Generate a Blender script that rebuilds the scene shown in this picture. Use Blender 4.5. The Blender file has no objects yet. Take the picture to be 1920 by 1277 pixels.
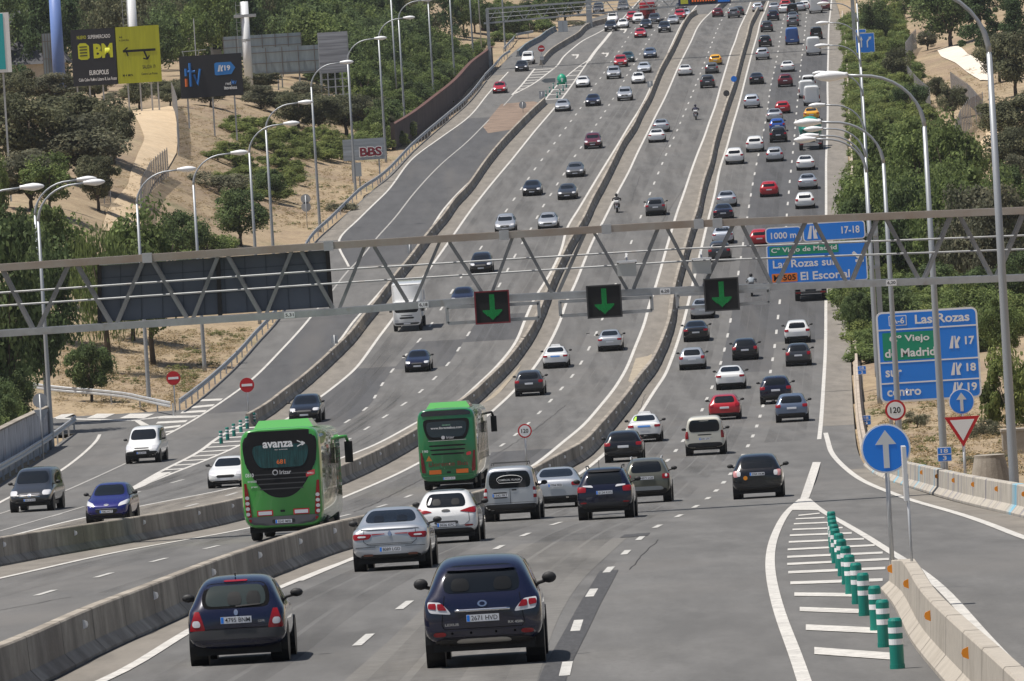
import bpy, bmesh, math, random
import numpy as np
from mathutils import Vector, Matrix
from mathutils.bvhtree import BVHTree
R = math.radians
SC = bpy.context.scene
COL = SC.collection

# ------------------------------------------------------------------ camera
FPX = 14000.0                       # focal length in pixels of the 1920 wide photograph
PITCH = math.atan(368.5 / FPX)
ROLL = 0.06
f0 = Vector((0, math.cos(PITCH), -math.sin(PITCH)))
r0 = Vector((1, 0, 0)); u0 = Vector((0, math.sin(PITCH), math.cos(PITCH)))
CR = r0 * math.cos(ROLL) - u0 * math.sin(ROLL)
CU = r0 * math.sin(ROLL) + u0 * math.cos(ROLL)
cam = bpy.data.cameras.new("camera"); cam_ob = bpy.data.objects.new("camera", cam); COL.objects.link(cam_ob)
cam.sensor_width = 36; cam.lens = FPX / 1920 * 36
cam.clip_start = 1; cam.clip_end = 9000
cam_ob.matrix_world = Matrix((CR, CU, -f0)).transposed().to_4x4()
SC.camera = cam_ob
SC.render.resolution_x = 1024; SC.render.resolution_y = 681

# ------------------------------------------------------------------ sky, sun, exposure
SUN_EL, SUN_BACK = R(69), R(10)     # sun high on the left, slightly behind the camera
sun_dir = Vector((-math.cos(SUN_EL) * math.cos(SUN_BACK), -math.cos(SUN_EL) * math.sin(SUN_BACK), math.sin(SUN_EL)))
W = bpy.data.worlds.new("World"); SC.world = W; W.use_nodes = True
nt = W.node_tree; nt.nodes.clear()
out = nt.nodes.new("ShaderNodeOutputWorld"); bg = nt.nodes.new("ShaderNodeBackground")
sky = nt.nodes.new("ShaderNodeTexSky"); sky.sky_type = 'NISHITA'; sky.sun_disc = False
sky.sun_elevation = SUN_EL; sky.sun_rotation = math.atan2(sun_dir.x, sun_dir.y)
sky.dust_density = 2.0
nt.links.new(sky.outputs[0], bg.inputs[0]); nt.links.new(bg.outputs[0], out.inputs[0])
bg.inputs[1].default_value = 0.07
sl = bpy.data.lights.new("sun", 'SUN'); sl.energy = 4.9; sl.angle = R(0.53); sl.color = (1, .95, .88)
so = bpy.data.objects.new("sun", sl); COL.objects.link(so)
so.rotation_euler = sun_dir.to_track_quat('Z', 'Y').to_euler(); so.location = (0, 0, 300)
SC.view_settings.view_transform = 'Standard'; SC.view_settings.look = 'None'
SC.view_settings.exposure = 0.12; SC.view_settings.gamma = 1

# ------------------------------------------------------------------ helpers: objects
def link(o, parent=None):
    COL.objects.link(o)
    if parent is not None: o.parent = parent
    return o
def tag(o, label=None, cat=None, group=None, kind=None):
    if label: o["label"] = label
    if cat: o["category"] = cat
    if group: o["group"] = group
    if kind: o["kind"] = kind
    return o
def empty(name, label=None, cat=None, group=None, M=None):
    o = bpy.data.objects.new(name, None); o.empty_display_size = .3
    link(o)
    if M is not None: o.matrix_world = M
    return tag(o, label, cat, group)
def copy_tree(o, parent=None):
    c = o.copy(); COL.objects.link(c)
    if parent is not None: c.parent = parent
    for ch in o.children: copy_tree(ch, c)
    return c
class MB:
    def __init__(s): s.v = []; s.f = []; s.m = []
    def add(s, vs, fs, m=0):
        n = len(s.v); s.v += [tuple(p) for p in vs]
        for f in fs: s.f.append(tuple(i + n for i in f)); s.m.append(m)
        return s
    def box(s, x0, x1, y0, y1, z0, z1, m=0, M=None):
        vs = [Vector(p) for p in ((x0,y0,z0),(x1,y0,z0),(x1,y1,z0),(x0,y1,z0),(x0,y0,z1),(x1,y0,z1),(x1,y1,z1),(x0,y1,z1))]
        if M is not None: vs = [M @ p for p in vs]
        return s.add(vs, [(3,2,1,0),(4,5,6,7),(0,1,5,4),(1,2,6,5),(2,3,7,6),(3,0,4,7)], m)
    def tube(s, pts, rad, n=8, m=0, caps=True):
        pts = [Vector(p) for p in pts]
        rs = rad if isinstance(rad, (list, tuple)) else [rad] * len(pts)
        vs = []; fs = []
        ref = None
        for i, p in enumerate(pts):
            d = (pts[min(i + 1, len(pts) - 1)] - pts[max(i - 1, 0)]).normalized()
            a = d.cross(Vector((0, 0, 1)) if abs(d.z) < .9 else Vector((0, 1, 0))).normalized() if ref is None else (ref - d * ref.dot(d)).normalized()
            ref = a; b = d.cross(a)
            for k in range(n):
                t = 2 * math.pi * (k + .5) / n
                vs.append(p + (a * math.cos(t) + b * math.sin(t)) * rs[i])
        for i in range(len(pts) - 1):
            for k in range(n):
                k2 = (k + 1) % n
                fs.append((i*n+k, i*n+k2, (i+1)*n+k2, (i+1)*n+k))
        if caps:
            fs.append(tuple(range(n - 1, -1, -1))); fs.append(tuple(range((len(pts)-1)*n, len(pts)*n)))
        return s.add(vs, fs, m)
    def bar(s, a, b, w, d=None, m=0):            # square section bar between two points
        a = Vector(a); b = Vector(b); d = d or w
        t = (b - a).normalized(); e = Vector((0, 1, 0)) if abs(t.y) < .9 else Vector((1, 0, 0))
        g = t.cross(e).normalized(); e = g.cross(t).normalized()
        vs = [p + g * (sx * w / 2) + e * (sy * d / 2) for p in (a, b) for sx, sy in ((-1,-1),(1,-1),(1,1),(-1,1))]
        return s.add(vs, [(3,2,1,0),(4,5,6,7),(0,1,5,4),(1,2,6,5),(2,3,7,6),(3,0,4,7)], m)
    def prism(s, poly, y0, y1, m=0):             # polygon in x,z extruded along y (front face at y0)
        n = len(poly)
        vs = [(x, y0, z) for x, z in poly] + [(x, y1, z) for x, z in poly]
        fs = [tuple(range(n)), tuple(range(2*n-1, n-1, -1))] + [((i+1) % n, i, n+i, n+(i+1) % n) for i in range(n)]
        return s.add(vs, fs, m)
    def lathe(s, prof, n=16, m=0, axis='x', c=(0,0,0)):
        vs = []; fs = []
        for i, (h, r) in enumerate(prof):
            for k in range(n):
                t = 2*math.pi*k/n; a, b = r*math.cos(t), r*math.sin(t)
                p = {'x': (h, a, b), 'y': (a, h, b), 'z': (a, b, h)}[axis]
                vs.append((p[0]+c[0], p[1]+c[1], p[2]+c[2]))
        for i in range(len(prof)-1):
            for k in range(n):
                k2 = (k+1) % n; fs.append((i*n+k, i*n+k2, (i+1)*n+k2, (i+1)*n+k))
        if prof[0][1] > 1e-4: fs.append(tuple(range(n)))
        if prof[-1][1] > 1e-4: fs.append(tuple(range((len(prof)-1)*n, len(prof)*n)))
        return s.add(vs, fs, m)
    def mesh(s, name, mats, smooth=False, fix=True):
        me = bpy.data.meshes.new(name); me.from_pydata(s.v, [], s.f)
        if not isinstance(mats, (list, tuple)): mats = [mats]
        for m in mats: me.materials.append(m)
        if len(mats) > 1: me.polygons.foreach_set("material_index", s.m)
        if fix:
            bm = bmesh.new(); bm.from_mesh(me); bmesh.ops.recalc_face_normals(bm, faces=bm.faces); bm.to_mesh(me); bm.free()
        if smooth: me.polygons.foreach_set("use_smooth", [True] * len(me.polygons))
        me.update(); return me
    def build(s, name, mats, parent=None, smooth=False, fix=True):
        return link(bpy.data.objects.new(name, s.mesh(name, mats, smooth, fix)), parent)

# ------------------------------------------------------------------ helpers: materials
_M = {}
def mat(name, col, rough=.6, metal=0, coat=0, emit=0, spec=.5, var=0, vscale=3, col2=None, stretch=None, bump=0):
    if name in _M: return _M[name]
    m = bpy.data.materials.new(name); m.use_nodes = True; t = m.node_tree
    b = t.nodes["Principled BSDF"]
    b.inputs["Base Color"].default_value = (*col, 1); b.inputs["Roughness"].default_value = rough
    b.inputs["Metallic"].default_value = metal; b.inputs["Coat Weight"].default_value = coat
    b.inputs["Coat Roughness"].default_value = .03
    b.inputs["Specular IOR Level"].default_value = spec
    if emit:
        b.inputs["Emission Color"].default_value = (*col, 1); b.inputs["Emission Strength"].default_value = emit
    if var or col2:
        tc = t.nodes.new("ShaderNodeTexCoord"); mp = t.nodes.new("ShaderNodeMapping")
        t.links.new(tc.outputs["Object"], mp.inputs[0])
        if stretch: mp.inputs["Scale"].default_value = stretch
        n = t.nodes.new("ShaderNodeTexNoise"); n.inputs["Scale"].default_value = vscale; n.inputs["Detail"].default_value = 6
        n.inputs["Roughness"].default_value = .65
        t.links.new(mp.outputs[0], n.inputs["Vector"])
        rp = t.nodes.new("ShaderNodeValToRGB")
        c2 = col2 or tuple(c * (1 - var) for c in col)
        rp.color_ramp.elements[0].position = .35; rp.color_ramp.elements[1].position = .66
        rp.color_ramp.elements[0].color = (*c2, 1)
        rp.color_ramp.elements[1].color = (*(tuple(min(1, c * (1 + var * .6)) for c in col) if not col2 else col), 1)
        t.links.new(n.outputs["Fac"], rp.inputs[0]); t.links.new(rp.outputs[0], b.inputs["Base Color"])
        if bump:
            bp = t.nodes.new("ShaderNodeBump"); bp.inputs["Strength"].default_value = bump; bp.inputs["Distance"].default_value = .02
            t.links.new(n.outputs["Fac"], bp.inputs["Height"]); t.links.new(bp.outputs[0], b.inputs["Normal"])
    _M[name] = m; return m
def mix_noise(m, scale, col, lo, hi, stretch=None, fac=1.0, detail=4):
    """lays another noise-shaped colour over a material's base colour (stains, patches)"""
    t = m.node_tree; b = t.nodes["Principled BSDF"]
    tc = t.nodes.new("ShaderNodeTexCoord"); mp = t.nodes.new("ShaderNodeMapping"); t.links.new(tc.outputs["Object"], mp.inputs[0])
    if stretch: mp.inputs["Scale"].default_value = stretch
    n = t.nodes.new("ShaderNodeTexNoise"); n.inputs["Scale"].default_value = scale; n.inputs["Detail"].default_value = detail
    t.links.new(mp.outputs[0], n.inputs["Vector"])
    mr = t.nodes.new("ShaderNodeMapRange"); mr.inputs[1].default_value = lo; mr.inputs[2].default_value = hi; mr.inputs[4].default_value = fac
    t.links.new(n.outputs["Fac"], mr.inputs[0])
    mx = t.nodes.new("ShaderNodeMixRGB"); mx.inputs[2].default_value = (*col, 1)
    t.links.new(mr.outputs[0], mx.inputs[0])
    if b.inputs["Base Color"].is_linked: t.links.new(b.inputs["Base Color"].links[0].from_socket, mx.inputs[1])
    else: mx.inputs[1].default_value = b.inputs["Base Color"].default_value
    t.links.new(mx.outputs[0], b.inputs["Base Color"])
    return m
M_asph = mat("asphalt", (.124,.121,.116), .85, var=.25, vscale=.9, stretch=(1,.12,1))
mix_noise(M_asph, 60, (.19,.183,.17), .5, .75, fac=.6)
mix_noise(M_asph, 9, (.088,.085,.080), .5, .72, stretch=(1,.5,1), fac=.55)
mix_noise(M_asph, .35, (.098,.095,.091), .5, .72, stretch=(1,.02,1), fac=.6)
mix_noise(M_asph, .12, (.150,.141,.130), .52, .7, stretch=(1,.35,1), fac=.6)
M_asph_new = mat("asphalt_dark", (.068,.068,.070), .85, var=.2, vscale=.8, stretch=(1,.1,1))
mix_noise(M_asph_new, 60, (.12,.12,.12), .5, .8, fac=.5)
mix_noise(M_asph_new, .3, (.1,.095,.09), .5, .7, stretch=(1,.03,1), fac=.8)
M_should = mat("shoulder_asphalt", (.19,.172,.148), .9, var=.22, vscale=1.2, stretch=(1,.15,1))
mix_noise(M_should, 40, (.26,.235,.2), .5, .8, fac=.5)
M_paint = mat("road_paint", (.57,.55,.51), .7, var=.18, vscale=3)
mix_noise(M_paint, 9, (.26,.25,.24), .54, .72, fac=.75)
mix_noise(M_paint, 1.3, (.38,.365,.34), .5, .7, fac=.7)
M_seam = mat("bitumen_seam", (.035,.033,.032), .9)
M_skid = mat("skid_rubber", (.055,.054,.055), .8, var=.3, vscale=2, stretch=(6,.6,1))
M_conc = mat("concrete", (.36,.32,.265), .9, var=.25, vscale=1.2)
mix_noise(M_conc, .7, (.125,.105,.085), .48, .74, stretch=(1,1,.3), fac=.85)
mix_noise(M_conc, .25, (.17,.145,.118), .45, .65, fac=.75)
mix_noise(M_conc, 14, (.42,.39,.34), .5, .8, fac=.4)
M_steel = mat("galvanised_steel", (.50,.51,.52), .5, metal=.35, var=.15, vscale=2)
M_gsteel = mat("gantry_steel", (.42,.43,.435), .5, metal=.3, var=.15, vscale=1.5)
mix_noise(M_gsteel, 2.5, (.30,.24,.19), .58, .75, fac=.5)
M_rust = mat("gantry_weathered_beam", (.42,.39,.35), .6, metal=.2, var=.15, vscale=.5, col2=(.34,.26,.20))
M_pole = mat("lamp_pole_grey", (.36,.38,.40), .45, metal=.4)
M_lampw = mat("lamp_white", (.80,.81,.82), .4)
M_white = mat("sign_white", (.86,.86,.86), .5)
M_blue = mat("sign_blue", (.015,.235,.86), .45)
M_green = mat("sign_green", (.006,.30,.17), .45)
M_red = mat("sign_red", (.55,.012,.02), .45)
M_black = mat("black", (.010,.010,.011), .5, spec=.3)
M_dark = mat("dark_slate", (.045,.055,.07), .6, var=.1, vscale=1)
M_tyre = mat("tyre", (.013,.013,.013), .85)
M_rim = mat("rim", (.32,.33,.34), .35, metal=.8)
M_glass = mat("car_glass", (.008,.011,.015), .05, spec=.32)
M_trim = mat("black_trim", (.02,.02,.021), .6)
M_trimg = mat("grey_trim", (.06,.06,.062), .55)
M_tail = mat("tail_red", (.26,.004,.008), .25, coat=.3)
M_lens = mat("lens_clear", (.62,.62,.64), .15, coat=.8)
M_chrome = mat("chrome", (.75,.75,.76), .18, metal=1)
M_plate = mat("plate_white", (.72,.73,.76), .5)

# ------------------------------------------------------------------ lie of the land
_hy = [0,60,115,149,200,250,299,349,398,440,480,517,568,619,687,772,857,942,1010,1078,1146,1197,1300,1500,1800,2400,9000]
_hv = [5.5,6.6,8.2,9.1,10.8,12.55,14.15,15.35,16.05,16.3,16.1,15.5,13.75,11.1,7.5,3.05,-1.15,-5.2,-8.6,-12.1,-15.65,-18.3,-23.5,-33,-40,-44,-50]
_hy = np.array(_hy, float); _hv = np.array(_hv, float)
_d = np.diff(_hv) / np.diff(_hy)
_t = np.zeros(len(_hy)); _t[1:-1] = (_d[:-1] * np.diff(_hy)[1:] + _d[1:] * np.diff(_hy)[:-1]) / (_hy[2:] - _hy[:-2]); _t[0] = _d[0]; _t[-1] = _d[-1]
def ZR(Y):
    """height of the motorway at distance Y (camera at 0)"""
    Y = np.clip(np.asarray(Y, float), 0, 8999)
    i = np.clip(np.searchsorted(_hy, Y, side='right') - 1, 0, len(_hy) - 2)
    w = _hy[i + 1] - _hy[i]; s = (Y - _hy[i]) / w
    h = (2*s**3-3*s**2+1)*_hv[i] + (s**3-2*s**2+s)*w*_t[i] + (-2*s**3+3*s**2)*_hv[i+1] + (s**3-s**2)*w*_t[i+1]
    return -h
def zr(Y): return float(ZR(Y))
def ray(x, y):
    d = f0 + CR * ((x - 960) / FPX) + CU * ((638.5 - y) / FPX)
    return d / d.y
def G(x, y):
    """the point of the motorway plane seen at photograph pixel x, y"""
    d = ray(x, y); a, b = 40.0, 3000.0
    for _ in range(48):
        m = (a + b) / 2
        if d.z * m > zr(m): a = m
        else: b = m
    return Vector((d.x * a, a, zr(a)))
def at(x, y, Y):
    """the point at distance Y seen at pixel x, y"""
    return ray(x, y) * Y
def px(Y): return FPX / Y
def ground_line(pts, step=4.0):
    P = [G(*p) for p in pts]
    P.sort(key=lambda p: p.y)
    ys = np.array([p.y for p in P]); xs = np.array([p.x for p in P])
    # smooth curve through the points
    n = max(2, int((ys[-1] - ys[0]) / step) + 1)
    Yr = np.linspace(ys[0], ys[-1], n)
    d = np.diff(xs) / np.maximum(np.diff(ys), 1e-3)
    t = np.zeros(len(xs)); t[1:-1] = (d[:-1] + d[1:]) / 2; t[0] = d[0]; t[-1] = d[-1]
    i = np.clip(np.searchsorted(ys, Yr, side='right') - 1, 0, len(ys) - 2)
    w = np.maximum(ys[i+1] - ys[i], 1e-3); s = (Yr - ys[i]) / w
    Xr = (2*s**3-3*s**2+1)*xs[i] + (s**3-2*s**2+s)*w*t[i] + (-2*s**3+3*s**2)*xs[i+1] + (s**3-s**2)*w*t[i+1]
    if n > 12:
        k = np.array([1,2,3,2,1], float); k /= k.sum()
        Xp = np.concatenate([2*Xr[0]-Xr[2:0:-1], Xr, 2*Xr[-1]-Xr[-2:-4:-1]])
        Xr = np.convolve(Xp, k, 'valid')
    return np.stack([Xr, Yr], 1)

L_px = [(1240,-8),(1180,14),(1100,38),(1050,57),(1000,74),(960,100),(945,117),(930,130),(909,153),(876,193),(842,224),(775,282),(707,349),(640,409),(588,455),(518,601),(481,642),(448,680),(404,722),(370,751),(337,775),(318,781),(150,808),(120,824),(67,866),(0,908),(-80,958),(-300,1100),(-700,1330)]
R_px = [(1558,-20),(1566,0),(1574,27),(1581,100),(1585,200),(1590,300),(1592,400),(1594,560),(1595,650),(1597,720),(1602,800),(1608,845),(1622,872),(1662,900),(1718,919),(1761,933),(1829,951),(1920,972),(2100,1020),(2500,1150)]
_Lg = ground_line(L_px); _Rg = ground_line(R_px)
def XL(Y): return np.interp(Y, _Lg[:,1], _Lg[:,0])
def XR(Y): return np.interp(Y, _Rg[:,1], _Rg[:,0])
_rng = np.random.default_rng(5)
_nz = [( _rng.uniform(-.12,.12), _rng.uniform(-.05,.05), _rng.uniform(0,6.28)) for _ in range(14)]
def _sm(t): t = np.clip(t, 0, 1); return t*t*(3-2*t)
def TZ(X, Y):
    """height of the ground, verges and slopes included"""
    X = np.asarray(X, float); Y = np.asarray(Y, float)
    z = ZR(Y)
    dl = XL(Y) - X; dr = X - XR(Y)
    A = np.interp(Y, [0,300,430,500,560,620,700,800,900,1000,1100,1400], [0,.2,.6,1.6,4.5,7.5,8.5,7.5,6,4,3,3])
    B = np.interp(Y, [0,200,300,450,600,800,1000,1400], [0,.2,.8,1.2,1.8,2.5,3,3])
    nz = sum(np.sin(a*X + b*Y + c) for a, b, c in _nz) * .07
    far = np.interp(Y, [0,1000,1500], [1,1,.3])
    L = A*_sm((dl-1.5)/24) + .03*np.maximum(0, dl-30)*far + nz*_sm((dl-2)/8)
    Rr = B*_sm((dr-4)/22) + .03*np.maximum(0, dr-25)*far + nz*_sm((dr-2)/8)
    return z + np.where(dl > 0, L, 0) + np.where(dr > 0, Rr, 0)
def tz(X, Y): return float(TZ(X, Y))
def hit(x, y, y0=60):
    """the point of the land (slopes included) seen at pixel x, y"""
    d = ray(x, y); Ys = np.arange(y0, 2600, 1.0)
    below = d.z * Ys < TZ(d.x * Ys, Ys)
    i = int(np.argmax(below)) if below.any() else len(Ys) - 1
    Y = Ys[i]; return Vector((d.x * Y, Y, tz(d.x * Y, Y)))

def translucent(m, f=.4):
    t = m.node_tree; b = t.nodes["Principled BSDF"]; o = [n for n in t.nodes if n.type == 'OUTPUT_MATERIAL'][0]
    tr = t.nodes.new("ShaderNodeBsdfTranslucent"); mx = t.nodes.new("ShaderNodeMixShader"); mx.inputs[0].default_value = f
    src = b.inputs["Base Color"].links[0].from_socket; t.links.new(src, tr.inputs[0])
    t.links.new(b.outputs[0], mx.inputs[1]); t.links.new(tr.outputs[0], mx.inputs[2]); t.links.new(mx.outputs[0], o.inputs[0]); return m
# ------------------------------------------------------------------ ground and road surfaces
def terrain():
    xs = np.concatenate([np.arange(-1500,-160,90), np.arange(-160,-70,5), np.arange(-70,50,2.0), np.arange(50,130,5), np.arange(130,1600,90)])
    ys = np.concatenate([np.arange(-300,60,60), np.arange(60,1500,4.0), np.arange(1500,2400,60), np.arange(2400,8500,600)])
    X, Y = np.meshgrid(xs, ys); Z = TZ(X, np.maximum(Y, 0))
    inside = (X > XL(Y) - .3) & (X < XR(Y) + .3) | ((Y > 458) & (Y < 489) & (X < XL(Y)) & (X > -42))
    Z = np.where((Y > 458) & (Y < 489) & (X < XL(Y)) & (X > -42), ZR(Y), Z)
    Z = np.where(inside, Z - .35, Z - .03)
    nx, ny = len(xs), len(ys)
    v = np.stack([X, Y, Z], -1).reshape(-1, 3)
    idx = np.arange(nx*ny).reshape(ny, nx)
    f = np.stack([idx[:-1,:-1], idx[:-1,1:], idx[1:,1:], idx[1:,:-1]], -1).reshape(-1, 4)
    me = bpy.data.meshes.new("ground"); me.from_pydata(v.tolist(), [], f.tolist()); me.materials.append(M_land)
    me.polygons.foreach_set("use_smooth", [True]*len(me.polygons))
    tag(link(bpy.data.objects.new("ground", me)), kind="structure")
M_land = mat("dry_grass_ground", (.36,.275,.17), .95, vscale=.3, col2=(.235,.17,.105), var=.1)
mix_noise(M_land, .09, (.13,.13,.06), .56, .72, fac=.75)
mix_noise(M_land, .06, (.21,.145,.10), .5, .65, fac=.7)
mix_noise(M_land, 2.2, (.46,.36,.22), .5, .75, fac=.6)
mix_noise(M_land, 4, (.12,.095,.06), .52, .74, fac=.7)
mix_noise(M_land, 12, (.46,.38,.26), .55, .75, fac=.6)
terrain()

def sheet(name, left, right, off, m, Y0=None, Y1=None, cols=6, step=4.0):
    """a surface on the road plane between two ground lines (arrays of X, Y)"""
    Y0 = Y0 if Y0 is not None else max(left[0,1], right[0,1]); Y1 = Y1 if Y1 is not None else min(left[-1,1], right[-1,1])
    ys = np.linspace(Y0, Y1, max(2, int((Y1-Y0)/step)+1))
    xl = np.interp(ys, left[:,1], left[:,0]); xr = np.interp(ys, right[:,1], right[:,0]); z = ZR(ys) + off
    b = MB(); vs = []; fs = []
    for i in range(len(ys)):
        for k in range(cols+1):
            t = k/cols; vs.append((xl[i]*(1-t)+xr[i]*t, ys[i], z[i]))
    for i in range(len(ys)-1):
        for k in range(cols):
            a = i*(cols+1)+k; fs.append((a, a+1, a+cols+2, a+cols+1))
    b.add(vs, fs)
    o = b.build(name, m, fix=False); return tag(o, kind="structure")
ys_ = np.arange(64, 1500, 4.0)
Ledge = np.stack([XL(ys_), ys_], 1); Redge = np.stack([XR(ys_), ys_], 1)
sheet("road", Ledge, Redge, 0, M_asph, 64, 1496, 10)

tag(MB().add([(-41,461,zr(461)-.01),(-16,461,zr(461)-.01),(-16,470,zr(470)-.01),(-41,470,zr(470)-.01),(-16,486.5,zr(486.5)-.01),(-41,486.5,zr(486.5)-.01)],[(0,1,2,3),(3,2,4,5)]).build("road", M_asph, fix=False), kind="structure")
LN = {}
LN['Dl'] = [(60,1330),(199,1277),(353,1184),(535,1098),(640,1056),(903,974),(1074,897),(1135,850),(1200,775),(1227,733),(1246,705),(1259,674),(1270,643),(1280,610),(1292,562),(1300,528),(1313,475),(1322,436),(1330,404),(1340,365),(1350,315),(1362,279),(1373,238),(1384,201),(1394,162),(1403,126.5),(1411,96),(1420,65),(1426,40),(1433,24),(1440,5),(1449,-20)]
LN['Dr'] = [(1536,824),(1544,723),(1548,645),(1548.5,575),(1549,480),(1549,402),(1549,350),(1549,301),(1551,254),(1552,199),(1551.5,160),(1553,100),(1554,50),(1557,22),(1559,0),(1561,-20)]
LN['D1'] = [(560,1300),(684,1199),(758,1135),(946,1021),(995,998.5),(1041,982),(1086,970),(1180,910),(1244,871),(1276,833),(1313,777),(1322,755),(1339,717),(1354,672),(1367,616),(1372,588),(1387,496.5),(1403,396),(1410,352.6),(1417,315),(1430,253.5),(1438,213),(1444.6,164.4),(1452,132),(1458,101),(1463.7,65),(1471.6,25.7),(1478,0),(1483,-20)]
LN['D2'] = [(1042,1330),(1060,1262),(1080,1176),(1109,1112),(1138,1072),(1170,1040),(1202,1008),(1234,986),(1268,970.6),(1292,957),(1312,946),(1330.5,932),(1346,917),(1362,899),(1397,846.5),(1415,810),(1428,771),(1446,690),(1453.6,641),(1460,583.5),(1463.6,551),(1473,440),(1476,392),(1478.5,368),(1480,348),(1484,311),(1489,262),(1493,215),(1498,160),(1502,118),(1507,80),(1511,40),(1515,8),(1519,-20)]
LN['Cl'] = [(-300,1148),(0,1085),(246,1030.5),(451,994),(665,924),(793,864),(921,773),(963.6,733.5),(1002,688.5),(1028,648),(1052,597.5),(1061,569),(1079,531.7),(1094,494),(1111,453),(1128,421),(1143,391),(1158,361),(1178,324),(1196,285),(1214,249),(1229,218),(1245,187),(1258,158),(1273,123),(1285,99),(1297,75),(1308,51),(1318,37.6),(1332,24),(1350,5),(1366,-18)]
LN['C1'] = [(-120,1175),(66,1118),(193.6,1079),(303,1049),(400.6,1025.5),(590,980),(732.6,944),(781,924),(952,827),(1000,785),(1040,743),(1077.6,699),(1108,646),(1122,615.5),(1157,525),(1179,467),(1197.5,416.7),(1223,352.6),(1237.6,316.6),(1251.5,284),(1265,255),(1282,215),(1296.6,179),(1310,146),(1322,115),(1330,94),(1336.7,76),(1343,60),(1353,38),(1366,15),(1380,-12)]
LN['Cr'] = [(560,1090),(800,990),(925,915),(998.6,874),(1057,828),(1090,801),(1125,762),(1153,727),(1175,690),(1190.5,652),(1208.5,606),(1217,573),(1230,535),(1249,468),(1260,430),(1269.5,398),(1281,366),(1296,321),(1308,288),(1321,255.5),(1330,229),(1340,202),(1351.5,161),(1361,129),(1370,99),(1379,76),(1386,54),(1393,39),(1400,24),(1412,-8)]
LN['Bl'] = [(242,921),(303,896),(424,847),(502,808),(539,785),(598,746.6),(633,720),(666,692),(690,661),(710,632.6),(732,604),(775,545),(817,488),(853,437),(879,399.5),(911,358),(960,299),(1000,249),(1040,202),(1072,160),(1088,136.5),(1103,115),(1116,96.5),(1134,75),(1145,61),(1165,38),(1190,10),(1210,-12)]
LN['Br'] = [(-200,1062),(0,1010),(140,975),(285,945),(448,913),(665,850),(791,787),(862,751),(891,725),(935,683),(968,640),(985,598),(1003,558),(1025,524),(1052,470),(1064,426),(1085,392),(1104,360),(1130,317),(1153,280),(1180,235),(1201,202),(1222,160),(1240,128),(1253,98),(1267,67),(1280,42),(1288,32),(1305,12),(1325,-14)]
LN['B1'] = [(-150,1035),(20,990),(215,935),(367,893),(570,835),(651,790),(688,765),(717,719.5),(744,684),(793,630),(816,597),(858,530),(907,457),(952,391),(967,369),(992,333),(1003.6,316),(1015,301),(1027,285),(1038,271),(1048,256.5),(1057,245),(1066.6,232),(1076,220),(1093,196),(1107,171),(1124,149),(1131,139),(1145,117),(1165,90),(1176,73),(1187,57.5),(1210,35),(1235,10),(1255,-10)]
LN['B2'] = [(-100,1050),(120,1000),(330,955),(500,905),(662,819),(696,798),(728,777),(757.6,757.6),(788,735),(814,710),(839,684),(861,653),(881,622),(937,534),(967,477),(996,428),(1020,384),(1034,363),(1045,345),(1057,327),(1077,294),(1087,280),(1107,251),(1114,240),(1123,226),(1139,202),(1146,190),(1155,178),(1161,167),(1168,155),(1174,144),(1180,134),(1187,124),(1192,114),(1198,104.5),(1209,86),(1215,77),(1220,69.5),(1224,61),(1230,54),(1255,25),(1280,-2)]
LN['Al'] = [(310,817),(370,783.5),(421,750),(471,713),(525,659),(582.5,595)]
LN['Au'] = [(654,500),(635,450),(671,412.6),(703,381),(725,360),(775,296),(825,259),(876,222),(916,175),(953,135)]
LN['Ac'] = [(470,713),(525,659),(582.5,595),(624,544),(654,506),(673,488),(706.5,446),(740,409),(775,364),(825,310),(876,266),(926,215.5),(950,192),(978,159),(992.7,141.5),(1002.7,129)]
LN['Ar'] = [(485,768),(560,718),(605,672),(640,635),(660,606),(692,571),(715,545),(755,500),(785,466),(830,395),(857,364),(905,318),(955,262),(1000,215)]
LN['G1'] = [(242,919),(300,885),(374,847),(407,822),(440,803),(471,790)]
LN['exL'] = [(1512,1290),(1489,1221),(1468.5,1170),(1451.7,1113),(1444,1066),(1446.7,1025),(1458,992),(1478.6,958),(1503,936)]
LN['exM'] = [(1940,1290),(1852,1200.6),(1802,1143),(1768,1106),(1717.7,1066),(1667,1034),(1617,1002),(1573,976.6),(1546,961.5),(1514,936)]
LN['exR'] = [(2000,1035),(1920,1009),(1852,982),(1785,960),(1718,941),(1657,919),(1617,901),(1583,876),(1558,847),(1553,830),(1548,812)]
LN['edL'] = [(-40,968),(0,942),(50,917),(101,891),(145,860),(172,836),(185,822),(187,815)]
LG = {k: ground_line(v) for k, v in LN.items()}
def densify(P, step=3.0):
    P = np.asarray(P); d = np.r_[0, np.cumsum(np.hypot(*np.diff(P, axis=0).T))]
    s = np.linspace(0, d[-1], max(2, int(d[-1]/step)+1))
    return np.stack([np.interp(s, d, P[:,0]), np.interp(s, d, P[:,1])], 1)
def ribbon(b, P, w, off, lo=-.5):
    P = np.asarray(P); T = np.gradient(P, axis=0); T /= np.maximum(np.hypot(T[:,0], T[:,1]), 1e-6)[:,None]
    N = np.stack([T[:,1], -T[:,0]], 1)
    A = P + N*(w*(lo)); B = P + N*(w*(1+lo))
    vs = []; n = len(P)
    for i in range(n):
        vs += [(A[i,0], A[i,1], zr(A[i,1])+off), (B[i,0], B[i,1], zr(B[i,1])+off)]
    b.add(vs, [(2*i, 2*i+1, 2*i+3, 2*i+2) for i in range(n-1)])
def cut(P, a, b_):
    """piece of a ground line between two distances"""
    ys = np.linspace(a, b_, max(2, int((b_-a)/3)+1)); return np.stack([np.interp(ys, P[:,1], P[:,0]), ys], 1)
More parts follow.
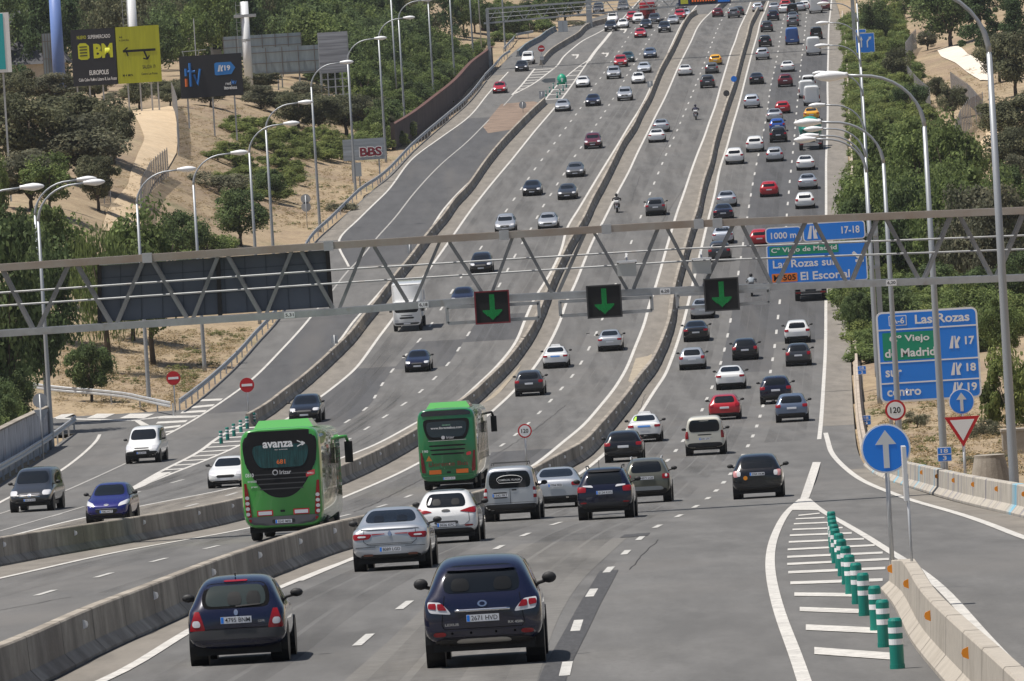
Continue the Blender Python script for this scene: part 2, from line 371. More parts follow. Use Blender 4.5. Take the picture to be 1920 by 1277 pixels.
def dashes(b, P, anchor, L=4.9, T=17.0, off=.012, w=.17, y0=0, y1=9999):
    a = G(*anchor).y
    k0 = int((P[0,1]-a)/T)-1
    for k in range(k0, k0+140):
        c = a + k*T
        if c-L/2 < max(P[0,1], y0) or c+L/2 > min(P[-1,1], y1): continue
        ribbon(b, cut(P, c-L/2, c+L/2), w, off)

# surfaces of other ages: resurfaced service road, pale shoulders along the barriers
sheet("service_road", LG['Au'], LG['Ar'], .004, M_asph_new, G(654,500).y, G(1000,215).y, 4)
sheet("service_road", LG['Al'], LG['Ar'], .004, M_asph_new, G(480,770).y, G(584,593).y, 4)
def band(P, dl, dr): return np.stack([P[:,0]+dl, P[:,1]], 1), np.stack([P[:,0]+dr, P[:,1]], 1)
# shoulders lie between the edge lines and the barriers (barrier feet traced below)
BR = {}
BR[1] = [(475,800),(513,777),(539,755),(568,733),(598,707),(633,674),(666,641),(690,608.5),(710,584.5),(755,523),(772,503),(789,480),(806,456),(823,435),(842,412.6),(857,389),(881,364),(916,314),(943,280),(977,243),(1003.6,216),(1026,195)]
BR[2] = [(-300,1122),(0,1062),(67,1049),(145,1035.5),(263,1015),(354,998.5),(448,977),(560,940),(665,899),(743,860),(793,830),(850,791),(901,753),(925,729),(956,698),(980,668),(1002,635),(1015,608.5),(1026,582),(1037,551),(1050,520),(1062,494),(1073.5,470),(1088,445),(1102,421),(1117,387),(1131,361),(1148,327.5),(1160,302.5),(1173,276),(1192,248),(1206,218),(1220,193),(1233,161),(1244,135),(1254,116.5),(1263,100),(1272,81),(1280,63),(1290,44),(1299,32.6),(1309,27)]
BR[3] = [(-60,1345),(96,1277),(215,1212),(276,1189),(353,1152),(520,1079),(579,1056),(640,1034),(906,966),(1000,920),(1064,881),(1101,860),(1138,820),(1165,787),(1188,757),(1206,729),(1229,700),(1245,668),(1256,640),(1266,604),(1271,560),(1278,530),(1286,500),(1294,470),(1301,445),(1313,410),(1321,372),(1327,348),(1337,318),(1346,276),(1357,238),(1368,202),(1382,161),(1391,125),(1398,99),(1405,75),(1411,50),(1419,34),(1426,20),(1436,0),(1448,-22)]
BG = {k: ground_line(v) for k, v in BR.items()}
sheet("road_shoulder", BG[3], LG['Dl'], .006, M_should)
sheet("road_shoulder", LG['Cr'], band(BG[3], -.62, 0)[0], .006, M_should, cols=3)
sheet("road_shoulder", BG[2], LG['Cl'], .006, M_should, cols=3)
sheet("road_shoulder", LG['Br'], band(BG[2], -.62, 0)[0], .006, M_should, cols=3)
sheet("road_shoulder", BG[1], LG['Bl'], .006, M_should, cols=3)
sheet("road_shoulder", LG['Dr'], Redge, .006, M_should, G(1536,800).y, 1300, cols=3)
sheet("road_shoulder", LG['exR'], Redge, .006, M_should, G(2000,1035).y, G(1600,880).y, cols=3)
sheet("road_shoulder", band(Ledge, .2, 0)[0], LG['Au'], .0065, M_should, G(635,450).y, G(950,140).y, cols=3)

# white markings
M_dash = mat("dash_paint", (.50,.49,.46), .75, var=.2, vscale=3); mix_noise(M_dash, 7, (.25,.245,.235), .5, .7, fac=.7)
def marks(keys, w=.22, name="road_marking"):
    b = MB()
    for k in keys: ribbon(b, LG[k], w, .014)
    return tag(b.build(name, M_paint, fix=False), kind="structure")
marks(['Dl','Dr']); marks(['Cl','Cr']); marks(['Bl','Br']); marks(['Al','Au','Ar','edL'], .2)
marks(['exL'], .21); marks(['exM'], .20); marks(['exR'], .24); marks(['G1'], .25)
b = MB(); ribbon(b, LG['Ac'], .16, .013); ribbon(b, ground_line([(-40,976),(20,957),(109,926),(180,895),(236,869)]), .16, .013); ribbon(b, ground_line([(-60,1013),(0,996),(80,973),(158,950)]), .16, .013); tag(b.build("road_marking", mat("road_paint_worn", (.34,.33,.31), .8, var=.2), fix=False), kind="structure")
b = MB(); dashes(b, LG['D1'], (758,1135)); dashes(b, LG['D2'], (1109,1112)); tag(b.build("lane_dashes", M_dash, fix=False), kind="structure")
b = MB(); dashes(b, LG['C1'], (193.6,1079)); tag(b.build("lane_dashes", M_dash, fix=False), kind="structure")
b = MB(); dashes(b, LG['B1'], (688,745)); dashes(b, LG['B2'], (757.6,757.6)); tag(b.build("lane_dashes", M_dash, fix=False), kind="structure")

def flat_poly(b, pts, off=.014):
    P = [G(*p) for p in pts]; b.add([(p.x, p.y, p.z+off) for p in P], [tuple(range(len(P)))])
# hatched nose of the exit on the right
b = MB()
for (x0, y0), (x1, y1), w in [((1497,967),(1537,963),2),((1492,973.5),(1546,971),2.2),((1488.5,983),(1570,979.5),2.4),((1486,993.5),(1580,990),2.6),((1481,1004.5),(1597,1000),3),
        ((1479,1017),(1620,1011),3.2),((1477,1031),(1640,1023),3.4),((1476,1045),(1655,1037),3.8),((1476,1058.5),(1667,1049),4),((1478,1074),(1660,1066),4.6),((1482,1094),(1655,1088),5.4),
        ((1489.5,1115),(1648,1117),6.6),((1499.5,1143),(1640,1148),8),((1511,1177),(1660,1184),10.5),((1527,1221),(1690,1233),13)]:
    A, B = G(x0, y0-w*.5), G(x1, y1-w*.5); C, D = G(x1, y1+w*.5), G(x0, y0+w*.5)
    b.add([(p.x, p.y, zr(p.y)+.012) for p in (A, B, C, D)], [(0,1,2,3)])
flat_poly(b, [(1524,867),(1539,867),(1533,890),(1524,915),(1517,934),(1500,937),(1508,915),(1516,890)])
flat_poly(b, [(1480,957),(1503,935),(1516,935),(1545,958),(1516,957),(1500,957)], .016)
tag(b.build("hatched_marking", M_paint, fix=False), kind="structure")
# hatched nose on the left, with its green posts
def hatch(b, la, lb, n, th, slant=0.0):
    ya = max(la[0,1], lb[0,1]); yb = min(la[-1,1], lb[-1,1])
    for i in range(n):
        Y = ya + (yb-ya)*(i+.5)/n
        xa = np.interp(Y, la[:,1], la[:,0]); xb = np.interp(Y+slant, lb[:,1], lb[:,0])
        b.add([(xa, Y, zr(Y)+.012), (xb, Y+slant, zr(Y+slant)+.012), (xb, Y+slant+th, zr(Y+slant+th)+.012), (xa, Y+th, zr(Y+th)+.012)], [(0,1,2,3)])
b = MB(); hatch(b, LG['G1'], LG['Bl'], 15, 1.6)
flat_poly(b, [(232,926),(300,887),(322,885),(270,912)])
g2a = ground_line([(310,817),(290,800),(262,786),(300,772),(337,775),(380,752),(411,748)])
for (xa, ya, xb, yb, h) in [(378,751,418,749.5,4),(362,764,403,760,4),(342,773.5,388,771,4),(300,783,370,781,4.2),(296,793,352,790,4),(305,803,340,799,4),(310,811,328,808,3)]:
    flat_poly(b, [(xa,ya-h/2),(xb,yb-h/2),(xb-4,yb+h/2),(xa-4,ya+h/2)])
for (xa, xb, ya) in [(105,128,781),(168,204,781),(230,278,781)]:
    flat_poly(b, [(xa+14,ya-5),(xb+12,ya-5),(xb-8,ya+3.5),(xa-6,ya+3.5)])
flat_poly(b, [(105,784),(186,786),(250,787.5),(310,780),(375,779),(375,781),(310,782.5),(250,790),(186,788.5),(105,786)], .016)
flat_poly(b, [(250,788),(262,797),(300,818),(312,816),(296,806),(262,788)], .016)
tag(b.build("hatched_marking", M_paint, fix=False), kind="structure")
# far hatched noses and lane arrows on the left
lA = ground_line([(960,178),(977.7,160),(992.7,141.5),(1002.7,129)]); lB = ground_line([(965,176),(999,158),(1025,139),(1044,124)])
lC = ground_line([(1018,192),(1040,165),(1061.6,144),(1085,125),(1103,113)]); 
b = MB(); hatch(b, lA, lB, 9, 1.5); hatch(b, lC, LG['Bl'], 9, 1.5)
ribbon(b, lA, .25, .014); ribbon(b, lB, .25, .014); ribbon(b, lC, .22, .014)
ribbon(b, ground_line([(1025,139),(1044,124),(1056.6,106.5),(1075,90),(1095,75),(1113,66),(1129,57.6),(1150,46)]), .25, .014)
ribbon(b, ground_line([(1103,115),(1116,96.5),(1134,75),(1145,61)]), .5, .016)
for (ax, ay) in [(1080,104),(1136,101),(1170,56)]:
    flat_poly(b, [(ax-9,ay-1),(ax-4,ay-2.5),(ax-4,ay-1.6),(ax+6,ay-2),(ax+4,ay+3),(ax+1,ay+6),(ax-2,ay+6),(ax+1,ay+3),(ax+1,ay),(ax-4,ay+.4),(ax-4,ay+1)])
tag(b.build("hatched_marking", M_paint, fix=False), kind="structure")
# repaired rectangles, seams and rubber marks
b = MB()
for q in [[(1200,1008),(1330,1000),(1460,1050),(1440,1066),(1180,1070)], ]: pass
lane = lambda a, c: (LG[a], LG[c])
sheet("road_patch", LG['B1'], LG['B2'], .005, M_asph_new, G(780,690).y, G(800,640).y, 3)
sheet("road_patch", LG['Bl'], LG['B1'], .005, M_asph_new, G(640,800).y, G(690,690).y, 3)
sheet("road_patch", LG['B2'], LG['Br'], .005, M_asph_new, G(900,640).y, G(930,590).y, 3)
sheet("road_patch", LG['C1'], LG['Cr'], .005, M_asph_new, G(960,878).y, G(970,845).y, 3)
sheet("road_patch", LG['D1'], LG['D2'], .0035, M_asph_new, G(1370,700).y, G(1480,120).y, 3)
sheet("road_patch", LG['D2'], LG['Dr'], .0035, M_asph_new, G(1480,640).y, G(1520,100).y, 3)
sheet("road_patch", band(LG['D1'],.5,0)[0], band(LG['D2'],-.4,0)[0], .005, mat("asphalt_pale", (.155,.148,.136), .9, var=.2), 64, G(1180,1008).y, 3)
def skid(pts, w): 
    b.add([], []); ribbon(b, densify(ground_line(pts, 1.0), 1.5), w, .0095)
skid([(1142,1070),(1128,1095),(1105,1135),(1082,1180),(1058,1225),(1040,1262),(1030,1300)], .42)
skid([(1206,1000),(1200,1006)], .4); skid([(1184,1002),(1176,1008)], .4)

tag(b.build("skid_marks", M_skid, fix=False), kind="structure")
b = MB()
rnd = random.Random(3)
for k in (1, 2, 3):
    P = densify(BG[k], 2.5).copy(); P[:,0] += .08 + np.array([rnd.uniform(-.03,.03) for _ in P]); ribbon(b, P, .07, .012)
def wig(pts, w=.035, a=.06):
    P = densify(ground_line(pts, 2.0), 2.0).copy(); P[:,0] += np.array([rnd.uniform(-a, a) for _ in P]); ribbon(b, P, w, .011)
wig([(880,880),(1010,800),(1060,760)]); wig([(1290,340),(1240,420),(1215,480),(1200,520)]); wig([(1200,330),(1183,380)]); wig([(1440,1060),(1300,1060)]) if 0 else None
wig([(665,960),(780,905),(860,865)]); wig([(0,1145),(130,1120)]); wig([(1175,760),(1100,830)]); wig([(1590,420),(1588,480)])
wig([(1182,1068),(1200,1045),(1236,1012)], .02, .03); wig([(1290,170),(1265,240),(1230,310)]); wig([(1210,740),(1190,790)])
tag(b.build("road_seams", M_seam, fix=False), kind="structure")
# darker wheel tracks and drips along every lane
def alpha_mat(name, col, scale, lo, hi, stretch, amax):
    m = mat(name, col, .85, var=.2, vscale=2); t = m.node_tree; b = t.nodes["Principled BSDF"]
    tc = t.nodes.new("ShaderNodeTexCoord"); mp = t.nodes.new("ShaderNodeMapping"); mp.inputs["Scale"].default_value = stretch; t.links.new(tc.outputs["Object"], mp.inputs[0])
    n = t.nodes.new("ShaderNodeTexNoise"); n.inputs["Scale"].default_value = scale; n.inputs["Detail"].default_value = 5; t.links.new(mp.outputs[0], n.inputs["Vector"])
    mr = t.nodes.new("ShaderNodeMapRange"); mr.inputs[1].default_value = lo; mr.inputs[2].default_value = hi; mr.inputs[4].default_value = amax
    t.links.new(n.outputs["Fac"], mr.inputs[0]); t.links.new(mr.outputs[0], b.inputs["Alpha"]); return m
M_track_t = alpha_mat("tyre_track_stain", (.060,.058,.056), 1.0, .36, .66, (1.2,.012,1), .20)
b = MB()
for a, c in (('Dl','D1'),('D1','D2'),('D2','Dr'),('Cl','C1'),('C1','Cr'),('Bl','B1'),('B1','B2'),('B2','Br')):
    A, C = LG[a], LG[c]; y0, y1 = max(A[0,1], C[0,1]), min(A[-1,1], C[-1,1], 1300); ys = np.arange(y0, y1, 4.0)
    xa = np.interp(ys, A[:,1], A[:,0]); xc = np.interp(ys, C[:,1], C[:,0]); 
    for q, w in ((.29,.55),(.71,.55),(.5,.8)): ribbon(b, np.stack([xa+(xc-xa)*q, ys], 1), w, .0075)
tag(b.build("tyre_tracks", M_track_t, fix=False), kind="structure")
b = MB(); M_spot = alpha_mat("oil_stain", (.045,.044,.043), .9, .52, .75, (.5,.08,1), .20)
for y0, y1, xs in ((64,330,(-3,16)),):
    P = np.stack([np.linspace(0,0,60), np.linspace(y0,y1,60)], 1)
    sheet("oil_stains", LG['Dl'], LG['exL'] if 0 else LG['D2'], .0082, M_spot, 110, 420, 6)
# dirt scattered on the shoulders
M_sand = mat("sand_spill", (.34,.29,.22), .95, var=.25, vscale=2)
b = MB()
flat_poly(b, [(905,757),(935,728),(978,683),(968,700),(950,722),(938,735),(925,746)], .012); flat_poly(b, [(1178,715),(1192,672),(1214,668),(1222,664),(1226,675),(1210,704),(1196,722)], .012)
tag(b.build("sand_spill", M_sand, fix=False), kind="structure")
b = MB(); flat_poly(b, [(905,237),(940,195),(1000,190),(1018,195),(990,220),(960,243),(915,250)], .008); tag(b.build("sand_spill", mat("rusty_dust", (.22,.16,.12), .95, var=.3, vscale=.4), fix=False), kind="structure")

# ------------------------------------------------------------------ concrete barriers
NJ = [(.33,0),(.33,.07),(.16,.26),(.125,.80),(.10,.83),(-.10,.83),(-.125,.80),(-.16,.26),(-.33,.07),(-.33,0)]
M_refl = mat("reflector_white", (.85,.85,.85), .4); M_orange = mat("reflector_orange", (.85,.30,.02), .4)
M_joint = mat("barrier_joint", (.075,.066,.056), .95)
def barrier(name, P, label, refl=None, side=1, scale=1.0, hfun=None, m=None, offx=-.31, gap=None):
    P = densify(P, 2.0).copy(); P[:,0] += offx
    T = np.gradient(P, axis=0); T /= np.hypot(T[:,0], T[:,1])[:,None]; N = np.stack([T[:,1], -T[:,0]], 1)
    b = MB(); vs = []; n = len(NJ)
    for i in range(len(P)):
        hs = hfun(P[i,1]) if hfun else 1.0
        for (u, h) in NJ:
            vs.append((P[i,0]+N[i,0]*u*scale, P[i,1]+N[i,1]*u*scale, zr(P[i,1]) - .01 + h*scale*hs))
    fs = [(i*n+k, i*n+k+1, (i+1)*n+k+1, (i+1)*n+k) for i in range(len(P)-1) for k in range(n-1)]
    fs += [tuple(range(n)), tuple(range((len(P)-1)*n, len(P)*n))]
    b.add(vs, fs)
    for i in range(2, len(P)-2, 3):                      # joints between the cast units
        hs = hfun(P[i,1]) if hfun else 1.0; t_ = T[i]; q = []
        for e in (-.025, .025):
            for (u, h) in NJ: q.append((P[i,0]+N[i,0]*(u*scale*1.02)+t_[0]*e, P[i,1]+N[i,1]*(u*scale*1.02)+t_[1]*e, zr(P[i,1])-.01+h*scale*hs+.004))
        b.add(q, [(k, k+1, n+k+1, n+k) for k in range(n-1)], 1)
    o = b.build(name, [m or M_conc, M_joint]); tag(o, label, "barrier")
    if refl:
        step, mm, y0, y1 = refl; d = np.r_[0, np.cumsum(np.hypot(*np.diff(P, axis=0).T))]
        me = MB().prism([(-.02,-.085),(.06,-.05),(.075,0),(.06,.05),(-.02,.085)], -.012, .012).mesh("reflector", mm)
        cnt = 0
        for s in np.arange(3, d[-1], step):
            i = int(np.searchsorted(d, s)); 
            if i >= len(P) or P[i,1] < y0 or P[i,1] > y1 or cnt >= 95: continue
            q = bpy.data.objects.new("reflector", me); link(q, o); cnt += 1
            x = P[i,0] + N[i,0]*side*.165; y = P[i,1] + N[i,1]*side*.165
            q.location = (x, y, zr(P[i,1]) + .60*(hfun(P[i,1]) if hfun else 1))
            if side < 0: q.rotation_euler = (0, math.pi, 0)
    return o
barrier("concrete_barrier", BG[3], "long concrete median barrier beside the outbound lanes at the lower left, running uphill", (15.5, M_refl, 90, 700))
B2O = barrier("concrete_barrier", BG[2], "concrete barrier between the green buses' lanes and the oncoming traffic", (15.5, M_refl, 90, 700))
barrier("concrete_barrier", BG[1], "concrete barrier between the oncoming motorway and the darker service road", (15.5, M_refl, 90, 700))
barrier("concrete_barrier", ground_line([(1368,-4),(1363,8),(1352,18),(1345,24)]), "short far piece of concrete barrier near the top, beyond the break in the median")
barrier("concrete_barrier", ground_line([(1019,122),(1038,101),(1063,85),(1088,70),(1103,55),(1120.5,47.6),(1139,44),(1150,38)]), "far concrete barrier curving behind the red no entry sign at the top")
barrier("concrete_barrier", ground_line([(975,106),(995,88),(1015,78),(1030,66),(1045,58)]), "low far barrier with blue graffiti between the two slip roads at the top", None, m=mat("graffiti_concrete_dull", (.30,.28,.27), .9, var=.3, col2=(.06,.14,.18), vscale=.25))
M_graf = mat("graffiti_concrete", (.42,.385,.33), .9, var=.15, vscale=1.2)
mix_noise(M_graf, .4, (.14,.40,.54), .585, .66, stretch=(1,1,.12), fac=.9)
mix_noise(M_graf, .8, (.12,.12,.19), .56, .66, stretch=(1.7,1.7,.1), fac=.8)
mix_noise(M_graf, .3, (.12,.28,.08), .66, .72, stretch=(1.3,1.3,.15), fac=.8)
barrier("concrete_barrier", ground_line([(1620,874),(1640,890),(1660,900),(1718,917),(1761,930.5),(1829,949),(1872,959),(1925,972),(2050,1005)]), "pale concrete barrier with blue graffiti along the outside of the exit ramp", (12, M_orange, 100, 330), side=-1, m=M_graf, offx=.31)
M_gf = mat("barrier_graffiti", (.03,.16,.17), .8, vscale=1.5, col2=(.30,.13,.11), var=.1)
def barrier_paint(parent, P, xa, xb, m):
    """spray paint on the road face of a barrier between two pixel columns"""
    ya, yb = sorted((G(*xa).y, G(*xb).y)); ys = np.linspace(ya, yb, 14); xs = np.interp(ys, P[:,1], P[:,0]) - .33
    b = MB(); vs = []
    for i, (x, y) in enumerate(zip(xs, ys)):
        t_ = .62 + .2*math.sin(i*2.1)
        for u_, h_ in ((.334,.06),(.165,.262),(.13+.03*(1-t_),.80*t_)): vs.append((x+u_+.004, y, zr(y)+h_))
    b.add(vs, [(i*3+k, i*3+k+1, i*3+k+4, i*3+k+3) for i in range(13) for k in range(2)]); b.build("graffiti", m, parent)
barrier_paint(B2O, BG[2], (14,1059), (50,1052), M_gf)
# crash wall on the nose of the exit
NOSE = ground_line([(1653,1106),(1684,1143),(1704,1200),(1748,1251),(1768,1277),(1830,1345),(1925,1460),(2050,1620)])
_ny = NOSE[-1,1]
barrier("concrete_barrier", NOSE, "pale concrete barrier with orange reflectors on the gore beside the green posts", (14, M_orange, 80, 150), side=-1, m=mix_noise(mat("concrete_pale", (.40,.36,.305), .9, var=.12, vscale=6), 2.2, (.25,.22,.18), .5, .75, stretch=(.5,.5,.35), fac=.6), offx=.31,
        hfun=lambda Y: float(np.interp(Y, [_ny-8, _ny], [1.0, .68])))
# kerb wall at the right edge of the outbound lanes
barrier("low_wall", ground_line([(1576,27),(1583,100),(1587,200),(1592,300),(1594,400),(1596,560),(1597,650),(1599,720),(1604,800),(1612,850)]), "low worn stone edge wall along the right shoulder of the outbound lanes", m=mat("worn_stone", (.44,.37,.30), .95, var=.3, vscale=1.5), scale=.7, offx=.3)

# ------------------------------------------------------------------ guard rails
def guardrail(P, label, h=.72, double=False):
    t = empty("guardrail", label, "guardrail"); P = densify(P, 2.0)
    T = np.gradient(P, axis=0); T /= np.hypot(T[:,0], T[:,1])[:,None]; N = np.stack([T[:,1], -T[:,0]], 1)
    W = [(0,-.20),(.06,-.16),(.06,-.06),(.0,0),(.06,.06),(.06,.16),(0,.20)]
    b = MB(); n = len(W); vs = []
    for i in range(len(P)):
        z = tz(P[i,0], P[i,1]) + h
        for (u, v) in W: vs.append((P[i,0]+N[i,0]*u, P[i,1]+N[i,1]*u, z+v))
    b.add(vs, [(i*n+k, i*n+k+1, (i+1)*n+k+1, (i+1)*n+k) for i in range(len(P)-1) for k in range(n-1)])
    b.build("rail", M_steel, t, fix=False)
    pm = MB().box(-.05,.05,-.07,.07,-.1,h+.1).mesh("post", M_steel); c = 0
    for i in range(1, len(P), 3):
        if c >= 98: break
        q = bpy.data.objects.new("post", pm); link(q, t); c += 1
        q.location = (P[i,0]-N[i,0]*.12, P[i,1]-N[i,1]*.12, tz(P[i,0], P[i,1]))
    return t
gl = lambda pts: np.array([[q.x, q.y] for q in (G(*p) for p in pts)])
guardrail(ground_line([(337,774),(370,749),(404,720),(448,678),(481,640),(518,599),(550,527),(588,452),(616,427),(654,389),(682,363),(707,348),(775,281),(842,223),(876,193),(909,152)]), "long steel guardrail along the outside of the dark service road")
guardrail(gl([(60,763),(104,764),(150,763),(188.6,762),(242,764),(285,772),(322,780)]), "short guardrail with a bent down end in front of the dry grass")
guardrail(gl([(-60,935),(0,903),(40,879),(67,861),(100,839),(125,820),(143,806)]), "guardrail in front of the graffiti wall at the lower left")
guardrail(ground_line([(909,151),(930,129),(945,112),(957,105)]), "dark double guardrail beside the end of the brick wall")
guardrail(ground_line([(945,100),(965,80),(982,70),(1000,68)]), "far curved guardrail at the top in front of dark shrubs")
# ------------------------------------------------------------------ text
_TX = {}
def text_mesh(s, m, size=1.0, bold=0.0):
    k = (s, m.name, size, bold)
    if k in _TX: return _TX[k]
    c = bpy.data.curves.new("lettering", 'FONT'); c.body = s; c.size = size; c.align_x = 'CENTER'; c.align_y = 'CENTER'
    c.resolution_u = 3; c.offset = bold
    o = bpy.data.objects.new("lettering", c); COL.objects.link(o)
    dg = bpy.context.evaluated_depsgraph_get(); me = bpy.data.meshes.new_from_object(o.evaluated_get(dg))
    bpy.data.objects.remove(o); bpy.data.curves.remove(c)
    me.transform(Matrix.Rotation(R(90), 4, 'X')); me.materials.clear(); me.materials.append(m); me.name = "lettering"
    _TX[k] = me; return me
def text(s, m, w, h, parent, x=0, y=-.005, z=0, name="lettering", bold=.012):
    """lettering in the x,z plane, fitted to a box w wide and h high, facing -y"""
    me = text_mesh(s, m, 1.0, bold); o = bpy.data.objects.new(name, me); link(o, parent)
    co = np.empty(len(me.vertices)*3); me.vertices.foreach_get("co", co); co = co.reshape(-1, 3)
    a, b_ = co.min(0), co.max(0); d = np.maximum(b_ - a, 1e-3)
    sx, sz = w/d[0], h/d[2]; o.scale = (sx, 1, sz)
    o.location = (x - sx*(a[0]+b_[0])/2, y, z - sz*(a[2]+b_[2])/2); return o

# ------------------------------------------------------------------ car bodies
ST = {}   # stations from the rear bumper: s, bottom, shoulder, top, half width share, top half width share
ST['hatch'] = (4.2,1.78,1.48,[(0,.36,.62,.74,.80,.60),(.05,.30,.80,.90,.93,.72),(.14,.27,.90,1.02,.985,.70),(.34,.25,.93,1.28,1,.70),(.62,.24,.94,1.42,1,.70),(1.3,.23,.94,1.47,1,.69),(2.1,.23,.93,1.45,1,.685),(2.55,.23,.92,1.30,1,.69),(3.05,.23,.90,1.00,.99,.72),(3.6,.24,.80,.90,.97,.74),(4.05,.26,.66,.74,.90,.70),(4.2,.34,.52,.60,.78,.6)])
ST['suv'] = (4.6,1.88,1.68,[(0,.45,.70,.86,.82,.62),(.05,.38,.92,1.04,.95,.74),(.12,.35,1.02,1.14,.99,.72),(.26,.33,1.06,1.42,1,.68),(.50,.32,1.07,1.61,1,.70),(1.4,.31,1.07,1.68,1,.70),(2.3,.31,1.06,1.64,1,.71),(2.8,.31,1.05,1.45,1,.70),(3.3,.31,1.02,1.13,.99,.73),(3.9,.32,.94,1.03,.97,.74),(4.42,.36,.78,.86,.90,.7),(4.6,.44,.62,.70,.78,.6)])
ST['sedan'] = (4.75,1.84,1.45,[(0,.36,.66,.80,.80,.60),(.06,.30,.84,.98,.94,.72),(.18,.27,.92,1.05,.985,.72),(.55,.25,.93,1.07,1,.70),(.95,.24,.94,1.22,1,.70),(1.45,.23,.94,1.40,1,.685),(2.1,.23,.93,1.45,1,.62),(2.7,.23,.92,1.38,1,.62),(3.35,.23,.90,1.02,1,.70),(4.0,.24,.82,.92,.97,.74),(4.58,.27,.68,.76,.90,.7),(4.75,.35,.54,.60,.78,.6)])
ST['van'] = (4.4,1.82,1.84,[(0,.42,.95,1.60,.93,.78),(.04,.36,1.0,1.74,.98,.80),(.2,.32,1.02,1.82,1,.80),(1.5,.31,1.02,1.84,1,.79),(2.5,.31,1.02,1.80,1,.77),(2.95,.31,1.0,1.58,1,.74),(3.35,.31,.98,1.18,1,.74),(3.9,.32,.88,1.0,.97,.74),(4.28,.36,.7,.8,.9,.7),(4.4,.44,.58,.66,.78,.6)])
ST['bigvan'] = (5.6,2.0,2.5,[(0,.45,1.2,2.30,.94,.84),(.04,.40,1.25,2.42,.985,.85),(.2,.36,1.25,2.48,1,.85),(2.5,.35,1.25,2.5,1,.84),(3.7,.35,1.25,2.44,1,.82),(4.2,.35,1.2,2.1,1,.78),(4.75,.35,1.15,1.4,1,.74),(5.2,.36,1.05,1.18,.97,.74),(5.48,.40,.85,.95,.9,.7),(5.6,.46,.66,.76,.8,.6)])
RW = {  # rear window, windscreen, lamps in reference metres (x right, z up)
 'hatch': dict(rw=((.60,1.00),(.50,1.37)), lamp=((.60,.75),(.85,.96)), plate=.72, belt=.97, roof=1.40, sw=(.55,2.95), bump=(.27,.42), hl=((.48,.62),(.84,.78)), ws=((.66,1.02),(.52,1.39)), gr=(.50,.64), fpl=.44),
 'suv': dict(rw=((.64,1.14),(.54,1.55)), lamp=((.62,.89),(.91,1.07)), plate=.84, belt=1.11, roof=1.59, sw=(.45,3.2), bump=(.36,.55), hl=((.52,.76),(.90,.92)), ws=((.70,1.14),(.56,1.58)), gr=(.60,.80), fpl=.52),
 'sedan': dict(rw=((.64,1.11),(.52,1.38)), lamp=((.56,.79),(.88,.92)), plate=.70, belt=.97, roof=1.38, sw=(.95,3.25), bump=(.29,.44), hl=((.50,.62),(.87,.77)), ws=((.68,1.03),(.52,1.37)), gr=(.50,.66), fpl=.44),
 'van': dict(rw=((.72,1.10),(.66,1.66)), lamp=((.74,.80),(.88,1.15)), plate=.86, belt=1.08, roof=1.72, sw=(.3,3.25), bump=(.36,.60), hl=((.52,.70),(.86,.90)), ws=((.70,1.18),(.60,1.68)), gr=(.56,.70), fpl=.50),
 'bigvan': dict(rw=((.75,1.40),(.72,2.0)), lamp=((.84,.85),(.97,1.35)), plate=.80, belt=1.40, roof=2.15, sw=(4.0,4.75), bump=(.40,.60), hl=((.60,.85),(.95,1.05)), ws=((.76,1.42),(.70,2.10)), gr=(.65,.85), fpl=.55),
}
_BODY = {}
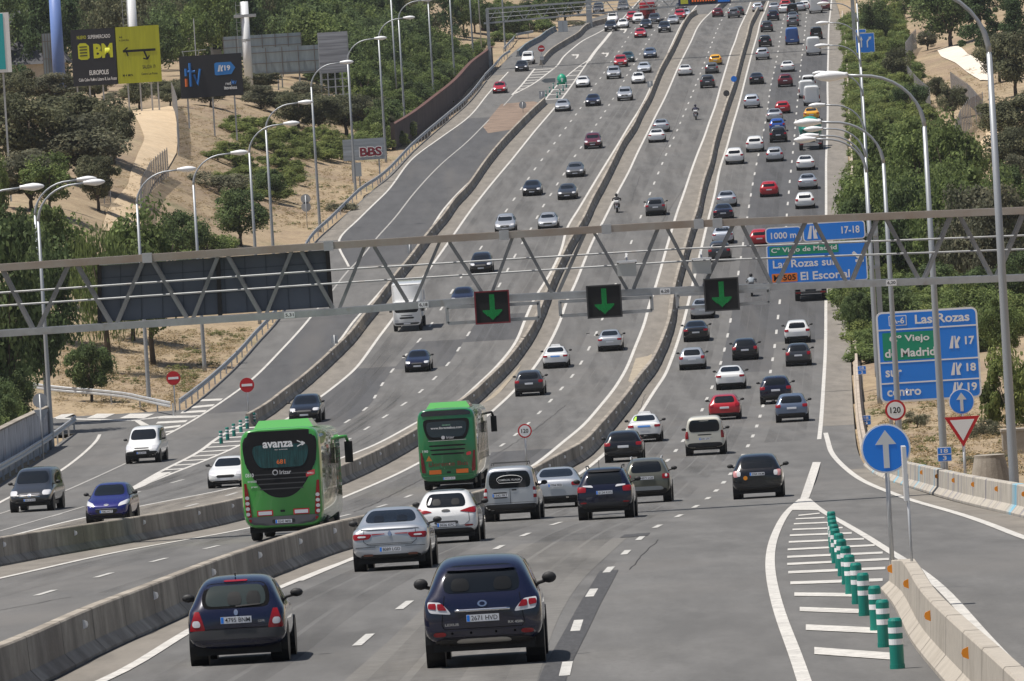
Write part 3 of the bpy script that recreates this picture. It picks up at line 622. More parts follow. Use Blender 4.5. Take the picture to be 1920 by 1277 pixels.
def body(kind, L, Wd, H, lev):
    k = (kind, L, Wd, H, lev)
    if k in _BODY: return _BODY[k]
    L0, W0, H0, st = ST[kind]; hw = Wd/2; n = 10; vs = []; fs = []
    for s, zb, zs, zt, w, wt in st:
        w *= hw; wt *= hw
        half = [(0,zb),(.72*w,zb),(.95*w,zb+.10),(w,zb+.45*(zs-zb)),(.985*w,zs-.035),(.93*w,zs+.025)]
        x5, z5 = half[5]; half += [((x5+wt*1.03)/2, (z5+zt-.05)/2), (wt, zt-.055*min(1,(zt-zs)/.3)), (.68*wt, zt-.005), (0, zt)]
        y = s*L/L0 - L/2
        for x, z in half: vs.append((x, y, z*H/H0))
        for x, z in half[1:-1]: vs.append((-x, y, z*H/H0))
    m = 2*n - 2
    rid = lambda i, j: i*m + j
    lid = lambda i, j: i*m + (j if j in (0, n-1) else n + j - 1)
    for i in range(len(st)-1):
        for j in range(n-1):
            fs.append((rid(i,j), rid(i,j+1), rid(i+1,j+1), rid(i+1,j))); fs.append((lid(i,j+1), lid(i,j), lid(i+1,j), lid(i+1,j+1)))
    for i in (0, len(st)-1):
        for j in range(n-1):
            q = [rid(i,j), rid(i,j+1), lid(i,j+1), lid(i,j)]; q2 = []
            for a in q:
                if a not in q2: q2.append(a)
            fs.append(tuple(q2))
    me = bpy.data.meshes.new("cage"); me.from_pydata(vs, [], fs)
    bm = bmesh.new(); bm.from_mesh(me); bmesh.ops.recalc_face_normals(bm, faces=bm.faces); bm.to_mesh(me); bm.free()
    o = bpy.data.objects.new("cage", me); COL.objects.link(o)
    md = o.modifiers.new("s", 'SUBSURF'); md.levels = lev; md.render_levels = lev
    dg = bpy.context.evaluated_depsgraph_get(); me2 = bpy.data.meshes.new_from_object(o.evaluated_get(dg))
    bpy.data.objects.remove(o); bpy.data.meshes.remove(me)
    co = np.empty(len(me2.vertices)*3); me2.vertices.foreach_get("co", co); co = co.reshape(-1, 3)
    a, b_ = co.min(0), co.max(0); zb0 = min(s[1] for s in st)*H/H0
    co[:,0] *= Wd/(b_[0]-a[0]); co[:,1] = (co[:,1]-(a[1]+b_[1])/2)*L/(b_[1]-a[1]); co[:,2] = zb0 + (co[:,2]-a[2])*(H-zb0)/(b_[2]-a[2])
    me2.vertices.foreach_set("co", co.ravel()); me2.update()
    me2.polygons.foreach_set("use_smooth", [True]*len(me2.polygons))
    bv = BVHTree.FromPolygons([tuple(c) for c in co], [tuple(p.vertices) for p in me2.polygons])
    _BODY[k] = (me2, bv); return _BODY[k]
def cast(bv, view, u, v, off):
    d = {'rear': (Vector((u,-20,v)), Vector((0,1,0))), 'front': (Vector((u,20,v)), Vector((0,-1,0))), 'left': (Vector((-9,u,v)), Vector((1,0,0))), 'right': (Vector((9,u,v)), Vector((-1,0,0))), 'top': (Vector((u,v,9)), Vector((0,0,-1)))}[view]
    p, nn, i, q = bv.ray_cast(d[0], d[1])
    if p is None:
        g = {'rear': Vector((u,-2,v)), 'front': Vector((u,2,v)), 'left': Vector((-1,u,v)), 'right': Vector((1,u,v)), 'top': Vector((u,v,1.5))}[view]
        p, nn, i, q = bv.find_nearest(g)
    return p + (nn*.5 - d[1]*.5).normalized()*off
def patch(bv, view, bl, br, tr, tl, off=.008, e=9, nu=10, nv=4):
    """a piece that follows the body surface: rounded four-sided outline in (u, z)"""
    b = MB(); vs = []
    for i in range(nu+1):
        u = i/nu; uu = u if e > 40 else .5 - .5*math.cos(math.pi*u)
        h = max(.02, (1 - abs(2*uu-1)**e))**(1/2.0) if e <= 40 else 1
        B = (bl[0]+(br[0]-bl[0])*uu, bl[1]+(br[1]-bl[1])*uu); T = (tl[0]+(tr[0]-tl[0])*uu, tl[1]+(tr[1]-tl[1])*uu)
        for j in range(nv+1):
            t = .5 + (j/nv-.5)*h
            vs.append(cast(bv, view, B[0]+(T[0]-B[0])*t, B[1]+(T[1]-B[1])*t, off))
    b.add(vs, [(i*(nv+1)+j, (i+1)*(nv+1)+j, (i+1)*(nv+1)+j+1, i*(nv+1)+j+1) for i in range(nu) for j in range(nv)])
    return b
_WH = {}
def wheel(parent, x, y, r, w, rim=True):
    k = (round(r,2), round(w,2))
    if k not in _WH:
        h = w/2; t = MB().lathe([(-h,r*.62),(-h,r*.9),(-h*.75,r),(h*.75,r),(h,r*.9),(h,r*.62)], 20).mesh("wheel", M_tyre, True)
        m = MB().lathe([(-h*.98,.02),(-h*.98,r*.2),(-h*.82,r*.3),(-h*.9,r*.6),(h*.9,r*.6),(h*.82,r*.3),(h*.98,r*.2),(h*.98,.02)], 16).mesh("rim", M_rim, True)
        _WH[k] = (t, m)
    o = link(bpy.data.objects.new("wheel", _WH[k][0]), parent); o.location = (x, y, r)
    if rim: link(bpy.data.objects.new("rim", _WH[k][1]), o)
    return o

PAINT = {}
def paint(c):
    if c in PAINT: return PAINT[c]
    rgb, met, ro = {'navy': ((.005,.007,.030),.15,.16),'dnavy': ((.004,.006,.024),.2,.22),'black': ((.006,.006,.008),.1,.22),'dgrey': ((.045,.048,.055),.4,.28),'grey': ((.13,.135,.145),.4,.3),
        'silver': ((.52,.54,.57),.55,.32),'white': ((.78,.78,.77),0,.3),'red': ((.42,.008,.015),.05,.28),'dred': ((.13,.008,.018),.2,.28),'blue': ((.02,.09,.40),.2,.28),'rblue': ((.012,.014,.16),.2,.25),
        'bluegrey': ((.13,.17,.25),.4,.3),'yellow': ((.75,.38,.012),0,.3),'cream': ((.62,.60,.52),0,.35),'olive': ((.13,.13,.10),.4,.3),'teal': ((.01,.05,.055),.2,.3),'pale': ((.62,.66,.72),.4,.32),
        'green': ((.06,.34,.06),0,.3),'green2': ((.014,.19,.06),0,.28),'vanblue': ((.02,.10,.36),0,.45)}[c]
    PAINT[c] = mat("paint_"+c, rgb, ro, met, coat=.9); return PAINT[c]

PROTO = {}
def car(kind, color, direction, det, L=None, Wd=None, H=None, extra=()):
    """one vehicle with its parts; origin on the road under its middle, nose towards +y"""
    L0, W0, H0, _ = ST[kind]; L = L or L0; Wd = Wd or W0; H = H or H0
    key = (kind, color, direction, det, L, Wd, H, tuple(extra))
    if key in PROTO: return None, PROTO[key]
    k = RW[kind]; sx, sz, sy = Wd/W0, H/H0, L/L0; hw = Wd/2
    me, bv = body(kind, L, Wd, H, 2 if det >= 1 else 1)
    root = empty({'hatch':'hatchback','suv':'suv','sedan':'saloon_car','van':'van','bigvan':'delivery_van'}[kind])
    mb = me.copy(); mb.materials.append(paint(color)); mb.name = "body"
    o = link(bpy.data.objects.new("body", mb), root)
    nu, nv = (16, 6) if det >= 1 else (8, 3)
    def P(name, view, bl, br, tr, tl, m, off=.008, e=9, par=None):
        return patch(bv, view, bl, br, tr, tl, off, e, nu, nv).build(name, m, par or root, smooth=True)
    S = lambda x, z: (x*sx, z*sz)
    def sym(name, view, a, m, off=.01, e=9):
        (x0, z0), (x1, z1) = a
        for s in (1, -1):
            q = [(s*x0*sx, z0*sz), (s*x1*sx, z0*sz), (s*x1*sx, z1*sz), (s*x0*sx, z1*sz)]
            if s < 0: q = [q[1], q[0], q[3], q[2]]
            P(name, view, *q, m, off, e)
    (a, zb), (c, zt) = k['rw']
    if 'panel' not in extra:
        P("rear_window", 'rear', S(-a,zb), S(a,zb), S(c,zt), S(-c,zt), M_glass, .006, 14)
    (a, zb), (c, zt) = k['ws']
    P("windscreen", 'front', S(-a,zb), S(a,zb), S(c,zt), S(-c,zt), M_glass, .006, 14)
    y0, y1 = k['sw']; b0, b1 = k['belt']*sz+.02, k['roof']*sz-.03
    yy = lambda s: s*sy - L/2
    for side in ('left', 'right'):
        if kind == 'bigvan' or 'panel' in extra:
            P("side_window", side, (yy(y1)-1.0*sy, b0), (yy(y1)-.05, b0), (yy(y1)-.45*sy, b1), (yy(y1)-1.0*sy, b1), M_glass, .006, 20)
        else:
            ym = y0 + (y1-y0)*.50
            P("side_window", side, (yy(y0)+.12, b0), (yy(ym)-.04, b0), (yy(ym)-.04, b1), (yy(y0)+.55*sy, b1), M_glass, .006, 20)
            P("side_window", side, (yy(ym)+.04, b0), (yy(y1)-.05, b0), (yy(y1)-.85*sy, b1), (yy(ym)+.04, b1), M_glass, .006, 20)
    pw, ph = .26, .055
    if direction == 'R':
        lz = k['lamp']
        sym("tail_light", 'rear', lz, M_tail, .014, 12 if kind != 'van' else 30)
        pz = k['plate']*sz
        if det >= 2: pl = P("license_plate", 'rear', (-pw,pz-ph), (pw,pz-ph), (pw,pz+ph), (-pw,pz+ph), M_plate, .014, 50)
        else: P("license_plate", 'rear', (-pw,pz-ph), (pw,pz-ph), (pw,pz+ph), (-pw,pz+ph), M_plate, .014, 50)
    else:
        sym("headlight", 'front', k['hl'], M_lens, .012, 6)
        z0, z1 = k['gr']; P("grille", 'front', S(-.40,z0), S(.40,z0), S(.44,z1), S(-.44,z1), M_trim, .010, 10)
        pz = k['fpl']*sz; P("license_plate", 'front', (-pw,pz-ph), (pw,pz-ph), (pw,pz+ph), (-pw,pz+ph), M_plate, .018, 50)
    if det >= 1:
        z0, z1 = k['bump']
        if direction == 'R': P("bumper_trim", 'rear', S(-.78,z0), S(.78,z0), S(.80,z1), S(-.80,z1), M_trim, .008, 12)
        else: P("bumper_trim", 'front', S(-.62,z0+.02), S(.62,z0+.02), S(.60,z1-.06), S(-.60,z1-.06), M_trim, .008, 12)
        for s in (1, -1):
            mm = MB().lathe([(-.07,.01),(-.065,.055),(-.02,.075),(.05,.07),(.08,.03)], 12, axis='y').mesh("mirror", M_trim if 'pm' not in extra else [paint(color)], True)
            q = link(bpy.data.objects.new("mirror", mm), root); q.scale = (1.5, 1, 1.0); q.location = (s*(hw+.10), yy(y1)-.45*sy if kind != 'bigvan' else yy(y1)-.2, b0+.10)
            MB().tube([(s*(hw-.12), yy(y1)-.38*sy, b0+.02), (s*(hw+.04), yy(y1)-.42*sy, b0+.06)], .025, 6).build("mirror_arm", M_trim, q).matrix_parent_inverse = (Matrix.Translation(q.location) @ Matrix.Diagonal((1.5,1,1,1))).inverted()
    r = {'hatch':.315,'sedan':.325,'suv':.36,'van':.33,'bigvan':.36}[kind]*(1 if sx > .95 else .96); tw = .21
    ya, yb_ = -L/2 + .18*L, L/2 - .19*L
    for s in (1, -1):
        for y in (ya, yb_):
            wheel(root, s*(hw-tw/2-.012), y, r, tw, det >= 1)
            MB().lathe([(s*(hw-.3), r*1.2),(s*(hw+.002), r*1.2)], 20, c=(0,y,r+.02)).build("wheel_arch", M_black, root)
    # sill and underside
    zb0 = min(s[1] for s in ST[kind][3])*sz
    MB().box(-hw*.86, hw*.86, -L/2+.25, L/2-.25, zb0-.06, zb0+.12).build("underbody", M_black, root)
    PROTO[key] = root; return root, root

def heading(Y, road):
    P = LG[{'D':'D2','C':'Cr','B':'B2','A':'Ac','X':'edL'}[road]] if road != 'A' else LG['Ar']
    ys = np.array([Y-12, Y+12]); ys = np.clip(ys, P[0,1], P[-1,1]-.01)
    if ys[1]-ys[0] < 4: ys = np.array([P[0,1], P[0,1]+20]) if Y < P[0,1] else np.array([P[-1,1]-20, P[-1,1]])
    xs = np.interp(ys, P[:,1], P[:,0]); return (xs[1]-xs[0])/(ys[1]-ys[0])
def place(P, slope, direction):
    """matrix for a thing standing on the road at P, pointing along the road"""
    g = (zr(P.y+3)-zr(P.y-3))/6
    f = Vector((slope, 1, g)).normalized()
    if direction == 'F': f = -f
    r = f.cross(Vector((0,0,1))).normalized(); u = r.cross(f)
    return Matrix((r, f, u)).transposed().to_4x4(), f
def put(root, x, y, L, road, direction, slope=None, back=.18):
    P = G(x, y); s = heading(P.y, road) if slope is None else slope
    M, f = place(P, s, direction)
    away = f if direction == 'R' else -f
    Q = P + away*(L/2 - back*L); Q.z = zr(Q.y)
    M, f = place(Q, s, direction)
    root.matrix_world = Matrix.Translation(Q) @ M; return Q

# colour, kind and place of every car: x, y of the near tyres in the photograph
CARS = """
1371 730 sedan white R D 1|white saloon in the middle outbound lane, just ahead of the red hatchback|4.75,1.86,1.47
1360 787 hatch red R D 1|bright red hatchback behind the white saloon and ahead of the cream van|4.3,1.8,1.45
1486 791 suv bluegrey R D 1|blue grey crossover in the right outbound lane, partly covering a dark SUV|4.4,1.8,1.56
1456 757 suv dnavy R D 1|dark navy SUV half hidden behind the blue grey crossover|4.65,1.9,1.66
1498 686 hatch dgrey R D 1|dark grey hatchback in the right outbound lane right behind the white crossover|3.9,1.72,1.5
1496 643 suv white R D 1|white crossover in the right outbound lane with a dark rear window, below the gantry|4.4,1.82,1.6
1398 675 hatch black R D 1|black hatchback alone in the middle outbound lane with two red lamps|4.2,1.78,1.48
1299 693 hatch silver R D 1|silver blue hatchback in the left outbound lane beside the median barrier|4.3,1.77,1.46
1306 640 sedan black R D 1|black saloon in the left outbound lane beneath the right green arrow panel|4.6,1.82,1.44
1318 597 sedan silver R D 0|silver saloon half covered by the right green arrow panel|4.6,1.8,1.44
1350 490 suv dgrey R D 0|dark grey car seen through the gantry truss left of the blue exit sign|
1356 457 sedan pale R D 0|pale silver saloon seen through the top of the gantry truss|
1425 462 hatch red R D 0|red hatchback tucked behind the left edge of the blue 1000 m sign|
1357 413 sedan dnavy R D 0|navy saloon just above the gantry beam, behind a silver saloon|
1363 388 sedan silver R D 0|silver saloon just above the gantry beside the median barrier|
1443 369 hatch red R D 0|red hatchback with a glinting rear window in the middle lane above the gantry|
1510 391 hatch white R D 0|white hatchback in the right lane closest above the gantry|4.3,1.8,1.48
1515 355 sedan silver R D 0|silver saloon in the right lane between two white cars|
1511 319 sedan white R D 0|white saloon in the right lane just behind the concrete mixer|
1453 303 hatch silver R D 0|silver hatchback in the middle lane just left of the white saloon|
1378 308 suv white R D 0|white crossover nearest the median barrier in the left outbound lane, above the gantry|
1416 285 suv white R D 0|white crossover with dark lamps in the left outbound lane next to the mixer|
1460 267 suv black R D 0|black SUV tailgating the blue car left of the concrete mixer|
1458 247 hatch blue R D 0|blue hatchback squeezed between a silver saloon and a black SUV|
1453 228 sedan silver R D 0|silver saloon ahead of the blue hatchback in the middle lane|
1468 213 hatch red R D 0|red hatchback to the right of the silver and blue queue, middle lane|
1410 203 suv pale R D 0|pale silver crossover alone in the left outbound lane above the white crossovers|
1522 226 sedan yellow R D 0|yellow saloon directly ahead of the concrete mixer|
1517 168 van white R D 0|white car hidden ahead of the big white vans in the right lane|
1513 184 bigvan white R D 0 panel|white van half hidden behind another white van in the right lane|5.2,1.95,2.2
1523 198 bigvan white R D 0 panel|large white panel van in the right lane above the lamp heads|5.6,2.0,2.4
1419 158 sedan black R D 0|black saloon in the left outbound lane near the far gantry shadow|
1473 163 suv dred R D 0|dark maroon SUV in the middle outbound lane|
1477 135 sedan white R D 0|clean white saloon in the middle outbound lane below the gantry shadow|
1430 112 suv silver R D 0|silver SUV crossing just under the far gantry shadow|
1435 88 suv black R D 0|black SUV in the left lane just above the far gantry shadow|
1438 60 suv dgrey R D 0|dark grey SUV in the left lane beyond the black one, far up the hill|
1486 84 bigvan vanblue R D 0 panel|tall bright blue panel van in the middle outbound lane|5.6,2.0,2.5
1526 104 bigvan white R D 0 panel|white minibus on the far gantry shadow line in the right lane|5.6,2.05,2.6
1531 74 van black R D 0|black van just ahead of the white minibus|
1487 50 suv grey R D 0|grey SUV ahead of the bright blue van|
1487 40 sedan grey R D 0|grey saloon second ahead of the bright blue van|
1450 39 suv dnavy R D 0|dark blue SUV far up the left outbound lane with a glint on its tailgate|
1452 22 sedan silver R D 0|silver saloon far up in the left lane, ahead of a dark blue SUV|
1471 25 sedan white R D 0|white and red car beside the dark van near the top|
1473 18 suv red R D 0|small red car near the top of the outbound lanes|
1486 28 van black R D 0|dark navy van near the top of the middle outbound lane|
1500 21 sedan silver R D 0|silver saloon right of the dark van near the top|
1509 18 hatch white R D 0|pale hatchback close to the big white van at the top|
1530 25 bigvan white R D 0 panel|white panel van at the top of the right lane|5.6,2.1,2.7
1546 20 suv dred R D 0|dark red car peeking out right of the topmost white van|
1480 8 suv dgrey R D 0|dark grey car at the very top edge of the middle lane|
1512 6 van white R D 0|white van cut by the top edge of the photo|
1436 0 hatch teal R D 0|greenish car at the top edge in the outbound lanes|
1171 866 suv black R D 1|black crossover behind the white taxi in the left outbound lane|4.5,1.84,1.5
1138 973 suv dnavy R D 2 eco|navy black SUV with a white number plate beside the silver van|4.1,1.77,1.66
1216 943 suv olive R D 2 oli|grey green compact SUV half hidden behind the navy SUV|3.75,1.69,1.62
1046 952 sedan silver R D 2 aud|silver saloon between the white delivery van and the navy SUV|4.9,1.86,1.46
1423 934 hatch black R D 2 pri|black people carrier with a sun glint on its rear window, right outbound lane|4.6,1.78,1.58
1324 853 van cream R D 2 cre|cream passenger van with a wide black rear window|4.9,1.93,1.9
994 742 suv dgrey R C 1|dark grey SUV in the two lane middle carriageway ahead of the second green bus|4.5,1.86,1.62
1145 658 sedan silver R C 1|silver saloon in the middle carriageway, ahead of the white taxi|4.5,1.75,1.46
1230 404 suv grey R C 1|grey SUV with red lamps in the middle carriageway just above the gantry|4.5,1.86,1.62
1232 267 sedan white R C 0|white saloon in the middle carriageway, overlapping a silver one|
1240 248 sedan silver R C 0|silver saloon just ahead of the white saloon in the middle carriageway|
1327 165 suv dgrey R C 0|dark grey SUV in the middle carriageway below the grey hatchback|
1335 138 hatch grey R C 0|grey hatchback right behind the yellow car|
1342 122 hatch yellow R C 0|yellow hatchback in the middle carriageway far up the hill|
1285 142 sedan white R C 0|white saloon far up the left lane of the middle carriageway|
1346 32 hatch dred R C 0|dark red car beneath the far message sign in the middle carriageway|
1376 34 suv grey R C 0|grey SUV near the break in the far median barrier|
1385 29 hatch dgrey R C 0|dark car half hidden right of the far grey SUV|
1421 22 hatch pale R C 0|pale silver hatchback by the far end of the median barrier|
573 793 suv black F B 1|black oncoming SUV with roof rails right above the nearer green bus|4.8,1.93,1.7
784 697 sedan navy F B 1|dark blue oncoming saloon with lit headlamps below the white truck|4.5,1.78,1.45
868 575 sedan navy F B 0|dark blue oncoming saloon behind the left edge of the left arrow panel|
903 513 suv black F B 0|black oncoming car with lit headlamps seen through the gantry truss|
948 438 suv silver F B 0|silver oncoming SUV with roof bars just above the gantry beam|
1028 430 sedan silver F B 0|silver oncoming saloon just above the gantry beam, right of the silver SUV|
998 367 sedan black F B 0|black oncoming saloon in the middle oncoming lane above the gantry|
1064 374 sedan dgrey F B 0|dark grey oncoming saloon right beside the black one|
1079 332 sedan grey F B 0|grey oncoming saloon alone with shining bonnet|
1112 279 suv dred F B 0|dark maroon oncoming crossover|
1055 209 sedan silver F B 0|silver oncoming saloon by the end of the left barrier|
1112 199 sedan navy F B 0|blue oncoming saloon between two silver cars|
1172 189 suv silver F B 0|silver oncoming car in the lane nearest the median, right of the blue saloon|
1093 164 sedan white F B 0|white oncoming saloon right beside the green gore marker|
1151 148 suv silver F B 0|silver oncoming SUV just behind the bright red car|
1197 157 hatch white F B 0|white oncoming hatchback right of the silver SUV|
1164 126 suv red F B 0|bright red oncoming SUV on the far gantry shadow|
1177 117 sedan teal F B 0|dark teal saloon tucked behind the bright red SUV|
1208 137 sedan pale F B 0|pale oncoming saloon just above the white hatchback|
1219 109 sedan bluegrey F B 0|slate blue oncoming saloon with no lamps lit near the far gantry shadow|
1201 71 sedan red F B 0|small red oncoming saloon far up the left carriageway|
1145 59 suv black F B 0|black oncoming SUV at the start of the far slip lane|
1168 53 hatch white F B 0|white oncoming hatchback beside the far black SUV|
1149 44 van white F B 0|white oncoming van behind the far black SUV|
1185 41 suv red F B 0|red oncoming car between two far white cars|
1197 44 suv white F B 0|white oncoming SUV right of the far red car|
1211 54 sedan black F B 0|black oncoming saloon in front of the red bus|
1227 45 suv dgrey F B 0|dark oncoming SUV right below the red bus|
1246 61 suv black F B 0|black oncoming SUV nearest the median below the red bus|
1262 46 sedan silver F B 0|silver oncoming saloon behind the black SUV by the far median|
1275 37 suv red F B 0|red oncoming car by the far median near the message sign|
1285 34 hatch pale F B 0|pale oncoming hatchback at the bend of the far median barrier|
1277 20 sedan dgrey F B 0|dark oncoming car directly under the far message sign|
1122 26 van dgrey F B 0|dark windowed oncoming van seen through the far gantry, left|
1168 22 van grey F B 0|grey oncoming van seen through the far gantry, right|
937 175 hatch red F A 0|red oncoming hatchback alone on the dark service road by the brick wall|
978 134 hatch black F A 0|dark oncoming hatchback entering the far service road|
990 121 van white F A 0|white oncoming van right behind the dark hatchback on the far service road|
62 959 van dgrey F X 2 vit|dark grey oncoming passenger van with a chrome grille at the lower left|5.1,1.93,1.92
205 981 hatch rblue F X 2 bmx|royal blue oncoming minivan at the lower left beside the barrier|4.1,1.75,1.6
270 868 van white F X 2 opl|white oncoming delivery van at the lower left|4.8,1.9,1.97
427 914 hatch white F X 1|white oncoming hatchback half hidden by the nearer green bus|4.3,1.8,1.45
452 1243 hatch navy R D 3 clio|dark blue hatchback nearest the camera on the left, plate 4795 BNM|3.8,1.66,1.48
913 1246 suv navy R D 3 lex|navy SUV nearest the camera in the middle lane, plate 2671 HVD|4.77,1.9,1.76
738 1068 sedan silver R D 3 tal|silver saloon with wide red lamps beside the median barrier, near the first bus|4.85,1.87,1.51
842 1018 hatch white R D 3 aur|white hatchback with a dark roof, half behind the near silver saloon|4.3,1.77,1.52
962 976 van silver R D 3 con|white delivery van with a drawn car outline on its rear window|4.35,1.80,1.82
"""
def slope_of(road, Y):
    if road == 'X': return .07
    return None
NEAR = {}
cat_of = {'hatch':'car','suv':'suv','sedan':'car','van':'van','bigvan':'van'}
used_keys = set()
for line in CARS.strip().splitlines():
    head, label, dims = line.split('|'); h = head.split()
    x, y, kind, color, dr, road, det = float(h[0]), float(h[1]), h[2], h[3], h[4], h[5], int(h[6]); extra = h[7:]
    L, Wd, H = (float(v) for v in dims.split(',')) if dims else (None, None, None)
    Lr = L or ST[kind][0]
    new, proto = car(kind, color, dr, det, L, Wd, H, extra)
    o = new or copy_tree(proto)
    tag(o, label, cat_of[kind], "vehicles driving out of the city on the motorway" if dr == 'R' else "vehicles coming towards the camera")
    put(o, x, y, Lr, road, dr, slope_of(road, y))
    for e in extra:
        if e not in ('panel',): NEAR[e] = o
# ------------------------------------------------------------------ details of the nearest vehicles
def det_patch(o, kind, L, Wd, H):
    me, bv = body(kind, L, Wd, H, 2)
    def f(name, view, pts, m, off=.012, e=9, nu=14, nv=5, par=None):
        return patch(bv, view, *pts, off, e, nu, nv).build(name, m, par or o, smooth=True)
    return f, bv
def rect(x0, x1, z0, z1): return [(x0,z0),(x1,z0),(x1,z1),(x0,z1)]
def child(o, name): return [c for c in o.children if c.name.split('.')[0] == name]
def drop(o, *names):
    for n in names:
        for c in child(o, n):
            for g in list(c.children): bpy.data.objects.remove(g)
            bpy.data.objects.remove(c)
def plate(o, bv, s, z, view='rear', w=.26, x=0):
    drop(o, 'license_plate')
    p = cast(bv, view, x, z, .03); sg = 1 if view == 'rear' else -1
    b = MB().box(-w, w, -.008, .008, -.056, .056); q = b.build("license_plate", M_plate, o); q.location = p
    if sg < 0: q.rotation_euler = (0, 0, math.pi)
    bl = MB().box(-w+.005, -w+.05, -.011, -.007, -.05, .05).build("plate_band", M_blue, q)
    text(s, M_black, 2*w-.10, .075, q, x=.025, y=-.011, name="plate_lettering", bold=.004)
    return q
def mirror_s(pts): return [(-x, z) for x, z in (pts[1], pts[0], pts[3], pts[2])]
def both(f, name, view, pts, m, **k):
    f(name, view, pts, m, **k); f(name, view, mirror_s(pts), m, **k)

M_seal = mat("window_seal", (.006,.006,.007), .9, spec=.1); M_cabin = mat("cabin_glass", (.030,.040,.040), .05, spec=.35); M_seat = mat("seat_dark", (.004,.005,.006), .3, spec=.3)
def seats(f, z, xs, w=.15, h=.17, off=.016):
    for x in xs: f("headrest", 'rear', [(x-w,z-.02),(x+w,z-.02),(x+w*.8,z+h),(x-w*.8,z+h)], M_seat, off, 5)
def seam(o, bv, pts, r=.006, m=None, n=8, off=.003, name="panel_seam"):
    """a shut line or crease drawn along the body"""
    q = []
    for (a, c), (d, e) in zip(pts[:-1], pts[1:]):
        for i in range(n): t = i/n; q.append(cast(bv, 'rear', a+(d-a)*t, c+(e-c)*t, off))
    q.append(cast(bv, 'rear', *pts[-1], off)); MB().tube(q, r, 5).build(name, m or M_seal, o)
# dark blue three door hatchback
o = NEAR['clio']; f, bv = det_patch(o, 'hatch', 3.8, 1.66, 1.48)
drop(o, 'tail_light', 'bumper_trim', 'rear_window')
f("rear_window", 'rear', [(-.60,.955),(.60,.955),(.53,1.37),(-.53,1.37)], M_seal, .005, 14)
f("rear_window", 'rear', [(-.53,.99),(.53,.99),(.47,1.33),(-.47,1.33)], M_cabin, .009, 14); seats(f, 1.02, (-.02,.30), .13, .2)
both(f, "tail_light", 'rear', [(.52,.60),(.80,.60),(.70,.92),(.62,.92)], M_tail, e=30)
both(f, "reverse_lamp", 'rear', [(.60,.66),(.74,.66),(.74,.77),(.62,.77)], M_lens, off=.018, e=4)
f("bumper_trim", 'rear', rect(-.80,.80,.44,.60), M_trimg, .02, 30)
f("brake_light", 'rear', rect(-.20,.20,1.385,1.412), M_tail, .012, 20)
f("wiper", 'rear', [(0,.97),(.42,.99),(.42,1.01),(0,.99)], M_black, .02, 50)
f("emblem", 'rear', [(-.035,.83),(.035,.83),(.035,.93),(-.035,.93)], M_chrome, .016, 2)
plate(o, bv, "4795 BNM", .755)
p = cast(bv, 'rear', .42, .72, .012); text("CDTi", M_chrome, .11, .035, o, x=p.x, y=p.y, z=p.z, name="badge")
seam(o, bv, [(-.66,.92),(-.62,.62),(.62,.62),(.66,.92)]); seam(o, bv, [(-.80,.445),(.80,.445)]); seam(o, bv, [(-.74,.38),(.74,.38)], .008, paint('navy'), off=.012, name="bumper_crease"); MB().tube([(-.02,-1.05,1.47),(-.02,-1.12,1.53)], .012, 6).build("antenna", M_black, o)
# navy SUV
o = NEAR['lex']; f, bv = det_patch(o, 'suv', 4.77, 1.9, 1.76)
drop(o, 'tail_light', 'bumper_trim')
both(f, "tail_light", 'rear', [(.48,.86),(.86,.90),(.88,1.08),(.66,1.06)], M_lens, e=12)
both(f, "brake_light", 'rear', [(.56,.93),(.72,.94),(.72,1.04),(.64,1.04)], M_tail, off=.02, e=12)
both(f, "brake_light", 'rear', [(.74,.95),(.87,.97),(.86,1.05),(.74,1.05)], M_tail, off=.02, e=12)
MB().tube([cast(bv,'rear',x,.915,.022) for x in np.linspace(-.44,.44,15)], .024, 10).build("chrome_strip", M_chrome, o, smooth=True); seats(f, 1.24, (-.34,.34), .16, .18)
f("emblem", 'rear', rect(-.075,.075,.965,1.065), M_chrome, .016, 2); f("emblem", 'rear', rect(-.045,.045,.985,1.045), paint('navy'), .02, 2)
both(f, "reflector", 'rear', rect(.60,.80,.515,.585), M_tail, off=.02, e=4)
f("bumper_trim", 'rear', rect(-.78,.78,.33,.47), M_trim, .012, 20)
f("skid_plate", 'rear', [(-.46,.40),(.46,.40),(.40,.47),(-.40,.47)], mat("satin_silver", (.45,.44,.42), .35, metal=.7), .022, 14)
f("roof_spoiler", 'rear', [(-.56,1.535),(.56,1.535),(.54,1.585),(-.54,1.585)], paint('navy'), .045, 20)
plate(o, bv, "2671 HVD", .79)
p = cast(bv, 'rear', -.50, .70, .014); text("LEXUS", M_chrome, .22, .04, o, x=p.x, y=p.y, z=p.z, name="badge")
p = cast(bv, 'rear', .52, .70, .014); text("RX 450h", M_chrome, .24, .04, o, x=p.x, y=p.y, z=p.z, name="badge")
seam(o, bv, [(-.60,1.16),(-.66,.70),(-.62,.63),(.62,.63),(.66,.70),(.60,1.16)]); seam(o, bv, [(-.84,.605),(.84,.605)], .009, paint('navy'), off=.012, name="bumper_crease"); seam(o, bv, [(-.86,.49),(.86,.49)], .006)
for x in (-.5,-.2,.2,.5): p = cast(bv,'rear',x,.56,.004); MB().lathe([(-.004,.02),(0,.02)],10,axis='y',c=tuple(p)).build("parking_sensor", M_seal, o)
for q in child(o, "mirror"): q.scale = (1.6, 1.0, 1.25)
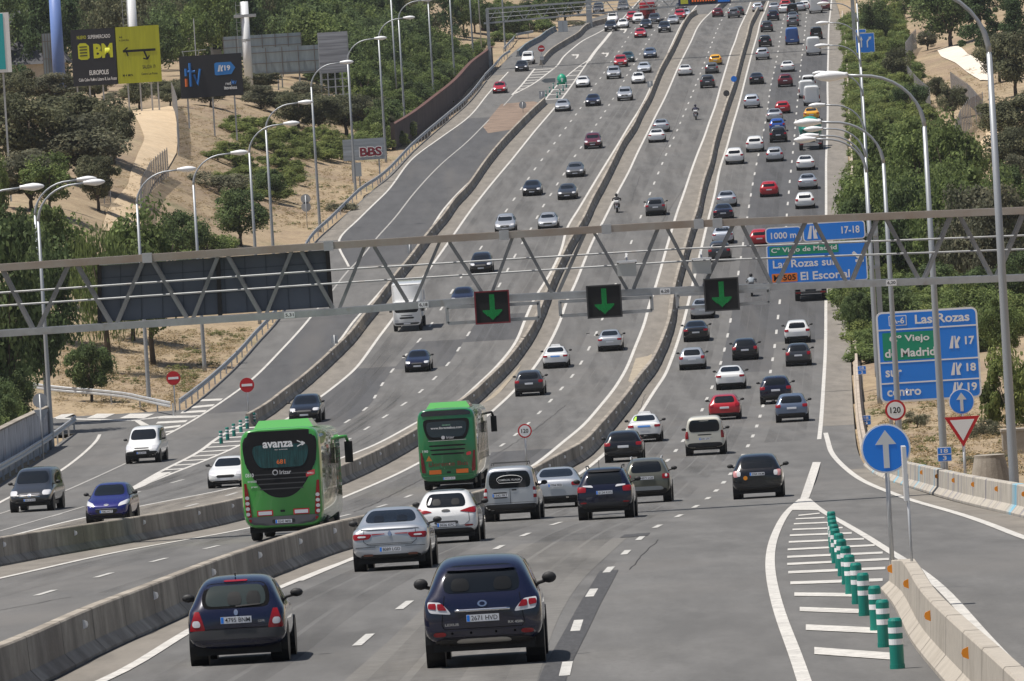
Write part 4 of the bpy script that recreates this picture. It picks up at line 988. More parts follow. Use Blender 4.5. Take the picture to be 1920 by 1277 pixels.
# silver saloon
o = NEAR['tal']; f, bv = det_patch(o, 'sedan', 4.85, 1.87, 1.51)
drop(o, 'tail_light', 'bumper_trim')
both(f, "tail_light", 'rear', [(.50,.78),(.88,.76),(.90,.91),(.42,.90)], M_tail, e=14)
both(f, "tail_light", 'rear', [(.12,.885),(.44,.87),(.44,.90),(.12,.90)], M_tail, e=40)
both(f, "reverse_lamp", 'rear', [(.58,.82),(.78,.82),(.78,.86),(.58,.86)], M_lens, off=.018, e=6)
f("bumper_trim", 'rear', [(-.68,.29),(.68,.29),(.76,.40),(-.76,.40)], M_trim, .010, 14)
both(f, "exhaust_trim", 'rear', rect(.42,.66,.37,.415), mat("bronze_trim", (.25,.12,.09), .3, metal=.6), off=.02, e=8)
f("emblem", 'rear', rect(-.045,.045,.83,.96), M_chrome, .016, 1.3)
f("boot_seam", 'rear', [(-.55,.655),(.55,.655),(.56,.668),(-.56,.668)], M_trimg, .006, 50)
plate(o, bv, "8089 LGD", .52)
seam(o, bv, [(-.62,1.02),(-.64,.72),(-.52,.63),(.52,.63),(.64,.72),(.62,1.02)]); seam(o, bv, [(-.84,.58),(-.36,.59)], .006); seam(o, bv, [(.36,.59),(.84,.58)], .006); seam(o, bv, [(-.70,1.0),(.70,1.0)], .012, paint('silver'), off=.015, name="boot_lip")
seats(f, 1.19, (-.28,.28), .14, .12)
# white hatchback
o = NEAR['aur']; f, bv = det_patch(o, 'hatch', 4.3, 1.77, 1.52)
drop(o, 'tail_light', 'bumper_trim')
both(f, "tail_light", 'rear', [(.36,.90),(.86,.83),(.84,1.02),(.66,.99)], M_tail, e=16)
f("emblem", 'rear', [(-.14,.90),(.14,.90),(.10,.97),(-.10,.97)], M_trimg, .014, 3)
f("bumper_trim", 'rear', rect(-.76,.76,.27,.43), M_trim, .01, 14)
both(f, "reflector", 'rear', rect(.52,.76,.47,.52), M_tail, off=.016, e=5)
f("plate_recess", 'rear', rect(-.34,.34,.55,.64), M_trimg, .008, 20)
f("roof_panel", 'top', [(-.52,-1.35),(.52,-1.35),(.52,.1),(-.52,.1)], paint('dgrey'), .006, 20)
plate(o, bv, "3026 KFC", .53)
seam(o, bv, [(-.64,.98),(-.66,.62),(-.50,.50),(.50,.50),(.66,.62),(.64,.98)]); seam(o, bv, [(-.80,.46),(.80,.46)], .006); seats(f, 1.10, (-.26,.28), .13, .16)
f("window_sticker", 'rear', [(-.52,1.10),(-.44,1.10),(-.38,1.30),(-.44,1.30)], M_white, .02, 8)
# white delivery van
o = NEAR['con']; f, bv = det_patch(o, 'van', 4.35, 1.80, 1.82)
drop(o, 'tail_light', 'bumper_trim')
both(f, "tail_light", 'rear', rect(.76,.87,.74,.86), M_tail, e=30); both(f, "tail_light", 'rear', rect(.76,.87,.98,1.10), M_tail, e=30)
both(f, "reverse_lamp", 'rear', rect(.76,.87,.86,.98), M_lens, e=30)
f("bumper_trim", 'rear', rect(-.86,.86,.36,.56), M_trim, .02, 30)
f("door_seam", 'rear', rect(-.008,.008,.58,1.06), M_trimg, .006, 50)
f("door_handle", 'rear', rect(.05,.22,1.0,1.05), M_trim, .014, 6)
f("door_seam", 'rear', rect(-.84,.84,.60,.612), M_trimg, .006, 50)
f("plate_recess", 'rear', rect(-.58,-.08,.76,.96), M_trim, .004, 10)
b = MB()
for i in range(20):
    a = math.pi*i/19; b_ = math.pi*(i+1)/19
    q = [cast(bv, 'rear', .42*math.cos(t)*1.0, 1.36+.15*math.sin(t)**.8, .016) for t in (a, min(b_, math.pi))]; b.tube(q, .008, 5)
q = [cast(bv, 'rear', x, z, .016) for x, z in ((-.42,1.36),(-.38,1.30),(-.34,1.26),(.34,1.26),(.38,1.30),(.42,1.36))]; b.tube(q, .007, 5)
b.build("window_drawing", M_white, o)
p = cast(bv, 'rear', 0, 1.36, .02); text("COMERCIAL VILLALBA", M_white, .72, .06, o, x=p.x, y=p.y, z=p.z, name="window_lettering")
plate(o, bv, "1542 FRT", .86, x=-.33)
MB().tube([(-.6,-1.6,1.84),(-.6,-1.6,1.92),(.6,-1.6,1.92),(.6,-1.6,1.84)], .018, 6).build("roof_bar", M_trim, o)
MB().tube([(-.6,-.3,1.84),(-.6,-.3,1.92),(.6,-.3,1.92),(.6,-.3,1.84)], .018, 6).build("roof_bar", M_trim, o)
# navy black SUV, grey green SUV, silver saloon, people carrier, cream van
o = NEAR['eco']; f, bv = det_patch(o, 'suv', 4.1, 1.77, 1.66)
both(f, "reverse_lamp", 'rear', [(.34,1.02),(.68,1.06),(.68,1.10),(.40,1.10)], M_lens, off=.02, e=12); both(f, "reflector", 'rear', rect(.58,.78,.52,.57), M_tail, off=.016, e=5)
f("roof_spoiler", 'rear', [(-.52,1.50),(.52,1.50),(.52,1.56),(-.52,1.56)], M_black, .05, 20); plate(o, bv, "6124 KXS", .86)
MB().tube([(-.15,-1.5,1.62),(-.15,-1.6,1.9)], .008, 5).build("antenna", M_black, o)
for s in (1,-1): MB().tube([(s*.56,-1.4,1.62),(s*.58,-1.2,1.70),(s*.58,.3,1.70),(s*.56,.5,1.63)], .02, 6).build("roof_rail", M_trim, o)
o = NEAR['oli']; f, bv = det_patch(o, 'suv', 3.75, 1.69, 1.62)
f("skid_plate", 'rear', [(-.62,.46),(.62,.46),(.54,.60),(-.54,.60)], M_rim, .02, 14); plate(o, bv, "4571 LGB", .90)
both(f, "reverse_lamp", 'rear', rect(.66,.74,.92,1.02), M_lens, off=.02, e=4)
for s in (1,-1): MB().tube([(s*.54,-1.3,1.57),(s*.55,-1.1,1.66),(s*.55,.2,1.66),(s*.54,.4,1.58)], .02, 6).build("roof_rail", M_steel, o)
o = NEAR['aud']; f, bv = det_patch(o, 'sedan', 4.9, 1.86, 1.46); plate(o, bv, "7794 FRD", .82)
f("exhaust", 'rear', rect(.35,.46,.36,.40), M_chrome, .02, 4)
o = NEAR['pri']; f, bv = det_patch(o, 'hatch', 4.6, 1.78, 1.58); plate(o, bv, "2904 HKM", .86)
both(f, "reverse_lamp", 'rear', rect(.58,.72,.80,.98), M_lens, off=.02, e=5)
drop(o, 'tail_light'); both(f, "tail_light", 'rear', rect(.66,.84,.78,1.0), mat("tail_pink", (.55,.25,.25), .2, coat=.6), e=6)
p = cast(bv, 'rear', -.42, .74, .012); MB().lathe([(-.012,.075),(.0,.075)], 18, axis='y', c=tuple(p)).build("round_sticker", M_orange, o)
o = NEAR['cre']; f, bv = det_patch(o, 'van', 4.9, 1.93, 1.9)
f("door_handle", 'rear', rect(-.34,.34,.97,1.03), M_trim, .014, 12); plate(o, bv, "0391 LFX", .80)
# oncoming vans and minivan
o = NEAR['vit']; f, bv = det_patch(o, 'van', 5.1, 1.93, 1.92)
drop(o, 'grille'); f("grille", 'front', [(-.42,.60),(.42,.60),(.50,.84),(-.50,.84)], M_trim, .012, 10)
for z in (.65,.71,.77): f("grille_bar", 'front', rect(-.46,.46,z,z+.022), M_chrome, .024, 30)
f("emblem", 'front', rect(-.085,.085,.645,.815), M_chrome, .034, 2); f("bumper_chrome", 'front', rect(-.7,.7,.43,.45), M_chrome, .014, 30)
plate(o, bv, "5013 KVB", .53, 'front')
o = NEAR['bmx']; f, bv = det_patch(o, 'hatch', 4.1, 1.75, 1.6)
drop(o, 'grille', 'headlight'); both(f, "headlight", 'front', [(.46,.66),(.84,.76),(.84,.94),(.52,.80)], M_lens, e=14)
f("grille", 'front', [(-.36,.38),(.36,.38),(.50,.58),(-.50,.58)], M_trim, .012, 6); f("grille_bar", 'front', rect(-.44,.44,.585,.60), M_chrome, .018, 20)
f("emblem", 'front', rect(-.10,.10,.70,.78), M_chrome, .016, 2); plate(o, bv, "7082 HYT", .48, 'front')
o = NEAR['opl']; f, bv = det_patch(o, 'van', 4.8, 1.9, 1.97)
drop(o, 'bumper_trim'); f("bumper_trim", 'front', rect(-.86,.86,.36,.66), M_trim, .018, 20); f("grille", 'front', rect(-.40,.40,.80,.86), M_trim, .016, 10); plate(o, bv, "9120 DWX", .58, 'front')

# black gates and roofs on mid distance cars: taxis
def taxi(x, y, road, label):
    new, proto = car('sedan', 'white', 'R', 1, 4.65, 1.76, 1.46, ('taxi',))
    o = new or copy_tree(proto); tag(o, label, "taxi", "white taxis with roof signs"); put(o, x, y, 4.65, road, 'R')
    if new is not None:
        f, bv = det_patch(o, 'sedan', 4.65, 1.76, 1.46)
        f("boot_lettering", 'rear', rect(-.34,.34,.80,.90), mat("taxi_blue", (.08,.25,.65), .4), .012, 10)
        b = MB().prism([(-.34,0),(.34,0),(.28,.13),(-.28,.13)], -.09, .09); q = b.build("roof_sign", M_white, o); q.location = (0, -.15, 1.44)
    return o
t1 = taxi(1210, 829, 'D', "white taxi with a roof sign and green window sticker, left of the cream van")
f, bv = det_patch(t1, 'sedan', 4.65, 1.76, 1.46)
taxi(1043, 690, 'C', "white taxi in the middle carriageway below the middle green arrow panel")
f("rear_advert", 'rear', [(-.56,1.14),(-.40,1.14),(-.38,1.34),(-.46,1.34)], mat("lime_sticker", (.42,.70,.08), .4), .012, 20)

# ------------------------------------------------------------------ the two green buses
def bus(x, y, col, label, second):
    L, Wd, H = 12.2, 2.55, 3.55; hw = Wd/2; root = empty("bus", label, "bus", "green coaches heading out of the city")
    # body: rounded box drawn as rings
    b = MB(); vs = []; n = 28; st = [(0,.93,.16),(.03,.965,.08),(.14,.99,.03),(.45,1,0),(6,1,0),(11.6,1,0),(12.0,.98,.08),(12.2,.90,.3)]
    for s, w, dz in st:
        z0, z1 = .40+dz*.6, H-dz*.35; zc, hz = (z0+z1)/2, (z1-z0)/2
        for k in range(n):
            t = 2*math.pi*(k+.5)/n; c, s_ = math.cos(t), math.sin(t); e = .28
            vs.append((hw*w*math.copysign(abs(c)**e, c), s-L/2, zc+hz*math.copysign(abs(s_)**e, s_)))
    fs = [(i*n+k, i*n+(k+1)%n, (i+1)*n+(k+1)%n, (i+1)*n+k) for i in range(len(st)-1) for k in range(n)]
    fs += [tuple(range(n)), tuple(range((len(st)-1)*n, len(st)*n))]
    b.add(vs, fs); bo = b.build("body", paint(col), root, smooth=True)
    bo.modifiers.new("edges", 'EDGE_SPLIT').split_angle = R(38)
    bv = BVHTree.FromPolygons([Vector(v) for v in b.v], b.f)
    def f(name, view, pts, m, off=.012, e=9, nu=18, nv=6, par=None): return patch(bv, view, *pts, off, e, nu, nv).build(name, m, par or root, smooth=True)
    M_sideg = mat("coach_side_glass", (.02,.022,.024), .07, spec=.7); M_low = mat("coach_lower_side", (.34,.32,.27), .18, metal=.75, var=.35, vscale=1.2, stretch=(1,1,.2))
    for sd in ('left','right'):
        f("side_window", sd, rect(-L/2+.30, L/2-.5, 1.55, 3.05), M_sideg, .008, 50); f("lower_panel", sd, rect(-L/2+.22, L/2-.3, .55, 1.53), M_low, .008, 50)
        for k in range(1, 7): 
            yk = -L/2+.3+k*1.7; f("window_post", sd, rect(yk-.05, yk+.05, 1.56, 3.04), M_trim, .014, 50, 2, 3)
    M_roofg = mat('bus_roof_grey', (.16,.165,.17), .4, var=.2)
    f('roof_panel', 'top', rect(-1.12,1.12,-L/2+.5,L/2-.3), M_roofg, .012, 40)
    if not second:
        f("rear_mask", 'rear', [(-1.12,2.25),(1.12,2.25),(1.20,3.45),(-1.20,3.45)], M_black, .010, 26)
        g = MB(); vs = []
        for i in range(21):
            u = -1+2*i/20; x_ = u*1.12; zb = 1.35 + 1.1*abs(u)**2.4
            for j in range(5): vs.append(cast(bv, 'rear', x_*(1 if j > 1 else .98), zb+(2.5-zb)*j/4, .012))
        g.add(vs, [(i*5+j,(i+1)*5+j,(i+1)*5+j+1,i*5+j+1) for i in range(20) for j in range(4)]); g.build("rear_mask", M_black, root, smooth=True)
        f("rear_window", 'rear', [(-.72,2.30),(.78,2.30),(.96,3.02),(-.94,3.02)], mat("teal_curtain_glass", (.012,.075,.085), .08, spec=.6, var=.5, vscale=6, stretch=(6,1,.3)), .022, 12)
        for z in (1.62,1.78,1.94,2.08): f("vent_louvre", 'rear', rect(-.85+.35*(2.1-z),.85-.35*(2.1-z), z, z+.035), M_trimg, .022, 50)
        p = cast(bv,'rear',.05,3.02,.035); text("avanza", M_white, .95, .19, root, x=p.x-.1, y=p.y, z=p.z, name="lettering", bold=.03)
        q = MB()
        for dx in (0,.10): q.bar((.56+dx*1.4,0,.09-dx*.3),(.74+dx*.6,0,0),.03,.01).bar((.74+dx*.6,0,0),(.56+dx*1.4,0,-.09+dx*.3),.03,.01)
        qq = q.build("emblem", M_white, root); qq.location = (0,p.y,p.z)
        p = cast(bv,'rear',.05,2.86,.035); text("by avanza", M_white, .4, .04, root, x=p.x, y=p.y, z=p.z)
        p = cast(bv,'rear',.02,2.48,.035); text("681", mat("led_orange", (.55,.12,.02), .5, emit=.25), .27, .14, root, x=p.x, y=p.y, z=p.z, name="route_number")
        p = cast(bv,'rear',.02,2.15,.030); text("Irizar", M_lens, .36, .13, root, x=p.x+.12, y=p.y, z=p.z); MB().lathe([(-.01,.09),(0,.09)],18,axis='y',c=(p.x-.2,p.y,p.z)).build("emblem", M_lens, root); MB().lathe([(-.016,.06),(-.012,.06)],18,axis='y',c=(p.x-.2,p.y,p.z)).build("emblem", M_black, root)
        p = cast(bv,'rear',-1.0,2.1,.03); text("0810", M_white, .26, .12, root, x=-.99, y=p.y-.02, z=2.1, name="fleet_number")
        p = cast(bv,'rear',-.92,1.88,.03); text("avanza", M_white, .28, .06, root, x=-.92, y=p.y, z=1.9); text("grupo", M_white, .2, .05, root, x=-.86, y=p.y, z=1.72)
        s_ = f("red_sticker", 'rear', [(.78,1.95),(1.06,2.03),(1.06,2.19),(.78,2.11)], mat("sticker_red", (.6,.05,.06), .4), .02, 50)
        p = cast(bv,'rear',.92,2.07,.03); text("METRO", M_white, .2, .06, root, x=p.x, y=p.y, z=p.z)
        both(f, "lamp_column", 'rear', [(.98,.78),(1.22,.78),(1.20,1.85),(1.10,1.85)], M_tail, off=.02, e=30)
        for z in (.88,1.05,1.22,1.39): both(f, "lamp", 'rear', rect(1.04,1.17,z-.055,z+.055), M_lens, off=.035, e=2.2)
        for s in (1,-1):
            a, c = (.32,.82) if s > 0 else (-.82,-.32)
            f("marker_panel", 'rear', rect(a,c,.80,.98), M_red, .02, 50); f("marker_panel", 'rear', rect(a+.04,c-.04,.835,.945), M_plate, .028, 50)
        f("bumper", 'rear', rect(-1.16,1.16,.50,.78), mat("bumper_grey", (.11,.11,.115), .5), .03, 30)
        both(f, "reflector", 'rear', rect(1.0,1.1,.62,.72), M_tail, off=.045, e=2.2)
        f("grille_slot", 'rear', rect(-.09,.06,.90,.97), M_black, .02, 10)
        f("plate_recess", 'rear', rect(-.36,.36,.56,.68), M_trim, .034, 30); pl = "8243 MFB"
    else:
        f("rear_mask", 'rear', [(-.86,2.20),(.86,2.20),(1.06,3.10),(-1.06,3.10)], M_black, .012, 18)
        f("rear_window", 'rear', [(-.78,2.32),(.78,2.32),(.92,3.0),(-.92,3.0)], mat("bus_rear_glass", (.02,.04,.055), .08, spec=.6), .022, 12)
        f("roof_cap", 'rear', [(-1.1,3.24),(1.1,3.24),(1.02,3.46),(-1.02,3.46)], mat("cap_dark", (.015,.022,.04), .15, coat=.7), .015, 30)
        for z in (1.56,1.74,1.92): f("vent_louvre", 'rear', rect(-.80+.2*(1.95-z),.80-.2*(1.95-z), z, z+.07), M_black, .016, 14)
        f("chrome_strip", 'rear', [(-.82,2.16),(.82,2.16),(.82,2.19),(-.82,2.19)], M_chrome, .026, 50)
        p = cast(bv,'rear',0,2.72,.035); text("www.llorentebus.com", M_white, 1.35, .10, root, x=0, y=p.y, z=2.72); text("SÍGUENOS", mat("pale_green", (.3,.6,.4), .5), .36, .07, root, x=0, y=p.y, z=2.84)
        text("Irizar", M_lens, .34, .11, root, x=.15, y=p.y-.01, z=2.30); MB().lathe([(-.01,.08),(0,.08)],18,axis='y',c=(-.16,p.y-.01,2.30)).build("emblem", M_lens, root)
        p = cast(bv,'rear',-.98,1.70,.03); text("190", M_white, .24, .11, root, x=-.96, y=p.y, z=1.74, name="fleet_number")
        g = MB().prism([(-.13,-.1),(.13,-.1),(0,.14)], -.004, .004).build("triangle_sticker", mat("sticker_orange", (.5,.2,.03), .5), root); p = cast(bv,'rear',-.82,1.42,.03); g.location = p
        p = cast(bv,'rear',0,1.15,.03); text("Llorente Bus", mat("dark_red_text", (.16,.05,.03), .5), 1.7, .19, root, x=0, y=p.y, z=1.17); text("autocares", mat("dark_green_text", (.03,.12,.04), .5), .8, .07, root, x=0, y=p.y, z=.98)
        f("red_sticker", 'rear', [(.80,1.48),(1.0,1.52),(1.0,1.66),(.80,1.62)], mat("sticker_red", (.6,.05,.06), .4), .02, 6)
        both(f, "lamp_column", 'rear', [(.98,.80),(1.20,.84),(1.21,1.70),(1.10,1.70)], mat("tail_dark_red", (.16,.008,.01), .2, coat=.6), off=.02, e=30)
        M_orp = mat("panel_orange", (.70,.16,.02), .5)
        for s in (1,-1):
            a, c = (.32,.84) if s > 0 else (-.84,-.32)
            f("marker_panel", 'rear', rect(a,c,.74,.92), M_orp, .02, 50)
        f("bumper_ridge", 'rear', rect(-1.16,1.16,.66,.71), paint(col), .06, 50)
        f("grille_slot", 'rear', rect(-.09,.09,.76,.84), M_black, .02, 10); pl = "5521 JLD"
    p = cast(bv,'rear',0,.58 if not second else .54,.05)
    q = MB().box(-.26,.26,-.008,.008,-.056,.056).build("license_plate", M_plate, root); q.location = (p.x, p.y-.01, .61 if not second else .54)
    text(pl, M_black, .4, .075, q, x=.025, y=-.011, name="plate_lettering", bold=.004); MB().box(-.255,-.21,-.011,-.007,-.05,.05).build("plate_band", M_blue, q)
    # roof unit, mirrors, wheels
    u = MB(); u.add([(-.95,-3.6,H-.02),(.95,-3.6,H-.02),(.95,-.6,H-.02),(-.95,-.6,H-.02),(-.78,-3.3,H+.24),(.78,-3.3,H+.24),(.78,-.9,H+.24),(-.78,-.9,H+.24)], [(3,2,1,0),(4,5,6,7),(0,1,5,4),(1,2,6,5),(2,3,7,6),(3,0,4,7)])
    u.build("roof_unit", paint('green') if second else paint(col), root)
    for s in (1,-1):
        m = MB().tube([(s*1.2,L/2-.1,3.1),(s*1.45,L/2+.15,3.12),(s*1.52,L/2+.2,2.9)], .06, 8).build("mirror", M_trim if second else paint(col), root, smooth=True)
        MB().box(s*1.52-.13,s*1.52+.13,L/2+.08,L/2+.26,2.25,2.95).build("mirror_head", M_black, m)
    for s in (1,-1):
        for y_ in (-L/2+3.0, L/2-2.7): wheel(root, s*(hw-.22), y_, .5, .34)
    MB().box(-1.1,1.1,-L/2+.4,L/2-.3,.28,.5).build("underbody", M_black, root)
    put(root, x, y, L, 'C', 'R', None, .246)
    return root
bus(545, 1010, 'green', "nearer green coach with a black V shaped rear and route number 681", False)
bus(850, 917, 'green2', "farther darker green coach with orange panels above its bumper", True)
# ------------------------------------------------------------------ lorries, far bus, motorcycles
def rbox(w, L, z0, z1, inset=.06, n=28, e=.22):
    b = MB(); vs = []; st = [(0,.93,.08),(.05,.985,.02),(.2,1,0),(L-.2,1,0),(L-.05,.985,.02),(L,.93,.08)]; hw = w/2; zc, hz = (z0+z1)/2, (z1-z0)/2
    for s, q, d in st:
        for k in range(n):
            t = 2*math.pi*(k+.5)/n; c, s_ = math.cos(t), math.sin(t); vs.append((hw*q*math.copysign(abs(c)**e,c), s-L/2, zc+(hz-d)*math.copysign(abs(s_)**e,s_)))
    b.add(vs, [(i*n+k,i*n+(k+1)%n,(i+1)*n+(k+1)%n,(i+1)*n+k) for i in range(len(st)-1) for k in range(n)]+[tuple(range(n)),tuple(range((len(st)-1)*n,len(st)*n))])
    return b, BVHTree.FromPolygons([Vector(v) for v in b.v], b.f)
def rb_obj(name, args, m, par, loc=(0,0,0)):
    b, bv = rbox(*args); o = b.build(name, m, par, smooth=True); o.modifiers.new("edges",'EDGE_SPLIT').split_angle = R(38); o.location = loc
    return o, bv, (lambda nm, view, pts, mm, off=.012, e=14: patch(bv, view, *pts, off, e, 12, 4).build(nm, mm, o, smooth=True))
M_tarp = mat("teal_drum", (.02,.26,.21), .5); M_chas = mat("chassis_grey", (.10,.11,.12), .6); M_dirtyw = mat("dusty_white", (.52,.52,.50), .6, var=.2)
# concrete mixer going away
t = empty("concrete_mixer", "concrete mixer lorry with a teal green drum in the right outbound lane", "lorry", "vehicles driving out of the city on the motorway")
MB().box(-.45,.45,-4.2,4.0,.75,1.05).build("chassis", M_chas, t)
c, bv, f = rb_obj("cab", (2.45,2.0,.6,2.9), paint('white'), t, (0,3.3,0)); f("windscreen",'front',rect(-1.05,1.05,1.7,2.6),M_glass); f("side_window",'left',rect(-.2,.7,1.7,2.5),M_glass); f("side_window",'right',rect(-.2,.7,1.7,2.5),M_glass)
ax = (Vector((0,2.3,-.75))).normalized(); q = MB().lathe([(-2.6,.45),(-2.3,.85),(-.6,1.2),(.8,1.2),(2.2,.8),(2.5,.3)], 24, axis='y').build("drum", M_tarp, t, smooth=True); q.location = (0,-.5,2.15); q.rotation_euler = (R(-10),0,0)
MB().lathe([(-.1,.9),(.5,.65)],20,axis='z',c=(0,-3.6,2.35)).build("hopper", M_tarp, t); MB().add([(-.3,-4.1,1.9),(.3,-4.1,1.9),(.25,-4.4,1.1),(-.25,-4.4,1.1),(-.3,-4.0,1.9),(.3,-4.0,1.9),(.25,-4.3,1.1),(-.25,-4.3,1.1)],[(0,1,2,3),(7,6,5,4),(0,3,7,4),(1,5,6,2)]).build("chute", M_tarp, t)
for s in (1,-1): MB().bar((s*.95,-4.0,.9),(s*.6,-3.3,2.6),.12).build("drum_support", M_chas, t); MB().box(s*1.2-.06*s,s*1.2+.02*s,-4.2,-1.2,.95,1.25).build("mudguard", M_rim, t)
b = MB()
for z in (.75,1.0,1.25): b.box(-1.15,1.15,-4.35,-4.28,z,z+.11)
b.build("rear_ladder_bars", M_dirtyw, t)
for s in (1,-1): MB().box(s*.95-.18,s*.95+.18,-4.42,-4.36,.62,.75).build("tail_light", M_tail, t)
for y in (-3.3,-1.9,2.9):
    for s in (1,-1): wheel(t, s*1.05, y, .5, .38)
put(t, 1521, 281, 8.4, 'D', 'R', None, .11)
# white box lorry, oncoming
t = empty("box_lorry", "white oncoming box lorry below the gantry in the lane by the left barrier", "lorry", "vehicles coming towards the camera")
bx, bv, f = rb_obj("cargo_box", (2.35,4.6,.95,3.55,.06,28,.10), paint('white'), t, (0,-1.0,0)); f("roof_edge",'front',rect(-1.1,1.1,3.38,3.46),M_dirtyw)
c, bv, f = rb_obj("cab", (2.1,2.2,.45,2.35), paint('white'), t, (0,2.35,0)); f("windscreen",'front',rect(-.92,.92,1.45,2.15),M_glass); f("grille",'front',rect(-.55,.55,.98,1.12),M_trim); f("grille",'front',rect(-.45,.45,1.2,1.26),M_trim)
for s in (1,-1):
    a = [(s*.62,.72),(s*.95,.72),(s*.95,.92),(s*.62,.92)]; a = a if s > 0 else [a[1],a[0],a[3],a[2]]; f("headlight",'front',a,M_lens,.014,6)
    f("side_window",'right' if s > 0 else 'left',rect(-.3,.75,1.45,2.1),M_glass); MB().box(s*1.22-.1,s*1.22+.1,3.0,3.12,1.5,1.95).build("mirror", M_trim, t); MB().bar((s*1.0,2.95,1.7),(s*1.2,3.05,1.7),.04).build("mirror_arm", M_trim, t)
f("bumper",'front',rect(-.98,.98,.5,.68),M_trimg,.02,30); f("license_plate",'front',rect(-.26,.26,.55,.65),M_plate,.03,50); MB().box(-.4,.4,-3.2,2.5,.6,.9).build("chassis", M_chas, t)
for y in (-2.0,2.3):
    for s in (1,-1): wheel(t, s*.95, y, .42, .28)
put(t, 766, 620, 6.9, 'B', 'F', None, .17)
# dark tipper lorry half hidden by the exit sign
t = empty("tipper_lorry", "dark tipper lorry whose rear shows under the overhead blue exit sign", "lorry", "vehicles driving out of the city on the motorway")
rb_obj("tipper_body", (2.5,5.6,1.0,2.9,.06,28,.1), mat("tipper_dark", (.03,.032,.036), .6), t, (0,-1.0,0)); rb_obj("cab", (2.4,2.0,.6,2.8), paint('dgrey'), t, (0,3.0,0))
MB().box(-1.2,1.2,-3.95,-3.8,.62,.80).build("rear_bumper", M_trimg, t); MB().box(-1.0,1.0,-3.84,-3.79,1.35,1.6).build("tailboard_band", mat("tipper_rust", (.10,.05,.03), .8), t); MB().box(-.4,.4,-3.6,3.6,.6,1.0).build("chassis", M_chas, t)
for s in (1,-1): MB().box(s*.95-.2,s*.95+.2,-3.98,-3.94,.65,.77).build("tail_light", M_tail, t)
for y in (-2.6,-1.3,2.7):
    for s in (1,-1): wheel(t, s*1.03, y, .5, .38)
put(t, 1521, 563, 8.0, 'D', 'R', None, .17)
# red bus far up the hill
t = empty("bus", "red oncoming bus at the top centre in the far left carriageway", "bus", "vehicles coming towards the camera")
c, bv, f = rb_obj("body", (2.5,11.5,.4,3.2), paint('red'), t); f("windscreen",'front',rect(-1.1,1.1,1.35,2.75),M_glass); f("front_panel",'front',rect(-1.15,1.15,.5,1.3),paint('dnavy'))
for sd in ('left','right'): f("side_window",sd,rect(-5,5.2,1.5,2.7),M_glass)
for s in (1,-1):
    MB().box(s*1.4-.1,s*1.4+.1,5.6,5.8,1.8,2.4).build("mirror", M_black, t)
    for y in (-3,3.2): wheel(t, s*1.05, y, .48, .3, False)
put(t, 1216, 40, 11.5, 'B', 'F', None, .2)
# motorcycles and riders
def skin_body(name, chain, rad, m, parent, lev=1):
    me = bpy.data.meshes.new(name); ks = list(chain['v']); me.from_pydata([chain['v'][k] for k in ks], [(ks.index(a), ks.index(b)) for a, b in chain['e']], [])
    o = bpy.data.objects.new(name, me); COL.objects.link(o); o.modifiers.new("skin",'SKIN'); sv = me.skin_vertices[0].data
    for i, k in enumerate(ks): sv[i].radius = rad[k] if isinstance(rad[k], tuple) else (rad[k], rad[k]); sv[i].use_root = (k == 'pelvis')
    sb = o.modifiers.new("sub",'SUBSURF'); sb.levels = lev; sb.render_levels = lev
    m2 = bpy.data.meshes.new_from_object(o.evaluated_get(bpy.context.evaluated_depsgraph_get())); bpy.data.objects.remove(o); m2.materials.clear(); m2.materials.append(m); m2.polygons.foreach_set("use_smooth",[True]*len(m2.polygons)); m2.name = name
    return link(bpy.data.objects.new(name, m2), parent)
